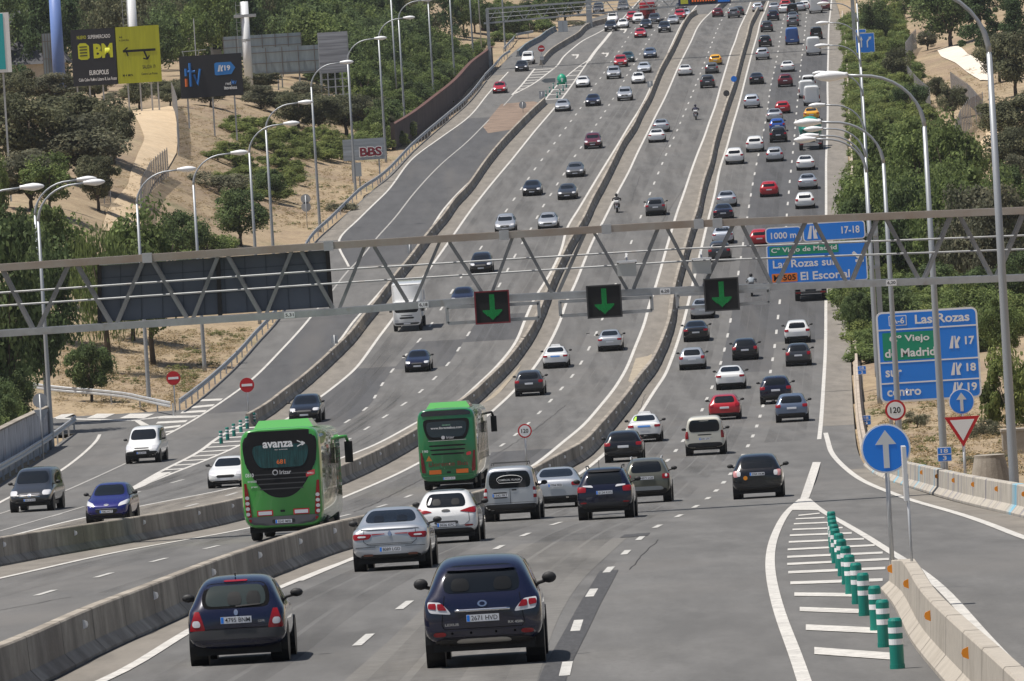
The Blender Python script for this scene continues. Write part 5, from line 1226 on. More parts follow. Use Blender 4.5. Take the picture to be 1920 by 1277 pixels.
def biker(x, y, road, lab_bike, lab_rider, jacket, helmet, case):
    t = empty("motorcycle", lab_bike, "motorcycle", "motorcycles on the motorway")
    for yy in (-.72,.72): wheel(t, 0, yy, .31, .15)
    rb_obj("fairing", (.42,1.0,.45,1.0), paint('black'), t, (0,.35,0)); rb_obj("seat", (.34,.9,.68,.86), M_trim, t, (0,-.4,0)); rb_obj("tail", (.26,.5,.62,.82), case, t, (0,-.85,0))
    rb_obj("top_case", (.42,.34,.90,1.18), case, t, (0,-.92,0)); MB().box(-.10,.10,-1.13,-1.09,.74,.80).build("tail_light", M_tail, t); MB().box(-.1,.1,-1.12,-1.10,.52,.66).build("license_plate", M_plate, t)
    MB().tube([(-.40,.42,1.08),(-.2,.55,1.06),(.2,.55,1.06),(.40,.42,1.08)], .018, 6).build("handlebar", M_trim, t); MB().tube([(.2,-.2,.38),(.22,-.75,.45)], .05, 8).build("exhaust", M_chrome, t)
    for s in (1,-1):
        MB().bar((s*.06,.62,.95),(s*.06,.72,.32),.05).build("fork_leg", M_rim, t); MB().lathe([(-.02,.02),(0,.07),(.02,.05)],10,axis='y',c=(s*.36,.55,1.24)).build("mirror", M_trim, t)
    put(t, x, y, 2.1, road, 'R', None, .16)
    p = empty("person", lab_rider, "person", "motorcyclists"); p.matrix_world = t.matrix_world.copy()
    v = {'pelvis':(0,-.38,.92),'waist':(0,-.32,1.08),'chest':(0,-.20,1.30),'neck':(0,-.12,1.46),'skull':(0,-.09,1.56)}; e = [('pelvis','waist'),('waist','chest'),('chest','neck'),('neck','skull')]
    rad = {'pelvis':(.17,.13),'waist':(.16,.12),'chest':(.19,.13),'neck':.065,'skull':.09}
    for s, n in ((1,'r'),(-1,'l')):
        v.update({'sh'+n:(s*.20,-.16,1.38),'el'+n:(s*.36,.10,1.18),'wr'+n:(s*.38,.36,1.11),'hip'+n:(s*.11,-.34,.88),'kn'+n:(s*.24,.12,.74),'an'+n:(s*.20,-.12,.36),'to'+n:(s*.21,.12,.30)})
        e += [('chest','sh'+n),('sh'+n,'el'+n),('el'+n,'wr'+n),('pelvis','hip'+n),('hip'+n,'kn'+n),('kn'+n,'an'+n),('an'+n,'to'+n)]
        rad.update({'sh'+n:.075,'el'+n:.055,'wr'+n:.042,'hip'+n:.095,'kn'+n:.07,'an'+n:.05,'to'+n:.04})
    skin_body("body", {'v':v,'e':e}, rad, jacket, p)
    for s in (1,-1):
        h = MB().tube([(s*.38,.36,1.11),(s*.385,.42,1.105)], [.035,.04], 8)
        for i in range(4): fx = s*(.355+.022*i); h.tube([(fx,.43,1.115),(fx,.475,1.10-.002*i),(fx,.455,1.055+.004*i),(fx,.42,1.05)], .011, 5)
        h.tube([(s*.345,.41,1.09),(s*.33,.44,1.06)], .011, 5); h.build("glove", M_trim, p)
    vs = MB(); vs.lathe([(-.15,.02),(-.13,.09),(-.05,.135),(.05,.135),(.12,.09),(.14,.02)], 14, axis='z', c=(0,-.07,1.64)); hlm = vs.build("helmet", helmet, p, smooth=True)
    vz = MB(); b_ = []
    for i in range(9):
        a = R(25+130*i/8); b_ += [(.138*math.cos(a),-.07+.138*math.sin(a),1.60),(.132*math.cos(a),-.07+.132*math.sin(a),1.69)]
    vz.add(b_, [(2*i,2*i+2,2*i+3,2*i+1) for i in range(8)]); vz.build("visor", M_glass, hlm)
M_jb = mat("jacket_black", (.02,.02,.024), .8); M_jn = mat("jacket_navy", (.018,.02,.05), .8); M_jg = mat("jacket_pale_grey", (.34,.38,.42), .8)
biker(1157, 399, 'C', "motorcycle with a white top case in the middle carriageway just above the gantry", "motorcyclist in black riding just above the gantry", M_jb, M_trim, paint('white'))
biker(1305, 225, 'C', "motorcycle far up the middle carriageway with a white tail", "motorcyclist in dark navy far up the middle carriageway", M_jn, paint('navy'), paint('white'))
biker(1410, 556, 'D', "dark motorcycle between outbound lanes left of the overhead blue sign", "motorcyclist in a pale grey jacket left of the overhead blue sign", M_jg, M_trim, paint('dgrey'))
# ------------------------------------------------------------------ lamp posts
def lamp_meshes():
    H, reach = 15.6, 2.9
    pole = MB().tube([(0,0,-.3),(0,0,.5),(0,0,H*.45),(0,0,H-2.2)], [.16,.15,.12,.085], 12).mesh("pole", M_pole, True)
    pts = [(0,0,H-2.25)] + [(reach*(1-math.cos(t))*.8, 0, H-2.25+2.1*math.sin(t)) for t in np.linspace(.12, math.pi/2, 9)] + [(reach, 0, H-.10)]
    arm = MB().tube(pts, [.085]*3+[.06]*(len(pts)-3), 10).mesh("arm", M_pole, True)
    hd = MB(); vs = []; n = 12
    prof = [(0,.11,.10),(.12,.10,.10),(.35,.17,.15),(.7,.22,.19),(1.0,.20,.15),(1.22,.10,.07),(1.28,.02,.02)]
    for x, ry, rz in prof:
        for k in range(n):
            t = 2*math.pi*k/n; vs.append((reach-.1+x, ry*math.cos(t), H-.08+rz*math.sin(t)*(1 if math.sin(t) > 0 else 1.2)))
    hd.add(vs, [(i*n+k, i*n+(k+1)%n, (i+1)*n+(k+1)%n, (i+1)*n+k) for i in range(len(prof)-1) for k in range(n)] + [tuple(range(n)), tuple(range((len(prof)-1)*n, len(prof)*n))])
    return pole, arm, hd.mesh("lamp_head", M_lampw, True)
LAMP = None
def lamp(P, side, label, hs=1.0, yaw=0.0, lean=0.0):
    global LAMP
    if LAMP is None:
        LAMP = empty("street_lamp"); 
        for nm, me in zip(("pole","arm","lamp_head"), lamp_meshes()): link(bpy.data.objects.new(nm, me), LAMP)
        o = LAMP
    else: o = copy_tree(LAMP)
    o.location = P; o.rotation_euler = (0, lean, (0 if side == 'L' else math.pi) + yaw); o.scale = (1, 1, hs)
    tag(o, label, "street lamp", "tall lamp posts along the motorway")
Lb = [((98,840),"at the lower left beside the graffiti wall"),((90,797),"second from the graffiti wall, nearly hidden by the first"),((280,760),"behind left no entry sign"),((384,696),"on the verge right of the left no entry sign"),
      ((487,606),"whose foot is hidden by the dark board on the gantry"),((517,546),"whose foot shows just right of the dark gantry board"),((600,432),"rising from the dry slope right of the round sign backs"),((667,364),"beside the graffiti board on the left slope"),((724,305),"just left of the brick wall")]
for (x, y), t in Lb: lamp(G(x, y), 'L', "lamp post " + t)
lamp(at(-45, 575+0, 1)*0 + G(-30, 905), 'L', "lamp post cut by the left edge, only its white head in view", .98)
for k, (Y, t) in enumerate([(870,"nearest lamp behind the brick wall"),(930,"second lamp post behind the brick wall"),(990,"third lamp post behind the brick wall"),(1050,"lamp post at the far end of the brick wall"),(1110,"lamp post left of the far gantry at the top")]):
    X = float(XL(Y)) - (3.2 if k < 4 else 1.5); lamp(Vector((X, Y, tz(X, Y)-.1)), 'L', t)
Rb = [((1904,944),"nearest tall lamp post at the right edge, its head above the picture"),((1772,897),"lamp post in front of the big blue sign, the right hand one"),((1688,842),"lamp post in front of the big blue sign, the left hand one"),
      ((1650,757),"first lamp post behind the big blue sign"),((1645,706),"second lamp post behind the big blue sign"),((1645,665),"third lamp post behind the big blue sign"),((1640,578),"fourth lamp post beyond the big blue sign"),
      ((1636,484),"fifth lamp post beyond the big blue sign, in the thicket"),((1631,405),"sixth lamp post beyond the big blue sign, in the thicket"),((1626,340),"seventh lamp post beyond the big blue sign"),((1622,283),"eighth lamp post beyond the big blue sign"),((1620,232),"ninth lamp post beyond the big blue sign")]
for (x, y), t in Rb: lamp(G(x, y), 'R', t)

# ------------------------------------------------------------------ sign helpers
def rrect(x0, x1, z0, z1, r, n=5):
    pts = []
    for cx, cz, a0 in ((x1-r,z1-r,0),(x0+r,z1-r,90),(x0+r,z0+r,180),(x1-r,z0+r,270)):
        for i in range(n+1):
            a = R(a0+90*i/n); pts.append((cx+r*math.cos(a), cz+r*math.sin(a)))
    return pts
def circ(r, n=32, cx=0, cz=0): return [(cx+r*math.cos(2*math.pi*i/n), cz+r*math.sin(2*math.pi*i/n)) for i in range(n)]
def plate_of(parent, name, poly, m, y, th=.004): return MB().prism(poly, y-th, y).build(name, m, parent)
def board(parent, x0, x1, z0, z1, m=M_blue, border=M_white, bw=.07, r=.18, y=0, name="board"):
    o = MB().prism(rrect(x0,x1,z0,z1,r), y-.01, y+.05).build(name, border, parent)
    plate_of(o, "panel_face", rrect(x0+bw,x1-bw,z0+bw,z1-bw,max(.02,r-bw)), m, y-.01); return o
def exit_icon(parent, cx, cz, h, m=M_white, y=-.02):
    w = h*.80; b = MB()
    b.prism([(cx-w*.55,cz-h/2),(cx-w*.18,cz-h/2),(cx-w*.06,cz+h/2),(cx-w*.25,cz+h/2)], y-.004, y)
    b.prism([(cx+w*.05,cz-h/2),(cx+w*.45,cz-h/2),(cx+w*.32,cz-h*.1),(cx+w*.62,cz+h*.34),(cx+w*.45,cz+h*.48),(cx+w*.16,cz+h*.10),(cx+w*.12,cz+h/2),(cx-.0*w,cz+h/2)], y-.004, y)
    return b.build("exit_symbol", m, parent)
def arrow_poly(cx, cz, h, w, sw):
    return [(cx-sw/2,cz-h/2),(cx+sw/2,cz-h/2),(cx+sw/2,cz+h*.12),(cx+w/2,cz+h*.12),(cx,cz+h/2),(cx-w/2,cz+h*.12),(cx-sw/2,cz+h*.12)]
def frame_at(x, y, Y): return Matrix.Translation(at(x, y, Y))
def post(parent, x, z0, z1, r=.05, y=.06, m=None): return MB().tube([(x,y,z0),(x,y,z1)], r, 10).build("post", m or M_steel, parent, smooth=True)

# ------------------------------------------------------------------ the gantry across the picture
YG = 247.0
gp = lambda x, y, d=0: at(x, y, YG) + Vector((0, d, 0))
TOP = [(-70,507),(0,502),(616,461),(1280,421),(1920,395),(2010,391.5)]; BOT = [(-70,631),(0,626),(616,586),(943,559.5),(1226,547),(1448,538.5),(1920,521),(2010,517.5)]
yi = lambda tab, x: float(np.interp(x, [p[0] for p in tab], [p[1] for p in tab]))
M_gdiag = mat("gantry_diagonal", (.25,.255,.26), .55, metal=.3, var=.2, vscale=1.5)
g = empty("sign_gantry", "long grey lattice gantry spanning the whole motorway in the foreground", "gantry", M=None)
for d in (0, 1.15):
    for tab, m, w in ((TOP, M_rust, .23), (BOT, M_gsteel, .22)):
        b = MB()
        for a, c in zip(tab[:-1], tab[1:]): b.bar(gp(*a, d), gp(*c, d), w, w)
        b.build("top_chord" if tab is TOP else "bottom_chord", m, g)
tn = [-5,135,276,417,555,692,833,970,1106,1243,1384,1520,1655,1793,1930]; bn = [65,212,355,493,630,770,914,1041,1182,1314,1453,1593,1729,1866,2003]
for i in range(len(tn)):
    for d in (0, 1.15):
        A = gp(tn[i]+9, yi(TOP, tn[i])+6, d); B = gp(bn[i]-6, yi(BOT, bn[i])-6, d); MB().bar(A, B, .10, .10).build("diagonal", M_gdiag, g)
        if i+1 < len(tn): A = gp(tn[i+1]-9, yi(TOP, tn[i+1])+6, d); B = gp(bn[i]+6, yi(BOT, bn[i])-6, d); MB().bar(A, B, .10, .10).build("diagonal", M_gdiag, g)
for x in tn[1:-1:1]:
    p = gp(x, yi(TOP, x)); MB().bar(p, p+Vector((0,1.15,0)), .08, .08).build("cross_tie", M_gsteel, g)
for x in bn[:-1]:
    p = gp(x, yi(BOT, x)); MB().bar(p, p+Vector((0,1.15,0)), .08, .08).build("cross_tie", M_gsteel, g)
for tab in ([(-60,553),(0,549.5),(616,507.5),(1280,467),(1920,442),(1990,439)], [(-60,578),(0,574),(616,532.7),(1280,490.6),(1920,468),(1990,465)]):
    b = MB(); b.tube([gp(*p, .55) for p in tab], .035, 8); b.build("handrail", M_gsteel, g)
b = MB()
for a, c in zip(BOT[:-1], BOT[1:]): b.bar(gp(*a, .575)+Vector((0,0,.02)), gp(*c, .575)+Vector((0,0,.02)), .04, 1.1)
b.build("shadow_deck", M_gdiag, g)  # deck added between the chords to thicken the gantry's shadow on the road
for x in (-62, 2004):
    for d in (0, 1.15):
        p = gp(x, yi(TOP, x), d); q = Vector((p.x, p.y, tz(p.x, p.y)-.3)); MB().bar(q, p, .35, .35).build("leg", M_gsteel, g)
for x in (276, 616, 945, 1137, 1310, 1345):
    p = gp(x, yi(TOP, x)); MB().box(-.16,.16,-.15,.15,-.16,.16, M=Matrix.Translation(p)).build("joint_plate", M_steel, g)
for x, s in ((543,"5,31"),(794,"6,18"),(1247,"6,20"),(1671,"6,20")):
    q = MB().box(-.17,.17,-.012,.012,-.095,.095).build("clearance_plate", M_white, g); q.location = gp(x, yi(BOT, x), -.13)
    q.rotation_euler = (0, .008 if x > 600 else -.01, 0); text(s, M_black, .27, .12, q, y=-.014, bold=.02)
# back of the big message board hung behind the truss
vb = empty("message_board", "big dark message board seen from behind on the left half of the gantry", "sign")
A, B, C, D = gp(183,500,1.3), gp(612,470,1.3), gp(620,577,1.3), gp(183,606,1.3)
def hexa(b, q, dy):
    v = [Vector(p) for p in q] + [Vector(p)+Vector((0,dy,0)) for p in q]
    b.add(v, [(0,1,2,3),(7,6,5,4),(4,5,1,0),(5,6,2,1),(6,7,3,2),(7,4,0,3)])
b = MB(); hexa(b, (A,B,C,D), .55); b.build("cabinet", mat("board_slate", (.10,.122,.155), .6, var=.08, vscale=.6), vb)
b = MB()
for k in range(1, 11):
    p, q = A.lerp(B, k/11), D.lerp(C, k/11); b.bar(p+Vector((0,-.012,0)), q+Vector((0,-.012,0)), .02, .02)
for t in (.22, .62): b.bar(A.lerp(D,t)+Vector((0,-.012,0)), B.lerp(C,t)+Vector((0,-.012,0)), .02, .02)
b.build("panel_seams", mat("board_seam", (.05,.065,.085), .6), vb)
b = MB()
for t in (0, .52, 1): 
    p = A.lerp(B,t); q = D.lerp(C,t); b.bar(p+Vector((0,-.08,.05)), q+Vector((0,-.08,-.05)), .14, .12)
b.build("mounting_post", M_trim, vb)
MB().bar(A+Vector((0,.1,.06)), B+Vector((0,.1,.06)), .07, .75).build("top_ledge", M_gsteel, vb)
# lane signals
M_led = mat("led_green", (.006,.26,.06), .5, emit=.26, var=.25, vscale=9); M_face = mat("signal_face", (.012,.012,.013), .7)
def lane_signal(cx, cy, x0, x1, yu, yl, label, rim):
    t = empty("lane_signal", label, "lane signal", "lane signals on the gantry", frame_at(cx, cy, YG-.55)); s = px(YG)
    MB().box(-.57,.57,0,.30,-.53,.53).build("housing", M_trim, t)
    fr = MB()
    for q in (rrect(-.58,.58,.50,.545,.01),rrect(-.58,.58,-.545,-.50,.01),rrect(-.58,-.53,-.5,.5,.01),rrect(.53,.58,-.5,.5,.01)): fr.prism(q, -.03, .02)
    fr.build("rim", rim, t); plate_of(t, "signal_face", rrect(-.53,.53,-.5,.5,.01), M_face, -.002)
    dt = MB()
    for i in range(-9, 10):
        for j in range(-12, 13):
            x_, z_ = i*.034, j*.034; on = (abs(x_) < .075 and z_ > -.12) or (-.42 < z_ <= -.10 and abs(x_) < (z_+.43)*1.08)
            if on: dt.box(x_-.0125, x_+.0125, -.012, -.003, z_-.0125, z_+.0125)
    dt.build("green_arrow", M_led, t)
    b = MB()
    zu, zl = (cy-yu)/s, (cy-yl)/s
    for xa, xb in ((x0, cx-30), (cx+30, x1)):
        b = MB(); a_, c_ = (xa-cx)/s, (xb-cx)/s; end = a_ if xa == x0 else c_
        b.bar((a_,.35,zu-.01*a_),(c_,.35,zu-.01*c_),.11,.10).bar((a_,.35,zl),(c_,.35,zl),.11,.10).bar((end,.35,zl),(end,.35,zu),.11,.10).bar((end,.35,zu),(end,.55,zu),.11,.10)
        b.build("support_frame", M_gsteel, t)
lane_signal(923, 576, 838, 1010, 573, 602, "left lane signal with a red rim and green down arrow, over the oncoming lanes", mat("rim_red", (.20,.02,.03), .6))
lane_signal(1133, 565, 1050, 1222, 562, 588, "middle lane signal with green down arrow over the two lane middle carriageway", M_trimg)
lane_signal(1353, 552, 1270, 1442, 549, 573, "right lane signal with green down arrow beside the blue exit sign", M_trimg)
for x, y, l in ((1176,500,"pale sensor box under the gantry handrail, left one, above the middle green arrow"),(1316,495,"pale sensor box under the gantry handrail, right one, above the right green arrow")):
    t = empty("sensor_box", l, "sensor box", None, frame_at(x, y, YG-.2))
    MB().prism([(-.33,-.30),(.30,-.34),(.30,.10),(-.33,.10)], 0, .4).build("housing", mat("pale_box", (.50,.51,.49), .5), t)
    MB().box(-.33,.33,-.05,.45,.14,.20).build("sun_cap", M_lampw, t); MB().bar((-.3,.2,.1),(-.3,.2,.15),.05).build("bracket", M_trim, t); MB().bar((.3,.2,.1),(.3,.2,.15),.05).build("bracket", M_trim, t)
    MB().bar((0,.2,.2),(0,.75,.42),.06).build("arm", M_steel, t)

# ------------------------------------------------------------------ signs
# overhead exit sign behind the gantry
YS = 455.0; s = px(YS); t = empty("exit_sign", "overhead blue exit sign seen through the right half of the gantry", "road sign", None, frame_at(1532, 492, YS))
u = lambda x, y: ((x-1532)/s, -(y-492+.06*(x-1532))/s)
board(t, -3.05, 3.05, -1.25, 1.22); 
board(t, -3.05, -.83, 1.28, 2.28, r=.25); board(t, -.77, 3.05, 1.28, 2.42, r=.25)
text("1000 m", M_white, 1.55, .40, t, x=-1.94, y=-.025, z=1.77, bold=.02); exit_icon(t, -.15, 1.85, .8); text("17-18", M_white, 1.1, .45, t, x=2.15, y=-.025, z=1.88, bold=.02)
plate_of(t, "green_band", rrect(-2.85,1.35,.55,1.10,.04), M_green, -.02); text("Cº Viejo de Madrid", M_white, 4.0, .38, t, x=-.75, y=-.03, z=.83, bold=.02)
text("Las Rozas sur", M_white, 3.9, .48, t, x=-.75, y=-.025, z=.02, bold=.02)
plate_of(t, "orange_band", rrect(-2.8,-1.25,-1.08,-.55,.04), mat("sign_orange", (.85,.22,.03), .5), -.02); text("M-505", M_black, 1.35, .36, t, x=-2.02, y=-.03, z=-.81, bold=.02)
text("El Escorial", M_white, 3.0, .50, t, x=.45, y=-.025, z=-.78, bold=.02)
MB().prism([(2.14,.44),(2.28,.56),(2.68,.16),(2.68,.38),(2.84,.38),(2.84,-.12),(2.34,-.12),(2.34,.04),(2.54,.04)], -.03, -.02).build("exit_arrow", M_white, t)
q = at(1646, 500, YS) - at(1532, 492, YS); gz = G(1646, 740).z - at(1532,492,YS).z
MB().bar((q.x,.4,gz-1),(q.x,.4,2.0),.30).build("post", M_pole, t); MB().bar((-2.9,.25,1.5),(q.x+.1,.25,1.5),.2).build("beam", M_pole, t); MB().bar((-2.9,.25,-.5),(q.x+.1,.25,-.5),.2).build("beam", M_pole, t)
# big direction sign on the right verge
YS = 362.0; s = px(YS); t = empty("direction_sign", "big blue direction sign for Las Rozas exits 17, 18 and 19 on the right verge", "road sign", None, frame_at(1741.5, 665.5, YS))
w, h = 2.46, 2.20; o = board(t, -w, w, -h, h, bw=.09, r=.3)
zr_ = lambda v: h - 2*h*v
for v in (.2,.56,.79): plate_of(t, "divider", [(-w+.05,zr_(v)-.035),(w-.05,zr_(v)-.035),(w-.05,zr_(v)+.035),(-w+.05,zr_(v)+.035)], M_white, -.018)
plate_of(t, "route_box", rrect(-1.85,-.98,1.50,2.0,.04), M_white, -.018); plate_of(t, "route_box_face", rrect(-1.81,-1.02,1.54,1.96,.03), M_blue, -.023); text("A-6", M_white, .62, .30, t, x=-1.41, y=-.03, z=1.75, bold=.02)
text("Las Rozas", M_white, 2.65, .45, t, x=.75, y=-.025, z=1.76, bold=.025)
plate_of(t, "green_band", rrect(-2.2,.42,-.16,1.18,.05), M_green, -.02); text("Cº Viejo", M_white, 1.95, .42, t, x=-.9, y=-.03, z=.83, bold=.025); text("de Madrid", M_white, 2.45, .42, t, x=-.9, y=-.03, z=.18, bold=.025)
text("sur", M_white, .80, .34, t, x=-1.75, y=-.025, z=-.80, bold=.025); text("centro", M_white, 1.65, .38, t, x=-1.3, y=-.025, z=-1.72, bold=.025)
for z, n in ((.55,"17"),(-.75,"18"),(-1.70,"19")): exit_icon(t, 1.28, z, .60); text(n, M_white, .46, .40, t, x=2.02, y=-.025, z=z+.05, bold=.03)
for x in (-2.0, .55): post(t, x, -6.2, h-.2, .09, .14)
# round and triangular signs
def round_sign(x, y, Y, r, face, rim, label, z_ground, cat="road sign", both_back=False):
    t = empty("road_sign", label, cat, None, frame_at(x, y, Y))
    d = MB().prism(circ(r), 0, .03).build("sign_disc", rim, t); plate_of(d, "sign_face", circ(r*(.93 if face is M_blue else .80)), face, 0); post(t, 0, z_ground - at(x,y,Y).z, .0, .045 if r < .8 else .06, .08)
    return t
NOSE0 = G(1672, 1108)
t = round_sign(1661, 841, NOSE0.y, .47, M_blue, M_white, "big round blue sign with a white up arrow on the gore barrier", NOSE0.z+.5)
plate_of(t, "arrow", arrow_poly(0,-.01,.72,.40,.11), mat("sign_reflective", (.66,.68,.68), .4), -.006)
Pn = G(1708, 1140); t = empty("edge_sign", "thin sign seen edge on, on a slim pole behind the blue arrow sign", "road sign", None, frame_at(1698, 890, Pn.y))
MB().box(-.035,.035,-.02,.45,-.47,.50).build("sign_plate", mat("bare_aluminium", (.75,.76,.77), .35, metal=.3), t); post(t, .03, -2.15, .0, .025, .2)
MB().box(-.10,.16,.05,.35,-2.25,-1.85).build("foot", M_conc, t)
t = round_sign(1679, 769, 330, .46, M_white, M_red, "round 120 speed limit sign above the big blue arrow sign", zr(330)+.1); text("120", M_black, .46, .27, t, y=-.01, bold=.02)
t = round_sign(984, 808, 318, .30, M_white, M_red, "round 120 speed limit sign between the buses and the taxi", zr(318)+.8); text("120", M_black, .30, .18, t, y=-.01, bold=.02)
t = round_sign(1803, 753, 262, .45, M_blue, M_white, "round blue arrow sign above the white triangle on the right verge", zr(262)-.3); plate_of(t, "arrow", arrow_poly(0,-.01,.66,.36,.11), _M["sign_reflective"], -.006)
t = empty("yield_sign", "red rimmed inverted triangle yield sign below the small blue arrow sign", "road sign", None, frame_at(1805, 806, 261.8))
MB().prism([(-.62,.47),(.62,.47),(0,-.60)], 0, .03).build("sign_plate", M_red, t); plate_of(t, "sign_face", [(-.43,.36),(.43,.36),(0,-.38)], M_white, 0); post(t, 0, zr(262)-.3-at(1805,806,261.8).z, -.4, .045, .08)
for x, y, gx, gy, l in ((325,709,327,773,"left round no entry sign on the grass edge"),(463,722,466,790,"right round no entry sign on the gore by the green posts")):
    P = G(gx, gy); t = round_sign(x, y, P.y, .455, M_red, M_red, l, P.z); plate_of(t, "white_bar", rrect(-.33,.33,-.075,.075,.01), M_white, -.008)
P = G(1017, 127); t = round_sign(1015, 91, P.y, .47, M_red, M_red, "far round no entry sign at the start of the slip road barrier", P.z); plate_of(t, "white_bar", rrect(-.33,.33,-.075,.075,.01), M_white, -.008); MB().box(-.3,.3,.02,.05,-1.6,-1.1).build("sub_plate", M_steel, t)
def back_sign(x, y, gx, gy, shapes, label):
    P = G(gx, gy) if gy > 300 else hit(gx, gy); t = empty("road_sign", label, "road sign", None, frame_at(x, y, P.y))
    for nm, poly in shapes: MB().prism(poly, 0, .03).build(nm, mat("sign_back", (.40,.42,.44), .5, metal=.3), t)
    post(t, 0, P.z - at(x,y,P.y).z, .35, .04, -.05)
back_sign(75, 751, 82, 862, [("sign_disc", circ(.42)), ("sign_triangle", [(-.40,-.52),(.45,-.52),(.05,-1.25)])], "grey backs of a round and a triangular sign beside the lower left lamp post")
back_sign(573, 373, 577, 428, [("sign_disc", circ(.46)), ("sub_plate", circ(.46, 24, 0, -.75))], "grey backs of two round signs on the dry slope left of the service road")
back_sign(980, 197, 981, 212, [("sign_disc", circ(.45))], "grey back of a round sign standing on the rusty dust by the service road")
back_sign(627, 637, 628, 668, [("sign_plate", rrect(-.25,.25,-.3,.3,.03)), ("sub_plate", rrect(-.35,.2,-.62,-.38,.03))], "small grey sign backs on the barrier left of the white truck")
back_sign(768, 466, 770, 482, [("sign_plate", rrect(-.2,.2,-.4,.4,.03))], "small pale sign back on the left barrier just below the gantry beam")
back_sign(1219, 158, 1221, 174, [("sign_plate", rrect(-.35,.35,-.4,.4,.03))], "small grey sign back on the median barrier far up the hill")
def km(x, y, Y, a, b_, label, hz):
    t = empty("kilometre_sign", label, "road sign", None, frame_at(x, y, Y)); board(t, -.26,.26,-.26,.26, bw=.025, r=.04)
    plate_of(t, "divider", rrect(-.24,.24,-.01,.02,.004), M_white, -.016); text(a, M_white, .26, .15, t, y=-.02, z=.13, bold=.02); text(b_, M_white, .14, .16, t, y=-.02, z=-.13, bold=.02)
    post(t, 0, hz - at(x,y,Y).z, .1, .03, .08)
km(1616, 694, 455, "18", "2", "upper small blue kilometre marker by the right edge wall", tz(20.5,455)); km(1624, 788, 400, "18", "4", "lower small blue kilometre marker by the right edge wall", tz(18.8,400)); km(1771, 852, 268, "18", "3", "small blue kilometre marker at the foot of a lamp post behind the barrier", zr(268))
# far gore markers on the left
P = G(1054, 158); t = empty("gore_marker", "rounded green gore marker with white arrows far up the left carriageway", "road marker", None, Matrix.Translation(P))
MB().lathe([(0,.62),(.55,.66),(.95,.60),(1.25,.36),(1.42,.03)], 20, axis='z').build("body", M_green, t, smooth=True); plate_of(t, "arrow", arrow_poly(0,.6,.5,.45,.14), M_white, -.66)
P = G(1040, 156); t = empty("chevron_sign", "grey arrow shaped direction sign left of the green gore marker", "road sign", None, frame_at(1030, 151, P.y))
MB().prism([(-1.1,0),(-.6,-.28),(.8,-.28),(.8,.28),(-.6,.28)], 0, .04).build("sign_plate", mat("sign_back2", (.22,.24,.25), .6), t)
for x in (-.3, .5): post(t, x, -.7, 0, .04)
back_sign(1016, 178, 1017, 190, [("sign_plate", rrect(-.35,.35,-.5,.5,.03))], "grey rectangular sign at the end of the left barrier")
P = G(1056, 60); t = tag(MB().prism([(-.75,0),(.75,0),(.75,1.75),(-.75,1.75)], -.35, .35).build("control_cabinet", mat("cabinet_grey", (.42,.45,.47), .5)), "pale grey control cabinet beside the far slip road", "cabinet"); t.location = P
MB().box(-.015,.015,-.36,-.35,.1,1.65).build("door_gap", M_trimg, t)
P = G(1600, 126); t = empty("direction_sign", "far small blue lane sign with white arrows among lamp poles on the right", "road sign", None, frame_at(1622, 77, P.y))
board(t, -1.25,1.25,-1.55,1.05, r=.12); board(t, -1.2,.2,1.1,1.6, r=.1)
for x in (-.5,): plate_of(t, "arrow", arrow_poly(x,-.05,1.5,.4,.16), M_white, -.02)
plate_of(t, "arrow", [(.2,-.85),(.36,-.85),(.36,-.1),(.7,.3),(.75,.1),(.85,.55),(.4,.5),(.55,.4),(.2,.0)], M_white, -.02); plate_of(t, "arrow", arrow_poly(-.85,-.05,1.5,.2,.1), M_white, -.02)
for x in (-.8,.8): post(t, x, -5, 0, .06)
for x, y, l, c in ((1376,148,"small round blue sign on the far median barrier",M_blue),(1362,175,"small dark round sign back on the far median barrier",M_trimg)):
    P = G(x, y+18); round_sign(x, y, P.y, .38, c, c, l, P.z+.6)

# ------------------------------------------------------------------ green posts
bo = empty("bollard"); 
MB().lathe([(0,.095),(.02,.105),(.75-.04,.105),(.75,.085),(.75,.01)], 20, axis='z').build("tube", mat("bollard_green", (.004,.20,.155), .45), bo, smooth=False)
for z in (.36, .53):
    MB().lathe([(z,.1065),(z+.085,.1065)], 20, axis='z').build("white_band", M_white, bo, smooth=False)
MB().lathe([(.0,.112),(.07,.112)], 20, axis='z').build("base_ring", _M["bollard_green"], bo)
first = True
tops = [(1681,1157),(1657,1123),(1642,1097),(1620,1073),(1606.6,1054),(1594,1039),(1587,1023),(1579,1010),(1574,998.5),(1567,990),(1565,982),(1562,974),(1560.5,966.5),(1559.5,958)]
ordi = ["nearest","second","third","fourth","fifth","sixth","seventh","eighth","ninth","tenth","eleventh","twelfth","thirteenth","farthest"]
def bollard(P, label, grp, hs=1):
    global first
    o = bo if first else copy_tree(bo); first = False
    o.location = P; o.scale = (1,1,hs); tag(o, label, "bollard", grp)
for k, (x, y) in enumerate(tops):
    best = None
    for yb in np.arange(y+20, y+130, .5):
        P = G(x+2, yb); e = abs((yb-y) - .76*px(P.y))
        if best is None or e < best[0]: best = (e, P)
    bollard(best[1], f"green post with two white bands, {ordi[k]} in the row on the right gore", "green posts on the right gore")
for k, (x, y) in enumerate([(415,832),(427,825),(439,818),(452,811),(464,804),(477,797)]):
    bollard(G(x, y), f"green and white post, {['first','second','third','fourth','fifth','sixth'][k]} from the left on the left gore", "green posts on the left gore", 1.0)
for k, (x, y) in enumerate([(1024,181),(1031,174),(1038,167),(1046,160),(1045,184),(1050,178),(1056,171),(1062,164)]):
    P = G(x, y); bollard(P, "small far green post around the green gore marker", "far green posts by the gore marker", 1.0)
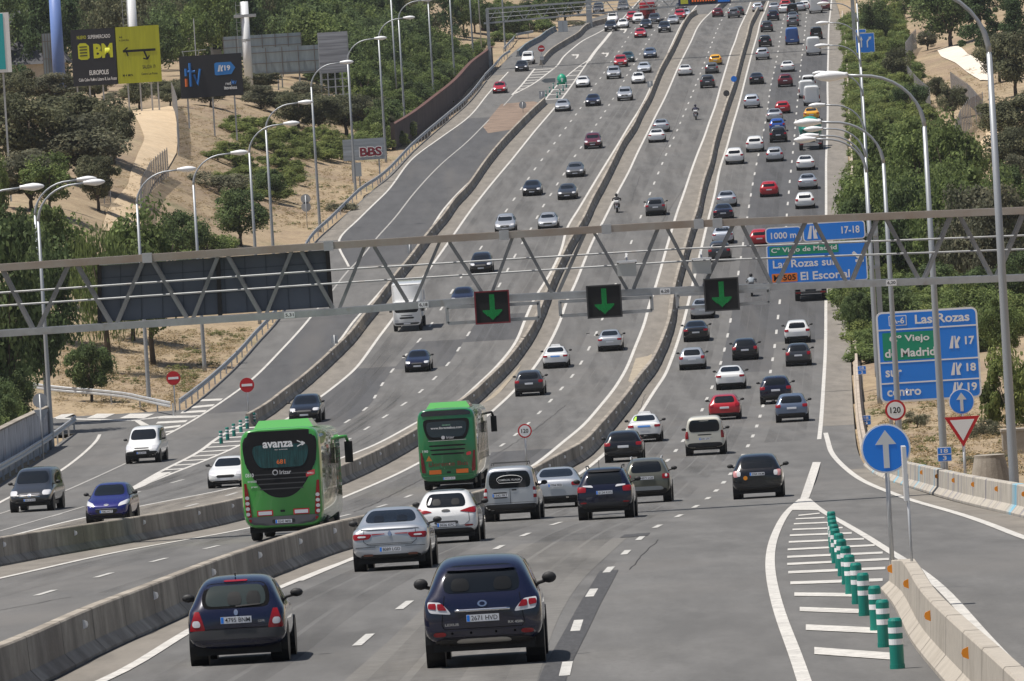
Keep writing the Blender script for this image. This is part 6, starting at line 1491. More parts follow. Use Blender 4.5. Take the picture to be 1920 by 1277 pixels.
# ------------------------------------------------------------------ far gantry with its message sign
YF = 1046.0; g2 = empty("sign_gantry", "far lattice gantry at the top of the picture over the distant traffic", "gantry")
fp = lambda x, y, d=0: at(x, y, YF) + Vector((0,d,0))
FT = [(912,16.5),(1105,3),(1320,-10),(1600,-27)]; FB = [(907,44),(1105,26),(1320,7),(1600,-10)]
for d in (0, 1.2):
    for tab, nm in ((FT,"top_chord"),(FB,"bottom_chord")):
        b = MB()
        for a, c in zip(tab[:-1], tab[1:]): b.bar(fp(*a,d), fp(*c,d), .24, .24)
        b.build(nm, M_gsteel, g2)
    xs = list(np.arange(915, 1600, 17.0))
    for i, x in enumerate(xs[:-1]):
        a, c = (FT, FB) if i % 2 else (FB, FT); MB().bar(fp(x, yi(a,x), d), fp(xs[i+1], yi(c,xs[i+1]), d), .10).build("diagonal", M_gsteel, g2)
for q in (.35,.65): MB().tube([fp(x, yi(FT,x)*(1-q)+yi(FB,x)*q, .6) for x in (912,1105,1320,1600)], .04, 6).build("handrail", M_steel, g2)
b = MB()
for a, c in zip(FB[:-1], FB[1:]): b.bar(fp(*a, .6)+Vector((0,0,.03)), fp(*c, .6)+Vector((0,0,.03)), .05, 1.15)
b.build("shadow_deck", M_gdiag, g2)  # deck added so the far gantry casts a clear shadow line
for x in (913, 1597):
    for d in (0, 1.2):
        p = fp(x, yi(FT,x), d); MB().bar(Vector((p.x,p.y,zr(p.y)-.3)), p, .45).build("leg", M_gsteel, g2)
t = empty("message_sign", "far overhead message sign with orange lamps and a yellow pictogram at the top edge", "sign", None, frame_at(1310, 0, YF-.9)); s = px(YF)
MB().box(-38/s,60/s,0,.5,-9/s,16/s).build("cabinet", mat("sign_frame_blue", (.015,.03,.10), .5), t)
MB().box(-34/s,-20/s,-.02,0,-6/s,14/s).build("pictogram", mat("picto_yellow", (.65,.65,.05), .5), t); MB().box(-16/s,32/s,-.02,0,-7/s,14/s).build("lamp_field", M_black, t); MB().box(36/s,58/s,-.02,0,-6/s,14/s).build("blue_panel", M_blue, t)
b = MB()
for i in range(9): b.box((-13+i*5)/s,(-10+i*5)/s,-.03,-.02,-3/s,3/s)
b.build("orange_lamps", mat("lamp_orange", (.7,.12,.02), .5, emit=.4), t)
P = G(1106, 52); t = tag(MB().box(-.45,.45,-.3,.3,-.5,5.5).build("column", M_gsteel), "grey steel column behind the far curved barrier at the top", "column"); t.location = P; MB().box(-.5,.5,-.35,.35,5.5,5.7).build("cap", M_steel, t)
for x, l in ((903,"thin grey pole left of the far gantry end"),(722,"thin grey pole behind the green thicket")):
    P = hit(x+25, 230) if x < 800 else hit(x, 95); 
    t = tag(MB().tube([(0,0,-.5),(0,0,15)], .1, 8).build("pole", M_pole, smooth=True), l, "pole"); t.location = P
# ------------------------------------------------------------------ billboards, masts, houses, walls on the left
def billboard(x, y, Y, w, h, m, label, legs=(-.8,.8), base=None, yaw=0.0, name="billboard"):
    P = at(x, y, Y); t = empty(name, label, "billboard", None, Matrix.Translation(P) @ Matrix.Rotation(yaw, 4, 'Z'))
    MB().box(-w/2,w/2,0,.25,-h/2,h/2).build("panel", m, t)
    gz = tz(P.x, P.y) - P.z - .5
    for q in legs: MB().bar((q*w/2,.35,gz),(q*w/2,.35,h/2-.2),.16).build("leg", M_steel, t)
    return t
YB = 800.0; s = px(YB)
M_bb = mat("poster_black", (.017,.018,.024), .6); M_lime = mat("poster_lime", (.42,.44,.015), .6, var=.12, vscale=1, stretch=(4,1,.3)); M_limet = mat("lime_print", (.60,.62,.02), .6)
t = billboard(177, 107, YB, 84/s, 106/s, M_bb, "black half of the supermarket billboard with yellow BM lettering", (-.85,-.3,.3))
k = 1/s
text("NUEVO", M_limet, 17*k, 6.5*k, t, x=-22*k, y=-.02, z=38*k); text("SUPERMERCADO", M_white, 42*k, 7*k, t, x=11*k, y=-.02, z=38*k)
plate_of(t, "leaf_logo", [(x*k, z*k) for x, z in ((-30,-1),(-30,23),(-26,27),(-15,27),(-9,21),(-9,-1),(-13,-4),(-25,-4))], M_limet, -.01)
b = MB()
for z in (20,14.5,9,3.5): b.box(-27*k,-13*k,-.03,-.02,(z-1)*k,(z+1)*k)
b.build("logo_lines", M_bb, t)
text("BM", M_limet, 36*k, 27*k, t, x=17*k, y=-.02, z=11*k, bold=.05)
text("EUROPOLIS", M_white, 36*k, 9*k, t, x=7*k, y=-.02, z=-29*k, bold=.02); text("Calle Cabo Rufino Lázaro 8, Las Rozas", M_white, 71*k, 7*k, t, x=4*k, y=-.02, z=-42*k)
t = billboard(259, 102, YB, 83/s, 106/s, M_lime, "lime yellow half of the supermarket billboard with a black road arrow", (-.55,.0,.5,.8))
b = MB(); b.box(-28*k,33*k,-.03,-.02,5*k,9.5*k).bar((11*k,-.025,7*k),(17*k,-.025,-9*k),3.2*k,.01).bar((-28*k,-.025,7*k),(-19*k,-.025,14*k),2.5*k,.01).bar((-22*k,-.025,7*k),(-19*k,-.025,-2*k),2.5*k,.01).bar((17*k,-.025,-10*k),(9*k,-.025,-8*k),2.6*k,.01).bar((17*k,-.025,-10*k),(21*k,-.025,-3*k),2.6*k,.01).build("arrow_drawing", M_black, t)
text("A6", M_black, 6*k, 4*k, t, x=-31*k, y=-.02, z=34*k); text("A CORUÑA", M_black, 19*k, 4*k, t, x=-25*k, y=-.02, z=28*k); text("SALIDA 19", M_black, 24*k, 7*k, t, x=19*k, y=-.02, z=-24*k); text("Centro Las Rozas", M_black, 30*k, 4.5*k, t, x=19*k, y=-.02, z=-37*k); text("M 4 MIN.", M_black, 20*k, 5*k, t, x=-21*k, y=-.02, z=-38*k)
YI = 775.0; s = px(YI); k = 1/s
t = billboard(396, 142, YI, 117/s, 79/s, M_bb, "black vehicle inspection billboard with blue itv letters and a blue exit 19 arrow", (-.8,.0,.7))
M_itb = mat("print_blue", (.02,.16,.50), .6); M_ito = mat("print_orange", (.55,.12,.02), .6)
b = MB()
for x, z0, z1 in ((-47,2,16),(-39,-18,26),): b.tube([(x*k,-.03,z0*k),(x*k,-.03,z1*k)], 2.6*k, 8)
b.tube([(-44*k,-.03,10*k),(-30*k,-.03,10*k)], 2.2*k, 8).tube([(-32*k,-.03,4*k),(-26*k,-.03,-16*k),(-20*k,-.03,14*k)], 2.4*k, 8); b.build("itv_letters", M_itb, t)
b = MB(); b.tube([(-47*k,-.03,-18*k),(-47*k,-.03,-3*k)], 2.8*k, 8); b.build("itv_letters", M_ito, t)
plate_of(t, "blue_arrow", [(x*k, z*k) for x, z in ((7,2),(7,22),(10,24),(38,24),(46,13),(38,1),(10,0))], mat("print_sky", (.03,.22,.62), .6), -.01); exit_icon(t, 18*k, 13*k, 12*k, y=-.03); text("19", M_white, 11*k, 10*k, t, x=31*k, y=-.03, z=13*k, bold=.03)
text("red", M_white, 10*k, 6*k, t, x=31*k, y=-.02, z=-16*k); text("itv", M_itb, 10*k, 9*k, t, x=42*k, y=-.02, z=-14*k, bold=.03); text("itevelesa", M_white, 24*k, 7*k, t, x=35*k, y=-.02, z=-24*k, bold=.02)
# blank backs of hoardings with their frames
M_back = mat("hoarding_back", (.26,.31,.34), .6, var=.18, vscale=.5, stretch=(3,1,.5))
def hoarding(x, y, Y, w, h, label, legs=(-.9,-.45,0,.45,.9)):
    s = px(Y); t = billboard(x, y, Y, w/s, h/s, M_back, label, legs); b = MB(); W_, H_ = w/s/2, h/s/2
    for i in range(7): xx = -W_+2*W_*i/6; b.bar((xx,-.15,-H_-.3),(xx,-.15,H_),.09)
    for i in range(3): zz = -H_+2*H_*(i+.15)/2.6; b.bar((-W_,-.2,zz),(W_,-.2,zz),.09)
    b.build("frame", mat("frame_brown", (.16,.14,.13), .7), t); return t
hoarding(492, 84, 905, 146, 38, "upper blank grey hoarding back between the white mast and the dark pines"); hoarding(560, 112, 895, 182, 52, "lower wide blank grey hoarding back behind the white mast")
hoarding(96, 105, 905, 30, 85, "narrow blank hoarding back behind the blue pillar", (-.9,.9))
t = empty("lattice_board", "tall steel lattice stand with a slatted top beside the hoardings", "billboard", None, Matrix.Translation(at(631, 192, 860))); s = px(860)
b = MB(); H_ = 132/s; W_ = 27/s
for xx in (-W_,-W_/2,0,W_/2,W_):
    leg = MB().bar((xx,0,-2),(xx,0,H_),.14).bar((xx,1.6,-2),(xx,1.6,H_*.97),.12).build("upright", M_steel, t)
for i in range(9):
    z = H_*i/9; b.bar((-W_,0,z),(W_,0,z),.09); b.bar((-W_,1.6,z),(W_,1.6,z),.09)
    for xx in (-W_,-W_/2,0,W_/2,W_): b.bar((xx,0,z),(xx,1.6,z+H_/9),.07)
b.build("bracing", M_steel, t)
MB().box(-W_,W_,-.12,-.05,H_*.42,H_).build("slatted_board", mat("slat_grey", (.36,.37,.40), .6, var=.5, vscale=2.5, stretch=(.05,1,1.5)), t)
YC = 770.0; s = px(YC); t = billboard(682, 280, YC, 78/s, 40/s, mat("slat_board", (.34,.38,.42), .6, var=.35, vscale=3.0, stretch=(.05,1,1.2)), "low grey slatted board with red and white graffiti on the left slope", (-.6,.7))
text("BBS", M_white, 44/s, 20/s, t, x=13/s, y=-.01, z=-5/s, name="graffiti", bold=.09); text("BBS", mat("graffiti_red", (.22,.01,.03), .6), 41/s, 17/s, t, x=13/s, y=-.03, z=-5/s, name="graffiti", bold=.03)
t = billboard(669, 318, 765, 17/s, 26/s, mat("slat_board2", (.36,.40,.44), .6), "small pale grey panel under the graffiti board", (-.5,.5))
# masts and pillar
def mast(x, y0, y1, Y, r0_, r1_, m, label, name="mast", extra=True):
    P = at(x, y1, Y); P.z = min(P.z, tz(P.x, P.y)); Q = at(x-.06*(y1-y0), y0, Y); t = empty(name, label, "mast", None, Matrix.Translation(P)); Hh = Q.z - P.z
    MB().tube([(0,0,-.5),(0,0,Hh)], [r0_, r1_], 20).build("shaft", m, t, smooth=True)
    if extra:
        l = MB()
        for sx in (-.25,.25): l.bar((-r0_-.25+sx,-.3,3),(-r0_-.25+sx,-.3,Hh),.05)
        for i in range(int(Hh/1.0)): l.bar((-r0_-.5,-.3,3+i),(-r0_,-.3,3+i),.04)
        l.build("ladder", M_steel, t); MB().lathe([(Hh*.55,r0_*.98),(Hh*.55+.3,r0_*.98)], 20, axis='z').build("collar", M_steel, t)
    return t
mast(113, -40, 172, 830, .72, .62, mat("pillar_blue", (.16,.25,.55), .45), "thick light blue pillar cut by the top edge at the upper left", "pillar", False)
mast(256, -40, 165, 850, .55, .50, M_lampw, "white mast with a ladder behind the lime billboard"); t = mast(466, 3, 140, 880, .52, .45, M_lampw, "white mast with a small platform in front of the hoardings")
MB().box(-1.3,1.3,-.5,.5,8.55,8.9).build("platform", M_steel, t)
t = billboard(2, 80, 640, 34/px(640), 112/px(640), M_white, "turquoise advertising board cut by the left edge", (0,)); MB().box(-34/px(640)/2, 34/px(640)*.18, -.03, -.005, -50/px(640), 54/px(640)).build("panel_print", mat("turquoise", (.02,.42,.45), .5), t)
t = empty("antenna_mast", "thin lattice antenna mast above the vehicle inspection billboard", "mast", None, Matrix.Translation(at(370, 150, 850)))
MB().tube([(0,0,-3),(0,0,7)], .07, 6).bar((-1.6,0,3.3),(1.2,0,3.4),.08).bar((-1.3,0,2.2),(-1.5,0,3.4),.07).bar((.2,0,2.3),(.4,0,3.4),.07).build("mast_tube", M_steel, t)
# houses far off among the trees
def house(x, y, Y, w, d, hwall, hroof, label, wall, roof):
    P = at(x, y, Y); t = empty("house", label, "house", None, Matrix.Translation(P))
    MB().box(-w/2,w/2,0,d,-8,hwall).build("wall", wall, t); e = .6
    MB().add([(-w/2-e,-e,hwall),(w/2+e,-e,hwall),(w/2+e,d+e,hwall),(-w/2-e,d+e,hwall),(-w/4,d/2,hwall+hroof),(w/4,d/2,hwall+hroof)],[(0,1,5,4),(2,3,4,5),(1,2,5),(3,0,4),(3,2,1,0)]).build("roof", roof, t)
    for i in range(3): MB().box(-w/2+w*(i+.3)/3.2,-w/2+w*(i+.3)/3.2+1.2,-.06,-.01,hwall-2.2,hwall-.8).build("window", M_glass, t)
    MB().box(-w/4-.5,-w/4+.5,d/2-.4,d/2+.4,hwall+hroof*.3,hwall+hroof+1.2).build("chimney", wall, t)
M_slate = mat("slate_roof", (.045,.045,.052), .7, var=.3, vscale=1.5); M_cream = mat("cream_render", (.62,.55,.45), .9, var=.1); M_brickh = mat("house_brick", (.09,.055,.05), .9)
house(55, 130, 940, 9, 9, .6, 4.2, "house with a steep slate roof and cream wall among trees at the upper left", M_cream, M_slate)
house(38, 78, 990, 5.5, 6, 1.0, 3.2, "darker slate roofed house behind the cream house at the upper left", mat("dark_render", (.12,.11,.10), .9), M_slate)
house(418, 64, 1010, 3.6, 4, .2, 1.9, "small slate roof peeking out of trees right of the antenna mast", mat("grey_render", (.25,.25,.25), .9), M_slate)
house(932, 46, 1170, 5, 6, .6, 1.6, "dark brick house behind the far gantry's left end", M_brickh, mat("dark_tile", (.05,.035,.035), .8))
house(490, -2, 1100, 10, 8, 1.5, 2.5, "pale wall of a house at the very top among trees", M_cream, M_slate) if 0 else None
# brick noise wall behind the service road
M_wall = mat("noise_wall_panel", (.10,.072,.065), .9, var=.35, vscale=.7, stretch=(1,1,.25)); M_cope = mat("noise_wall_coping", (.115,.055,.045), .85, var=.3)
P = densify(ground_line([(765,280),(800,257),(842,222),(876,192),(909,153),(930,136),(944,124)], 3.0), 4.0).copy(); P[:,0] -= 1.4
t = empty("noise_wall", "long dark brick noise wall with a red coping beside the service road", "wall")
b = MB(); c = MB(); hgt = [2.75 if i % 3 else 2.85 for i in range(len(P))]
for i in range(len(P)-1):
    (xa,ya),(xb,yb) = P[i], P[i+1]; za, zb = zr(ya), zr(yb); h_ = 2.75
    b.add([(xa,ya,za-.3),(xb,yb,zb-.3),(xb,yb,zb+h_),(xa,ya,za+h_),(xa-.35,ya,za-.3),(xb-.35,yb,zb-.3),(xb-.35,yb,zb+h_),(xa-.35,ya,za+h_)],[(0,1,2,3),(5,4,7,6),(3,2,6,7),(0,3,7,4),(1,5,6,2)])
    c.add([(xa+.06,ya,za+h_),(xb+.06,yb,zb+h_),(xb+.06,yb,zb+h_+.16),(xa+.06,ya,za+h_+.16),(xa-.41,ya,za+h_),(xb-.41,yb,zb+h_),(xb-.41,yb,zb+h_+.16),(xa-.41,ya,za+h_+.16)],[(0,1,2,3),(5,4,7,6),(3,2,6,7),(0,3,7,4),(1,5,6,2),(0,4,5,1)])
(xa,ya) = P[0]; za = zr(ya); b.box(xa-.42,xa+.05,ya-.25,ya+.1,za-.3,za+3.1)
b.build("panels", M_wall, t); c.build("coping", M_cope, t)
# whitewashed graffiti wall at the lower left
M_ww = mat("whitewash", (.50,.50,.52), .9, var=.2, vscale=.6); mix_noise(M_ww, .9, (.09,.09,.11), .56, .68, stretch=(1.6,1.6,.3), fac=.75); mix_noise(M_ww, .7, (.30,.10,.08), .66, .74, fac=.5)
t = empty("graffiti_wall", "whitewashed wall with grey graffiti at the left edge behind the guardrail", "wall")
Pa = [G(-90,945), G(0,893), G(45,866), G(97,838)]
b = MB()
for A, B in zip(Pa[:-1], Pa[1:]): b.add([(A.x,A.y,A.z-.3),(B.x,B.y,B.z-.3),(B.x,B.y,B.z+2.35),(A.x,A.y,A.z+2.35),(A.x-.3,A.y+.3,A.z-.3),(B.x-.3,B.y+.3,B.z-.3),(B.x-.3,B.y+.3,B.z+2.35),(A.x-.3,A.y+.3,A.z+2.35)],[(0,1,2,3),(5,4,7,6),(3,2,6,7),(0,3,7,4),(1,5,6,2)])
b.build("panel", M_ww, t); b = MB()
for A, B in zip(Pa[:-1], Pa[1:]): b.bar(A+Vector((-.15,.15,2.4)), B+Vector((-.15,.15,2.4)), .1, .45)
b.build("coping", M_conc, t)
# earth tracks
def draped(name, left, right, m, n=26, w=5, off=.10):
    L_ = np.array(left, float); R_ = np.array(right, float); vs = []
    for i in range(n+1):
        t_ = i/n; a = [np.interp(t_*(len(L_)-1), range(len(L_)), L_[:,j]) for j in (0,1)]; c = [np.interp(t_*(len(R_)-1), range(len(R_)), R_[:,j]) for j in (0,1)]
        for k_ in range(w+1):
            q = k_/w; p = hit(a[0]+(c[0]-a[0])*q, a[1]+(c[1]-a[1])*q); vs.append((p.x, p.y, p.z+off))
    b = MB().add(vs, [(i*(w+1)+j, i*(w+1)+j+1, (i+1)*(w+1)+j+1, (i+1)*(w+1)+j) for i in range(n) for j in range(w)])
    return tag(b.build(name, m, smooth=True), kind="structure")
M_track = mat("earth_track", (.52,.40,.26), .95, var=.12, vscale=.3); mix_noise(M_track, 1.5, (.62,.50,.35), .5, .7, fac=.7)
draped("dirt_track", [(247,210),(262,235),(272,262),(258,292),(247,320),(240,350),(205,390),(190,435)], [(326,200),(331,230),(334,258),(331,290),(315,318),(285,350),(268,390),(262,437)], M_track)
M_track2 = mat("white_track", (.70,.62,.52), .95, var=.1, vscale=.3)
draped("dirt_track", [(1780,88),(1757,95),(1765,108),(1790,118),(1812,136),(1838,152)], [(1800,88),(1815,103),(1838,112),(1858,124),(1862,140),(1862,152)], M_track2)
draped("dirt_track", [(1845,205),(1838,222),(1850,258),(1830,275),(1815,300)], [(1866,210),(1868,225),(1880,262),(1880,280),(1875,312)], M_track)
# wire fences
M_wire = mat("fence_mesh", (.16,.13,.12), .8); M_wire.node_tree.nodes["Principled BSDF"].inputs["Alpha"].default_value = .55
def fence(pts, h, label, step=2.5):
    t = empty("wire_fence", label, "fence"); P = [hit(*p) for p in pts]; Q = densify(np.array([[p.x, p.y] for p in P]), step); b = MB(); vs = []
    for x, y in Q: z = tz(x, y); vs += [(x,y,z),(x,y,z+h)]
    b.add(vs, [(2*i,2*i+2,2*i+3,2*i+1) for i in range(len(Q)-1)]); b.build("mesh", M_wire, t, fix=False)
    for x, y in Q[:95]: q = MB().bar((x,y,tz(x,y)-.2),(x,y,tz(x,y)+h+.15),.08).build("post", M_steel, t)
fence([(1700,118),(1712,100),(1719,92)], 2.6, "upper wire fence beside the white track on the right"); fence([(1700,128),(1703,160),(1720,182),(1745,205)], 2.3, "middle wire fence running down the dry slope on the right")
fence([(1784,172),(1815,195),(1843,228)], 2.2, "wire fence behind the small oaks on the right slope"); fence([(1845,228),(1822,238),(1804,262),(1795,290)], 3.0, "nearest tall wire fence beside the lower earth track on the right")
fence([(324,202),(334,230),(336,262),(335,292)], 2.6, "upper wire fence along the right side of the earth track on the left"); fence([(316,332),(285,358),(268,392),(266,425)], 2.6, "lower wire fence along the earth track on the left")
fence([(183,383),(196,382),(208,381)], 2.4, "short piece of wire fence left of the earth track")
P = hit(1851, 880); t = tag(MB().lathe([(0,.75),(.9,.55),(1.0,.55),(1.0,.3)], 20, axis='z').build("concrete_well", M_conc, smooth=False), "squat tapered concrete block behind the graffiti barrier", "concrete block"); t.location = G(1858, 905)
t = tag(MB().box(-.9,.9,0,.9,0,1.1).build("concrete_box", M_conc), "square concrete block on the grass behind the tapered one", "concrete block"); t.location = G(1878, 858) + Vector((1,0,0)); MB().box(-.95,.95,-.05,.95,1.1,1.2).build("lid", M_conc, t)
# ------------------------------------------------------------------ trees and shrubs
def leaf_mats(name, col):
    out = []
    for i, f in enumerate((1.0, 1.45, .68)):
        out.append(mat(f"leaf_{name}_{i}", tuple(c*f*(1.08 if (i == 1 and j == 0) else 1) for j, c in enumerate(col)), .75, spec=.25, var=.35, vscale=1.6)); translucent(out[-1], .47)
    return out
LEAF = {'oak': leaf_mats('oak', (.150,.162,.092)), 'olive': leaf_mats('olive', (.165,.172,.112)), 'bush': leaf_mats('bush', (.180,.225,.072)), 'pine': leaf_mats('pine', (.072,.115,.048)), 'loose': leaf_mats('loose', (.170,.230,.078)), 'deep': leaf_mats('deep', (.122,.175,.070)), 'grass': leaf_mats('grass', (.17,.19,.07)), 'dry': leaf_mats('dry', (.34,.27,.15))}
M_bark = mat("bark", (.10,.075,.055), .9, var=.3, vscale=4)
def crown_mesh(kind, seed, nclump, per, leaf, z0=.25, shape='round', droop=0):
    r = np.random.default_rng(seed); V = []; F = []; MI = []
    cs = []
    for _ in range(nclump):
        a = r.uniform(0, 6.283); u = r.uniform(-1, 1); q = r.uniform(.2, 1.18)**.5
        if shape == 'round': p = np.array([math.cos(a)*math.sqrt(1-u*u)*q*.36, math.sin(a)*math.sqrt(1-u*u)*q*.36, z0+(1-z0)*(.52+u*q*.40)])
        elif shape == 'umbrella': p = np.array([math.cos(a)*q*.40, math.sin(a)*q*.40, .70+.18*u*(1-q*.5)])
        elif shape == 'cone': h = r.uniform(0,1); p = np.array([math.cos(a)*q*.34*(1.05-h), math.sin(a)*q*.34*(1.05-h), z0+(1-z0)*h*.93])
        elif shape == 'mound': p = np.array([math.cos(a)*q*.40, math.sin(a)*q*.40, .10+.55*abs(u)*math.sqrt(max(.05,1-q*q*.9))])
        cs.append((p, r.uniform(.055,.17)*(1.15 if shape != 'cone' else .8), r.choice([0,0,1,2])))
    for p, rad, ci in cs:
        n = per; d = r.normal(size=(n,3)); d /= np.linalg.norm(d, axis=1)[:,None]
        rr = rad*r.uniform(.55,1.12,(n,1)); c = p + d*rr*np.array([1,1,.85])
        if droop: c[:,2] -= droop*r.uniform(0,1,n)**2*.35
        nr = d + r.normal(size=(n,3))*.55 + np.array([0,0,.25]); nr /= np.linalg.norm(nr, axis=1)[:,None]
        t = np.cross(nr, r.normal(size=(n,3))); t /= np.linalg.norm(t, axis=1)[:,None]; b = np.cross(nr, t)
        if droop: t = t*.3+np.array([0,0,-1.0]); t /= np.linalg.norm(t, axis=1)[:,None]
        s = leaf*r.uniform(.6,1.3,(n,1)); w = s*r.uniform(.45,.8,(n,1))*(.5 if droop else 1)
        k = len(V)//1; base = sum(len(v) for v in V)
        V.append(np.stack([c-t*s-b*w*.5, c-t*s*.2+b*w, c+t*s, c+t*s*.1-b*w], 1).reshape(-1,3))
        F.append(np.arange(base, base+4*n).reshape(-1,4)); m = np.full(n, ci); x = r.random(n); m[x < .25] = (ci+1) % 3; MI.append(m)
    V = np.concatenate(V); F = np.concatenate(F); MI = np.concatenate(MI)
    V[:,2] = np.maximum(V[:,2], .0); 
    me = bpy.data.meshes.new("crown"); me.vertices.add(len(V)); me.vertices.foreach_set("co", V.ravel())
    me.loops.add(len(F)*4); me.loops.foreach_set("vertex_index", F.ravel()); me.polygons.add(len(F)); me.polygons.foreach_set("loop_start", np.arange(0,len(F)*4,4)); me.polygons.foreach_set("loop_total", np.full(len(F),4))
    for q in LEAF[kind]: me.materials.append(q)
    me.polygons.foreach_set("material_index", MI); me.update(calc_edges=True); me.validate(); return me
def trunk_mesh(seed, th=.03, top=.6, spread=.25, fork=.30):
    r = random.Random(seed); b = MB(); f = fork; b.tube([(0,0,-.05),(.01,0,f*.6),(0,.01,f),(r.uniform(-.03,.03),0,top)], [th*1.25,th,th*.85,th*.4], 8)
    for i in range(5):
        a = i*1.26+r.uniform(-.3,.3); b.tube([(0,0,f*(.8+.08*i)),(math.cos(a)*spread*.5,math.sin(a)*spread*.5,f+(top-f)*.5),(math.cos(a)*spread,math.sin(a)*spread,top+.05)], [th*.6,th*.4,th*.15], 6)
    return b.mesh("trunk", M_bark, True)
TP = {}
def proto(key):
    if key in TP: return TP[key]
    k = key.split('_')[0]; sd = int(key.split('_')[1]) if '_' in key else 1
    if k == 'oak': v = (crown_mesh('oak', 10+sd, 42, 240, .020, .16), trunk_mesh(sd, .028, .6, .26, .2))
    elif k == 'olive': v = (crown_mesh('olive', 20+sd, 40, 230, .020, .12), trunk_mesh(sd, .025, .6, .26, .2))
    elif k == 'deep': v = (crown_mesh('deep', 30+sd, 42, 240, .020, .14), trunk_mesh(sd, .025, .6, .26, .2))
    elif k == 'loose': v = (crown_mesh('loose', 40+sd, 44, 190, .020, .20), trunk_mesh(sd, .022, .7, .26, .28))
    elif k == 'bush': v = (crown_mesh('bush', 50+sd, 34, 220, .023, .0, 'mound'), trunk_mesh(sd, .02, .3, .25, .1))
    elif k == 'scrub': v = (crown_mesh('olive', 60+sd, 30, 170, .022, .0, 'mound'), trunk_mesh(sd, .02, .3, .25, .1))
    elif k == 'pine': v = (crown_mesh('pine', 70+sd, 46, 210, .018, .10, 'cone'), trunk_mesh(sd, .022, .9, .05, .5))
    elif k == 'umb': v = (crown_mesh('pine', 80+sd, 34, 260, .021, .4, 'umbrella'), trunk_mesh(sd, .03, .62, .28, .34))
    elif k == 'willow': v = (crown_mesh('loose', 90+sd, 40, 230, .022, .30, 'round', .55), trunk_mesh(sd, .03, .75, .2, .35))
    elif k == 'hedge': v = (crown_mesh('loose', 100+sd, 38, 220, .022, .0, 'mound'), trunk_mesh(sd, .02, .3, .25, .1))
    elif k == 'grass': v = (crown_mesh('grass', 110+sd, 14, 60, .05, .0, 'mound'), None)
    elif k == 'drygrass': v = (crown_mesh('dry', 120+sd, 14, 60, .05, .0, 'mound'), None)
    TP[key] = v; return v
TPO = {}
trnd = random.Random(11)
KN = {'oak':('holm_oak','tree'),'olive':('holm_oak','tree'),'deep':('leafy_tree','tree'),'loose':('leafy_tree','tree'),'bush':('shrub','shrub'),'scrub':('shrub','shrub'),'pine':('pine_tree','tree'),'umb':('umbrella_pine','tree'),'willow':('willow_tree','tree'),'hedge':('shrub','shrub')}
def plant(key, x, y, w, h, label, group=None, P=None, at_road=False):
    """a tree whose foot is seen at pixel x, y and whose crown is w by h pixels"""
    P = P or hit(x, y); s = px(P.y); nm, cat = KN[key.split('_')[0]]
    if key not in TPO:
        c, t = proto(key); o = empty(nm); q = link(bpy.data.objects.new("crown", c), o)
        if t: link(bpy.data.objects.new("trunk", t), o)
        TPO[key] = o
    else: o = copy_tree(TPO[key])
    o.location = P; f = 1.12; o.scale = (w/s*f, w/s*f, h/s*1.03); o.rotation_euler = (0,0,trnd.uniform(0,6.28)); tag(o, label, cat, group)
    return o
# left: holm oaks round the earth track
for a in [('oak_1',55,330,200,165,"broad dark holm oak at the left edge below the houses"),('oak_2',165,290,190,120,"dark holm oak beneath the black billboard"),('olive_1',150,345,190,130,"brownish green holm oak in front of the oaks under the billboards"),
          ('oak_3',215,310,90,115,"holm oak touching the left edge of the earth track"),('olive_2',60,395,140,110,"pale grey green holm oak low at the left, above the first lamp head"),('loose_3',95,405,110,115,"light green tree left of the earth track, behind the second lamp head"),('oak_1',185,395,90,110,"dark oak beside the short wire fence"),
          ('oak_2',262,205,70,55,"small dark oak under the lime billboard"),('oak_3',320,200,60,40,"low dark oak left of the vehicle inspection billboard"),('olive_1',395,200,75,45,"grey green shrubby oak in front of the vehicle inspection billboard"),('olive_2',100,200,130,60,"oak at the foot of the blue pillar"),('oak_1',20,215,110,90,"oak below the slate roofed house at the left edge")]: plant(*a, "holm oaks around the earth track")
for i in range(16): plant(('oak_1','olive_1','scrub_1','hedge_1','oak_3')[i % 5], 10+i*32+trnd.uniform(-8,8), 178+trnd.uniform(-8,10), trnd.uniform(50,80), trnd.uniform(34,50), "low oak scrub at the foot of the billboards", "oak scrub under the billboards")
# left: near trees behind the lower left wall
for a in [('deep_1',20,815,190,420,"big dark leafy tree at the left edge over the graffiti wall"),('deep_2',95,790,150,350,"tall dark tree behind the lower left lamp post"),('willow_1',205,700,170,262,"light green weeping tree behind the left end of the gantry"),('loose_1',110,640,150,250,"pale green tree above the graffiti wall, left of the weeping tree"),
          ('deep_3',172,754,95,118,"small tree with a bare thin trunk on the dry grass"),('loose_2',288,684,190,290,"leafy tree whose dark trunk shows under the gantry board"),('deep_1',345,520,110,125,"rounded green tree just above the gantry's dark board"),('deep_2',452,462,120,105,"dark rounded tree left of the tall lamp posts above the gantry"),
          ('deep_3',60,560,120,190,"dark tree behind the gantry at the left edge"),('loose_3',0,480,60,180,"tree cut by the left edge beside a lamp head")]: plant(*a, "leafy trees at the lower left")
for i in range(7): plant(('deep_1','hedge_1','deep_3')[i % 3], 0, 0, 90, 125, "dark hedge tree right behind the graffiti wall", "hedge behind the graffiti wall", Vector((-29.9-.25*i, 418+i*8.5, zr(418+i*8.5)+.2)))
plant('loose_1', 250, 640, 150, 190, "leafy green tree right of the weeping tree behind the gantry"); plant('hedge_2', 390, 478, 110, 80, "green shrub between two lamp posts just above the dark gantry board")
plant('hedge_1', 235, 470, 110, 60, "green shrub behind the gantry beam left of the rounded tree"); plant('hedge_2', 300, 470, 110, 75, "green shrub at the lower end of the wire fence")
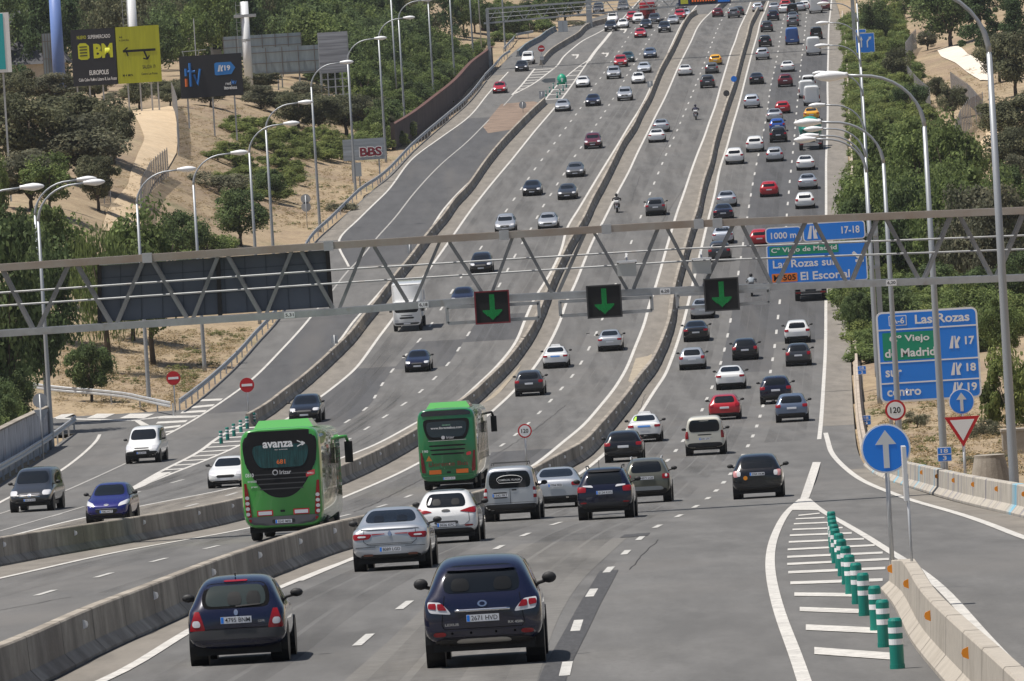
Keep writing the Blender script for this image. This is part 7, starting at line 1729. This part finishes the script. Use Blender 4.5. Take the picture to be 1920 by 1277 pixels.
# left slope shrubs
sl_ = [(440,250),(462,270),(490,262),(508,282),(430,290),(455,318),(478,330),(505,310),(530,300),(548,285),(545,330),(470,355),(520,355),(500,335),(408,300),(560,270),(600,300),(445,345)]
sl_ += [(455,240),(480,245),(520,270),(540,262),(495,285),(440,305),(490,345),(465,335),(535,318),(550,345),(520,375),(485,372),(440,372),(420,345),(580,285),(575,300),(540,300),(600,262),(622,280),(640,300)]
for i, (x, y) in enumerate(sl_): plant(f'bush_{i%4+1}', x, y, trnd.uniform(42,74), trnd.uniform(30,48), "green shrub scattered on the dry slope left of the service road", "green shrubs on the dry slope")
for a in [('scrub_1',410,360,130,62,"wide brownish shrub beside the wire fence at the foot of the dry slope"),('deep_3',508,378,62,66,"dark round shrub tree among the slope lamp posts"),('scrub_2',640,395,60,30,"low pale scrub beside the guardrail"),('bush_1',615,300,60,55,"rounded green shrub left of the graffiti board")]: plant(*a)
for i, a in enumerate([('oak_2',520,215,80,45),('oak_1',560,240,100,70),('oak_3',600,250,100,75),('oak_2',650,255,110,80),('oak_1',700,250,95,75),('olive_2',575,215,90,60),('olive_1',490,205,80,45),('oak_3',720,262,50,50)]): plant(*a, "dark holm oak in the dense row under the hoardings", "dark oaks under the hoardings")
# green thicket behind the brick wall
_P = densify(ground_line([(762,284),(800,257),(842,222),(876,192),(909,153),(930,136),(944,124)], 3.0), 7.0)
tk = ['hedge_1','bush_2','loose_2','hedge_2','deep_1','bush_3','hedge_1','loose_1']
for i, (X, Y) in enumerate(_P):
    if Y < 640: continue
    for row, (dx, hm) in enumerate(((-4.6,4.4),(-8.5,6.0),(-13,7.5),(-19,9))):
        if Y < (0, 760, 850, 930)[row]: continue
        if row > 0 and Y < 900 and 960+(X+dx)*px(Y) < 690: continue
        Q = Vector((X+dx+trnd.uniform(-1,1)*row*.5, Y+trnd.uniform(-3,3), 0)); Q.z = tz(Q.x, Q.y)-.4; s_ = px(Q.y); f_ = 1.0 if Y > 760 else .8
        plant(tk[(i+row*3) % 8] if row < 2 else ('deep_1','deep_2','loose_3','deep_3')[(i+row) % 4], 0, 0, trnd.uniform(4.0,5.4)*s_*(1+.25*row), hm*trnd.uniform(.85,1.15)*s_*f_, "green tree or bush packed behind the brick noise wall", "thicket behind the brick wall", Q)
for x, y, w, h in ((735,275,60,50),(745,262,70,70),(715,262,60,60)): plant('bush_3', x, y, w, h, "green tree or bush packed behind the brick noise wall", "thicket behind the brick wall")
for i, (x, y, w, h, k) in enumerate([(965,72,70,60,'deep_2'),(995,60,80,55,'hedge_1'),(1025,52,70,60,'deep_1'),(1060,40,70,60,'deep_3'),(1085,30,60,50,'loose_2'),(940,60,60,60,'loose_1'),(1080,48,40,14,'scrub_1'),(940,78,50,34,'hedge_2'),(915,66,60,60,'deep_1'),(960,62,50,40,'hedge_1'),(985,50,60,50,'deep_3'),(890,62,60,70,'deep_2'),(870,70,60,80,'loose_1'),(905,90,40,30,'hedge_1')]): plant(k, x, y, w, h, "dark tree behind the far gantry on the left", "trees behind the far gantry")
# right verge
rt = [(1625,560,100,190,'deep_1'),(1665,555,120,215,'loose_1'),(1720,560,130,220,'deep_2'),(1775,565,130,235,'loose_2'),(1830,575,140,230,'olive_1'),(1885,585,140,230,'olive_2'),(1640,470,100,130,'hedge_1'),(1690,470,120,150,'loose_3'),(1745,470,130,165,'bush_1'),(1800,465,130,160,'loose_1'),(1850,480,120,140,'deep_3'),(1900,480,110,170,'deep_1'),(1610,640,60,100,'deep_3'),(1620,400,60,70,'hedge_2'),(1660,390,80,80,'bush_2'),(1710,400,90,90,'bush_3'),(1905,400,80,110,'olive_1')]
for i in range(34): rt.append((trnd.uniform(1622,1915), trnd.uniform(400,600), trnd.uniform(75,110), trnd.uniform(75,115), ('hedge_1','bush_2','hedge_2','bush_3','bush_1','hedge_1')[i % 6]))
for i in range(20): rt.append((trnd.uniform(1600,1660), 420+i*11, trnd.uniform(60,90), trnd.uniform(60,100), ('hedge_1','bush_2','hedge_2','bush_4')[i % 4]))
for i in range(16): rt.append((1608+i*21, trnd.uniform(560,640), trnd.uniform(80,110), trnd.uniform(90,130), ('hedge_1','hedge_2','bush_2','deep_1')[i % 4]))
for i in range(8): rt.append((1650+i*36, 612+i*3, 90, 80, ('hedge_1','scrub_1','hedge_2','bush_4')[i % 4]))
for k_, (x, y) in enumerate([(1640,520),(1700,530),(1765,530),(1825,535),(1890,540),(1670,440),(1730,440),(1790,440)]): rt.append((x, y, 135, 215, ('loose_1','loose_2','loose_3')[k_ % 3]))
for x, y, w, h, k in rt: plant(k, x, y, w, h, "leafy tree packed in the roadside thicket behind the big blue sign", "roadside thicket on the right")
bk = ('hedge_1','bush_2','hedge_2','bush_4','bush_1')
for i, Y in enumerate(np.arange(500, 1150, 8.5)):
    for row in range(3):
        X = float(XR(Y)) + (1.9, 4.6, 7.6)[row] + trnd.uniform(-.4,.5); Q = Vector((X, Y+trnd.uniform(-3,3), 0)); Q.z = tz(Q.x, Q.y)-.15; s_ = px(Q.y)
        if row == 2 and i % 2: continue
        plant(bk[(i*2+row) % 5], 0, 0, trnd.uniform(3.0,4.6)*s_, trnd.uniform(1.8,3.4)*s_*(1+.25*row), "bright green roadside bush along the right shoulder", "bright bushes along the right shoulder", Q)
for a in [('umb_1',1709,220,66,62,"small umbrella pine with a bare trunk on the dry slope"),('oak_2',1683,163,62,75,"dark round oak left of the middle wire fence"),('oak_1',1757,192,46,50,"small round oak right of the umbrella pine"),('oak_3',1788,225,64,68,"oak half in front of the nearest wire fence"),
          ('deep_1',1783,88,130,135,"big broad tree with a leaning trunk above the white track"),('pine_1',1840,98,120,115,"dark pine right of the broad tree at the upper right"),('oak_2',1875,155,90,95,"dark oak at the right end of the white track"),('oak_1',1905,180,110,130,"dark oak at the right edge below the pines"),('oak_3',1900,285,140,110,"dark oak at the right edge beside the lower earth track"),('oak_2',1895,345,120,110,"lowest dark oak at the right edge"),
          ('olive_2',1740,95,46,36,"pale grey bush beside the upper wire fence"),('scrub_2',1775,250,40,30,"dry brown scrub on the right slope"),('scrub_1',1760,290,60,36,"low scrub above the right thicket"),('bush_3',1800,330,90,70,"bright green bush at the top of the right thicket"),('deep_2',1640,80,70,80,"dark green tree behind the far blue lane sign"),('pine_2',1905,110,100,110,"dark pine at the right edge, upper right")]: plant(*a)
for a in [('bush_1',1898,800,110,230,"bright green tree at the right edge behind the nearest lamp post"),('loose_1',1880,700,90,140,"green tree between the big blue sign and the nearest lamp post"),('scrub_1',1720,800,50,45,"small dry shrub under the big blue sign"),('scrub_2',1845,822,60,70,"reddish bare shrub behind the yield sign"),('hedge_2',1635,665,50,70,"green bush behind the left post of the big blue sign"),('scrub_2',1850,868,90,34,"low scrub behind the concrete blocks"),('hedge_1',1602,575,40,70,"bush leaning over the right edge wall")]: plant(*a)
# scattered dry tufts and low weeds: uncountable
def tufts(name, key, pts, smin, smax):
    c = proto(key)[0]; n = len(c.vertices); co = np.empty(n*3); c.vertices.foreach_get("co", co); co = co.reshape(-1,3); F = np.array([p.vertices[:] for p in c.polygons]); mi = np.empty(len(c.polygons), int); c.polygons.foreach_get("material_index", mi)
    V = []; FF = []; MM = []; r = np.random.default_rng(9); sub = r.permutation(len(F))
    for i, P in enumerate(pts):
        s = r.uniform(smin, smax); a = r.uniform(0,6.28); sel = sub[:(150 if len(pts) < 600 else 70)]; f = F[sel]; q = co[f.ravel()].reshape(-1,3)
        q = np.stack([(q[:,0]*math.cos(a)-q[:,1]*math.sin(a))*s*1.5, (q[:,0]*math.sin(a)+q[:,1]*math.cos(a))*s*1.5, q[:,2]*s*.8], 1) + np.array(P)
        V.append(q); FF.append(np.arange(len(q)).reshape(-1,4)+sum(len(v) for v in V[:-1])); MM.append(mi[sel])
    V = np.concatenate(V); FF = np.concatenate(FF); me = bpy.data.meshes.new(name); me.from_pydata(V.tolist(), [], FF.tolist())
    for q in c.materials: me.materials.append(q)
    me.polygons.foreach_set("material_index", np.concatenate(MM)); tag(link(bpy.data.objects.new(name, me)), kind="stuff")
def scatter(n, box, side, seed):
    r = random.Random(seed); out = []
    while len(out) < n:
        p = hit(r.uniform(box[0],box[2]), r.uniform(box[1],box[3])); d = float(XL(p.y)) - p.x if side < 0 else p.x - float(XR(p.y))
        if d > 1.2: out.append((p.x,p.y,p.z))
    return out
tufts("dry_grass", "drygrass", scatter(1500, (335,200,740,430), -1, 1) + scatter(900, (110,620,520,770), -1, 2) + scatter(700, (1640,130,1900,330), 1, 3) + scatter(500, (1620,740,1920,900), 1, 4) + scatter(160, (190,300,340,440), -1, 14), .3, .8)
tufts("green_weeds", "grass", scatter(160, (400,230,720,440), -1, 5) + scatter(60, (330,620,520,760), -1, 6) + scatter(22, (150,690,330,770), -1, 7) + scatter(40, (1620,740,1920,900), 1, 8) + scatter(20, (1640,130,1850,330), 1, 12), .4, 1.0)
# the far wood that closes the view
def wood(name, spots, keys):
    V = []; FF = []; MM = []; mats = []; base = 0; r = np.random.default_rng(21)
    for i, (X, Y, w, h, z) in enumerate(spots):
        c = proto(keys[i % len(keys)])[0]; n = len(c.polygons); co = np.empty(len(c.vertices)*3); c.vertices.foreach_get("co", co); co = co.reshape(-1,3)
        a = r.uniform(0,6.28); q = np.stack([(co[:,0]*math.cos(a)-co[:,1]*math.sin(a))*w*1.15+X, (co[:,0]*math.sin(a)+co[:,1]*math.cos(a))*w*1.15+Y, co[:,2]*h+z], 1).reshape(-1,4,3)
        mi = np.empty(n, int); c.polygons.foreach_get("material_index", mi); keep = r.permutation(n)[:5200]
        off = []
        for m in c.materials:
            if m not in mats: mats.append(m)
            off.append(mats.index(m))
        V.append(q[keep].reshape(-1,3)); MM.append(np.array(off)[mi[keep]])
    V = np.concatenate(V); F = np.arange(len(V)).reshape(-1,4); me = bpy.data.meshes.new(name)
    me.vertices.add(len(V)); me.vertices.foreach_set("co", V.ravel()); me.loops.add(len(V)); me.loops.foreach_set("vertex_index", F.ravel()); me.polygons.add(len(F)); me.polygons.foreach_set("loop_start", np.arange(0,len(V),4)); me.polygons.foreach_set("loop_total", np.full(len(F),4))
    for m in mats: me.materials.append(m)
    me.polygons.foreach_set("material_index", np.concatenate(MM)); me.update(calc_edges=True); tag(link(bpy.data.objects.new(name, me)), kind="stuff")
r = random.Random(31); spots = []
for Y in (930, 965, 1000, 1040, 1085, 1140, 1200, 1270, 1350, 1450):
    for X in np.arange(-150, float(XL(min(Y,1480)))-10, 6.0):
        X2 = X + r.uniform(-2.5,2.5); Y2 = Y + r.uniform(-15,15)
        if Y < 1030 and X2 > -30-(Y-930)*.05: continue
        spots.append((X2, Y2, r.uniform(6,9.5), r.uniform(9,15), tz(X2,Y2)-.5))
wood("far_wood", spots, ['pine_1','deep_1','pine_2','oak_1','deep_2','loose_1','pine_3'])
spots = []
for Y in (1060, 1110, 1170, 1240, 1320, 1420):
    for X in np.arange(float(XR(min(Y,1480)))+10, 140, 7.0):
        X2 = X + r.uniform(-3,3); Y2 = Y + r.uniform(-18,18); spots.append((X2, Y2, r.uniform(6,9), r.uniform(6,11), tz(X2,Y2)-.5))
wood("far_wood", spots, ['deep_1','oak_2','pine_1','loose_1','oak_1','deep_3'])
# ------------------------------------------------------------------ thin summer haze over the long view
hz = MB().box(-420,420,-30,1900,-19,75).build("haze", mat("haze_placeholder", (.5,.5,.5)))
M_hz = bpy.data.materials.new("haze"); M_hz.use_nodes = True; _t = M_hz.node_tree; _t.nodes.clear()
_o = _t.nodes.new("ShaderNodeOutputMaterial"); _v = _t.nodes.new("ShaderNodeVolumePrincipled"); _v.inputs["Color"].default_value = (.90,.94,1,1); _v.inputs["Density"].default_value = .00004; _v.inputs["Anisotropy"].default_value = .2
_t.links.new(_v.outputs[0], _o.inputs["Volume"]); hz.data.materials.clear(); hz.data.materials.append(M_hz); tag(hz, kind="stuff")
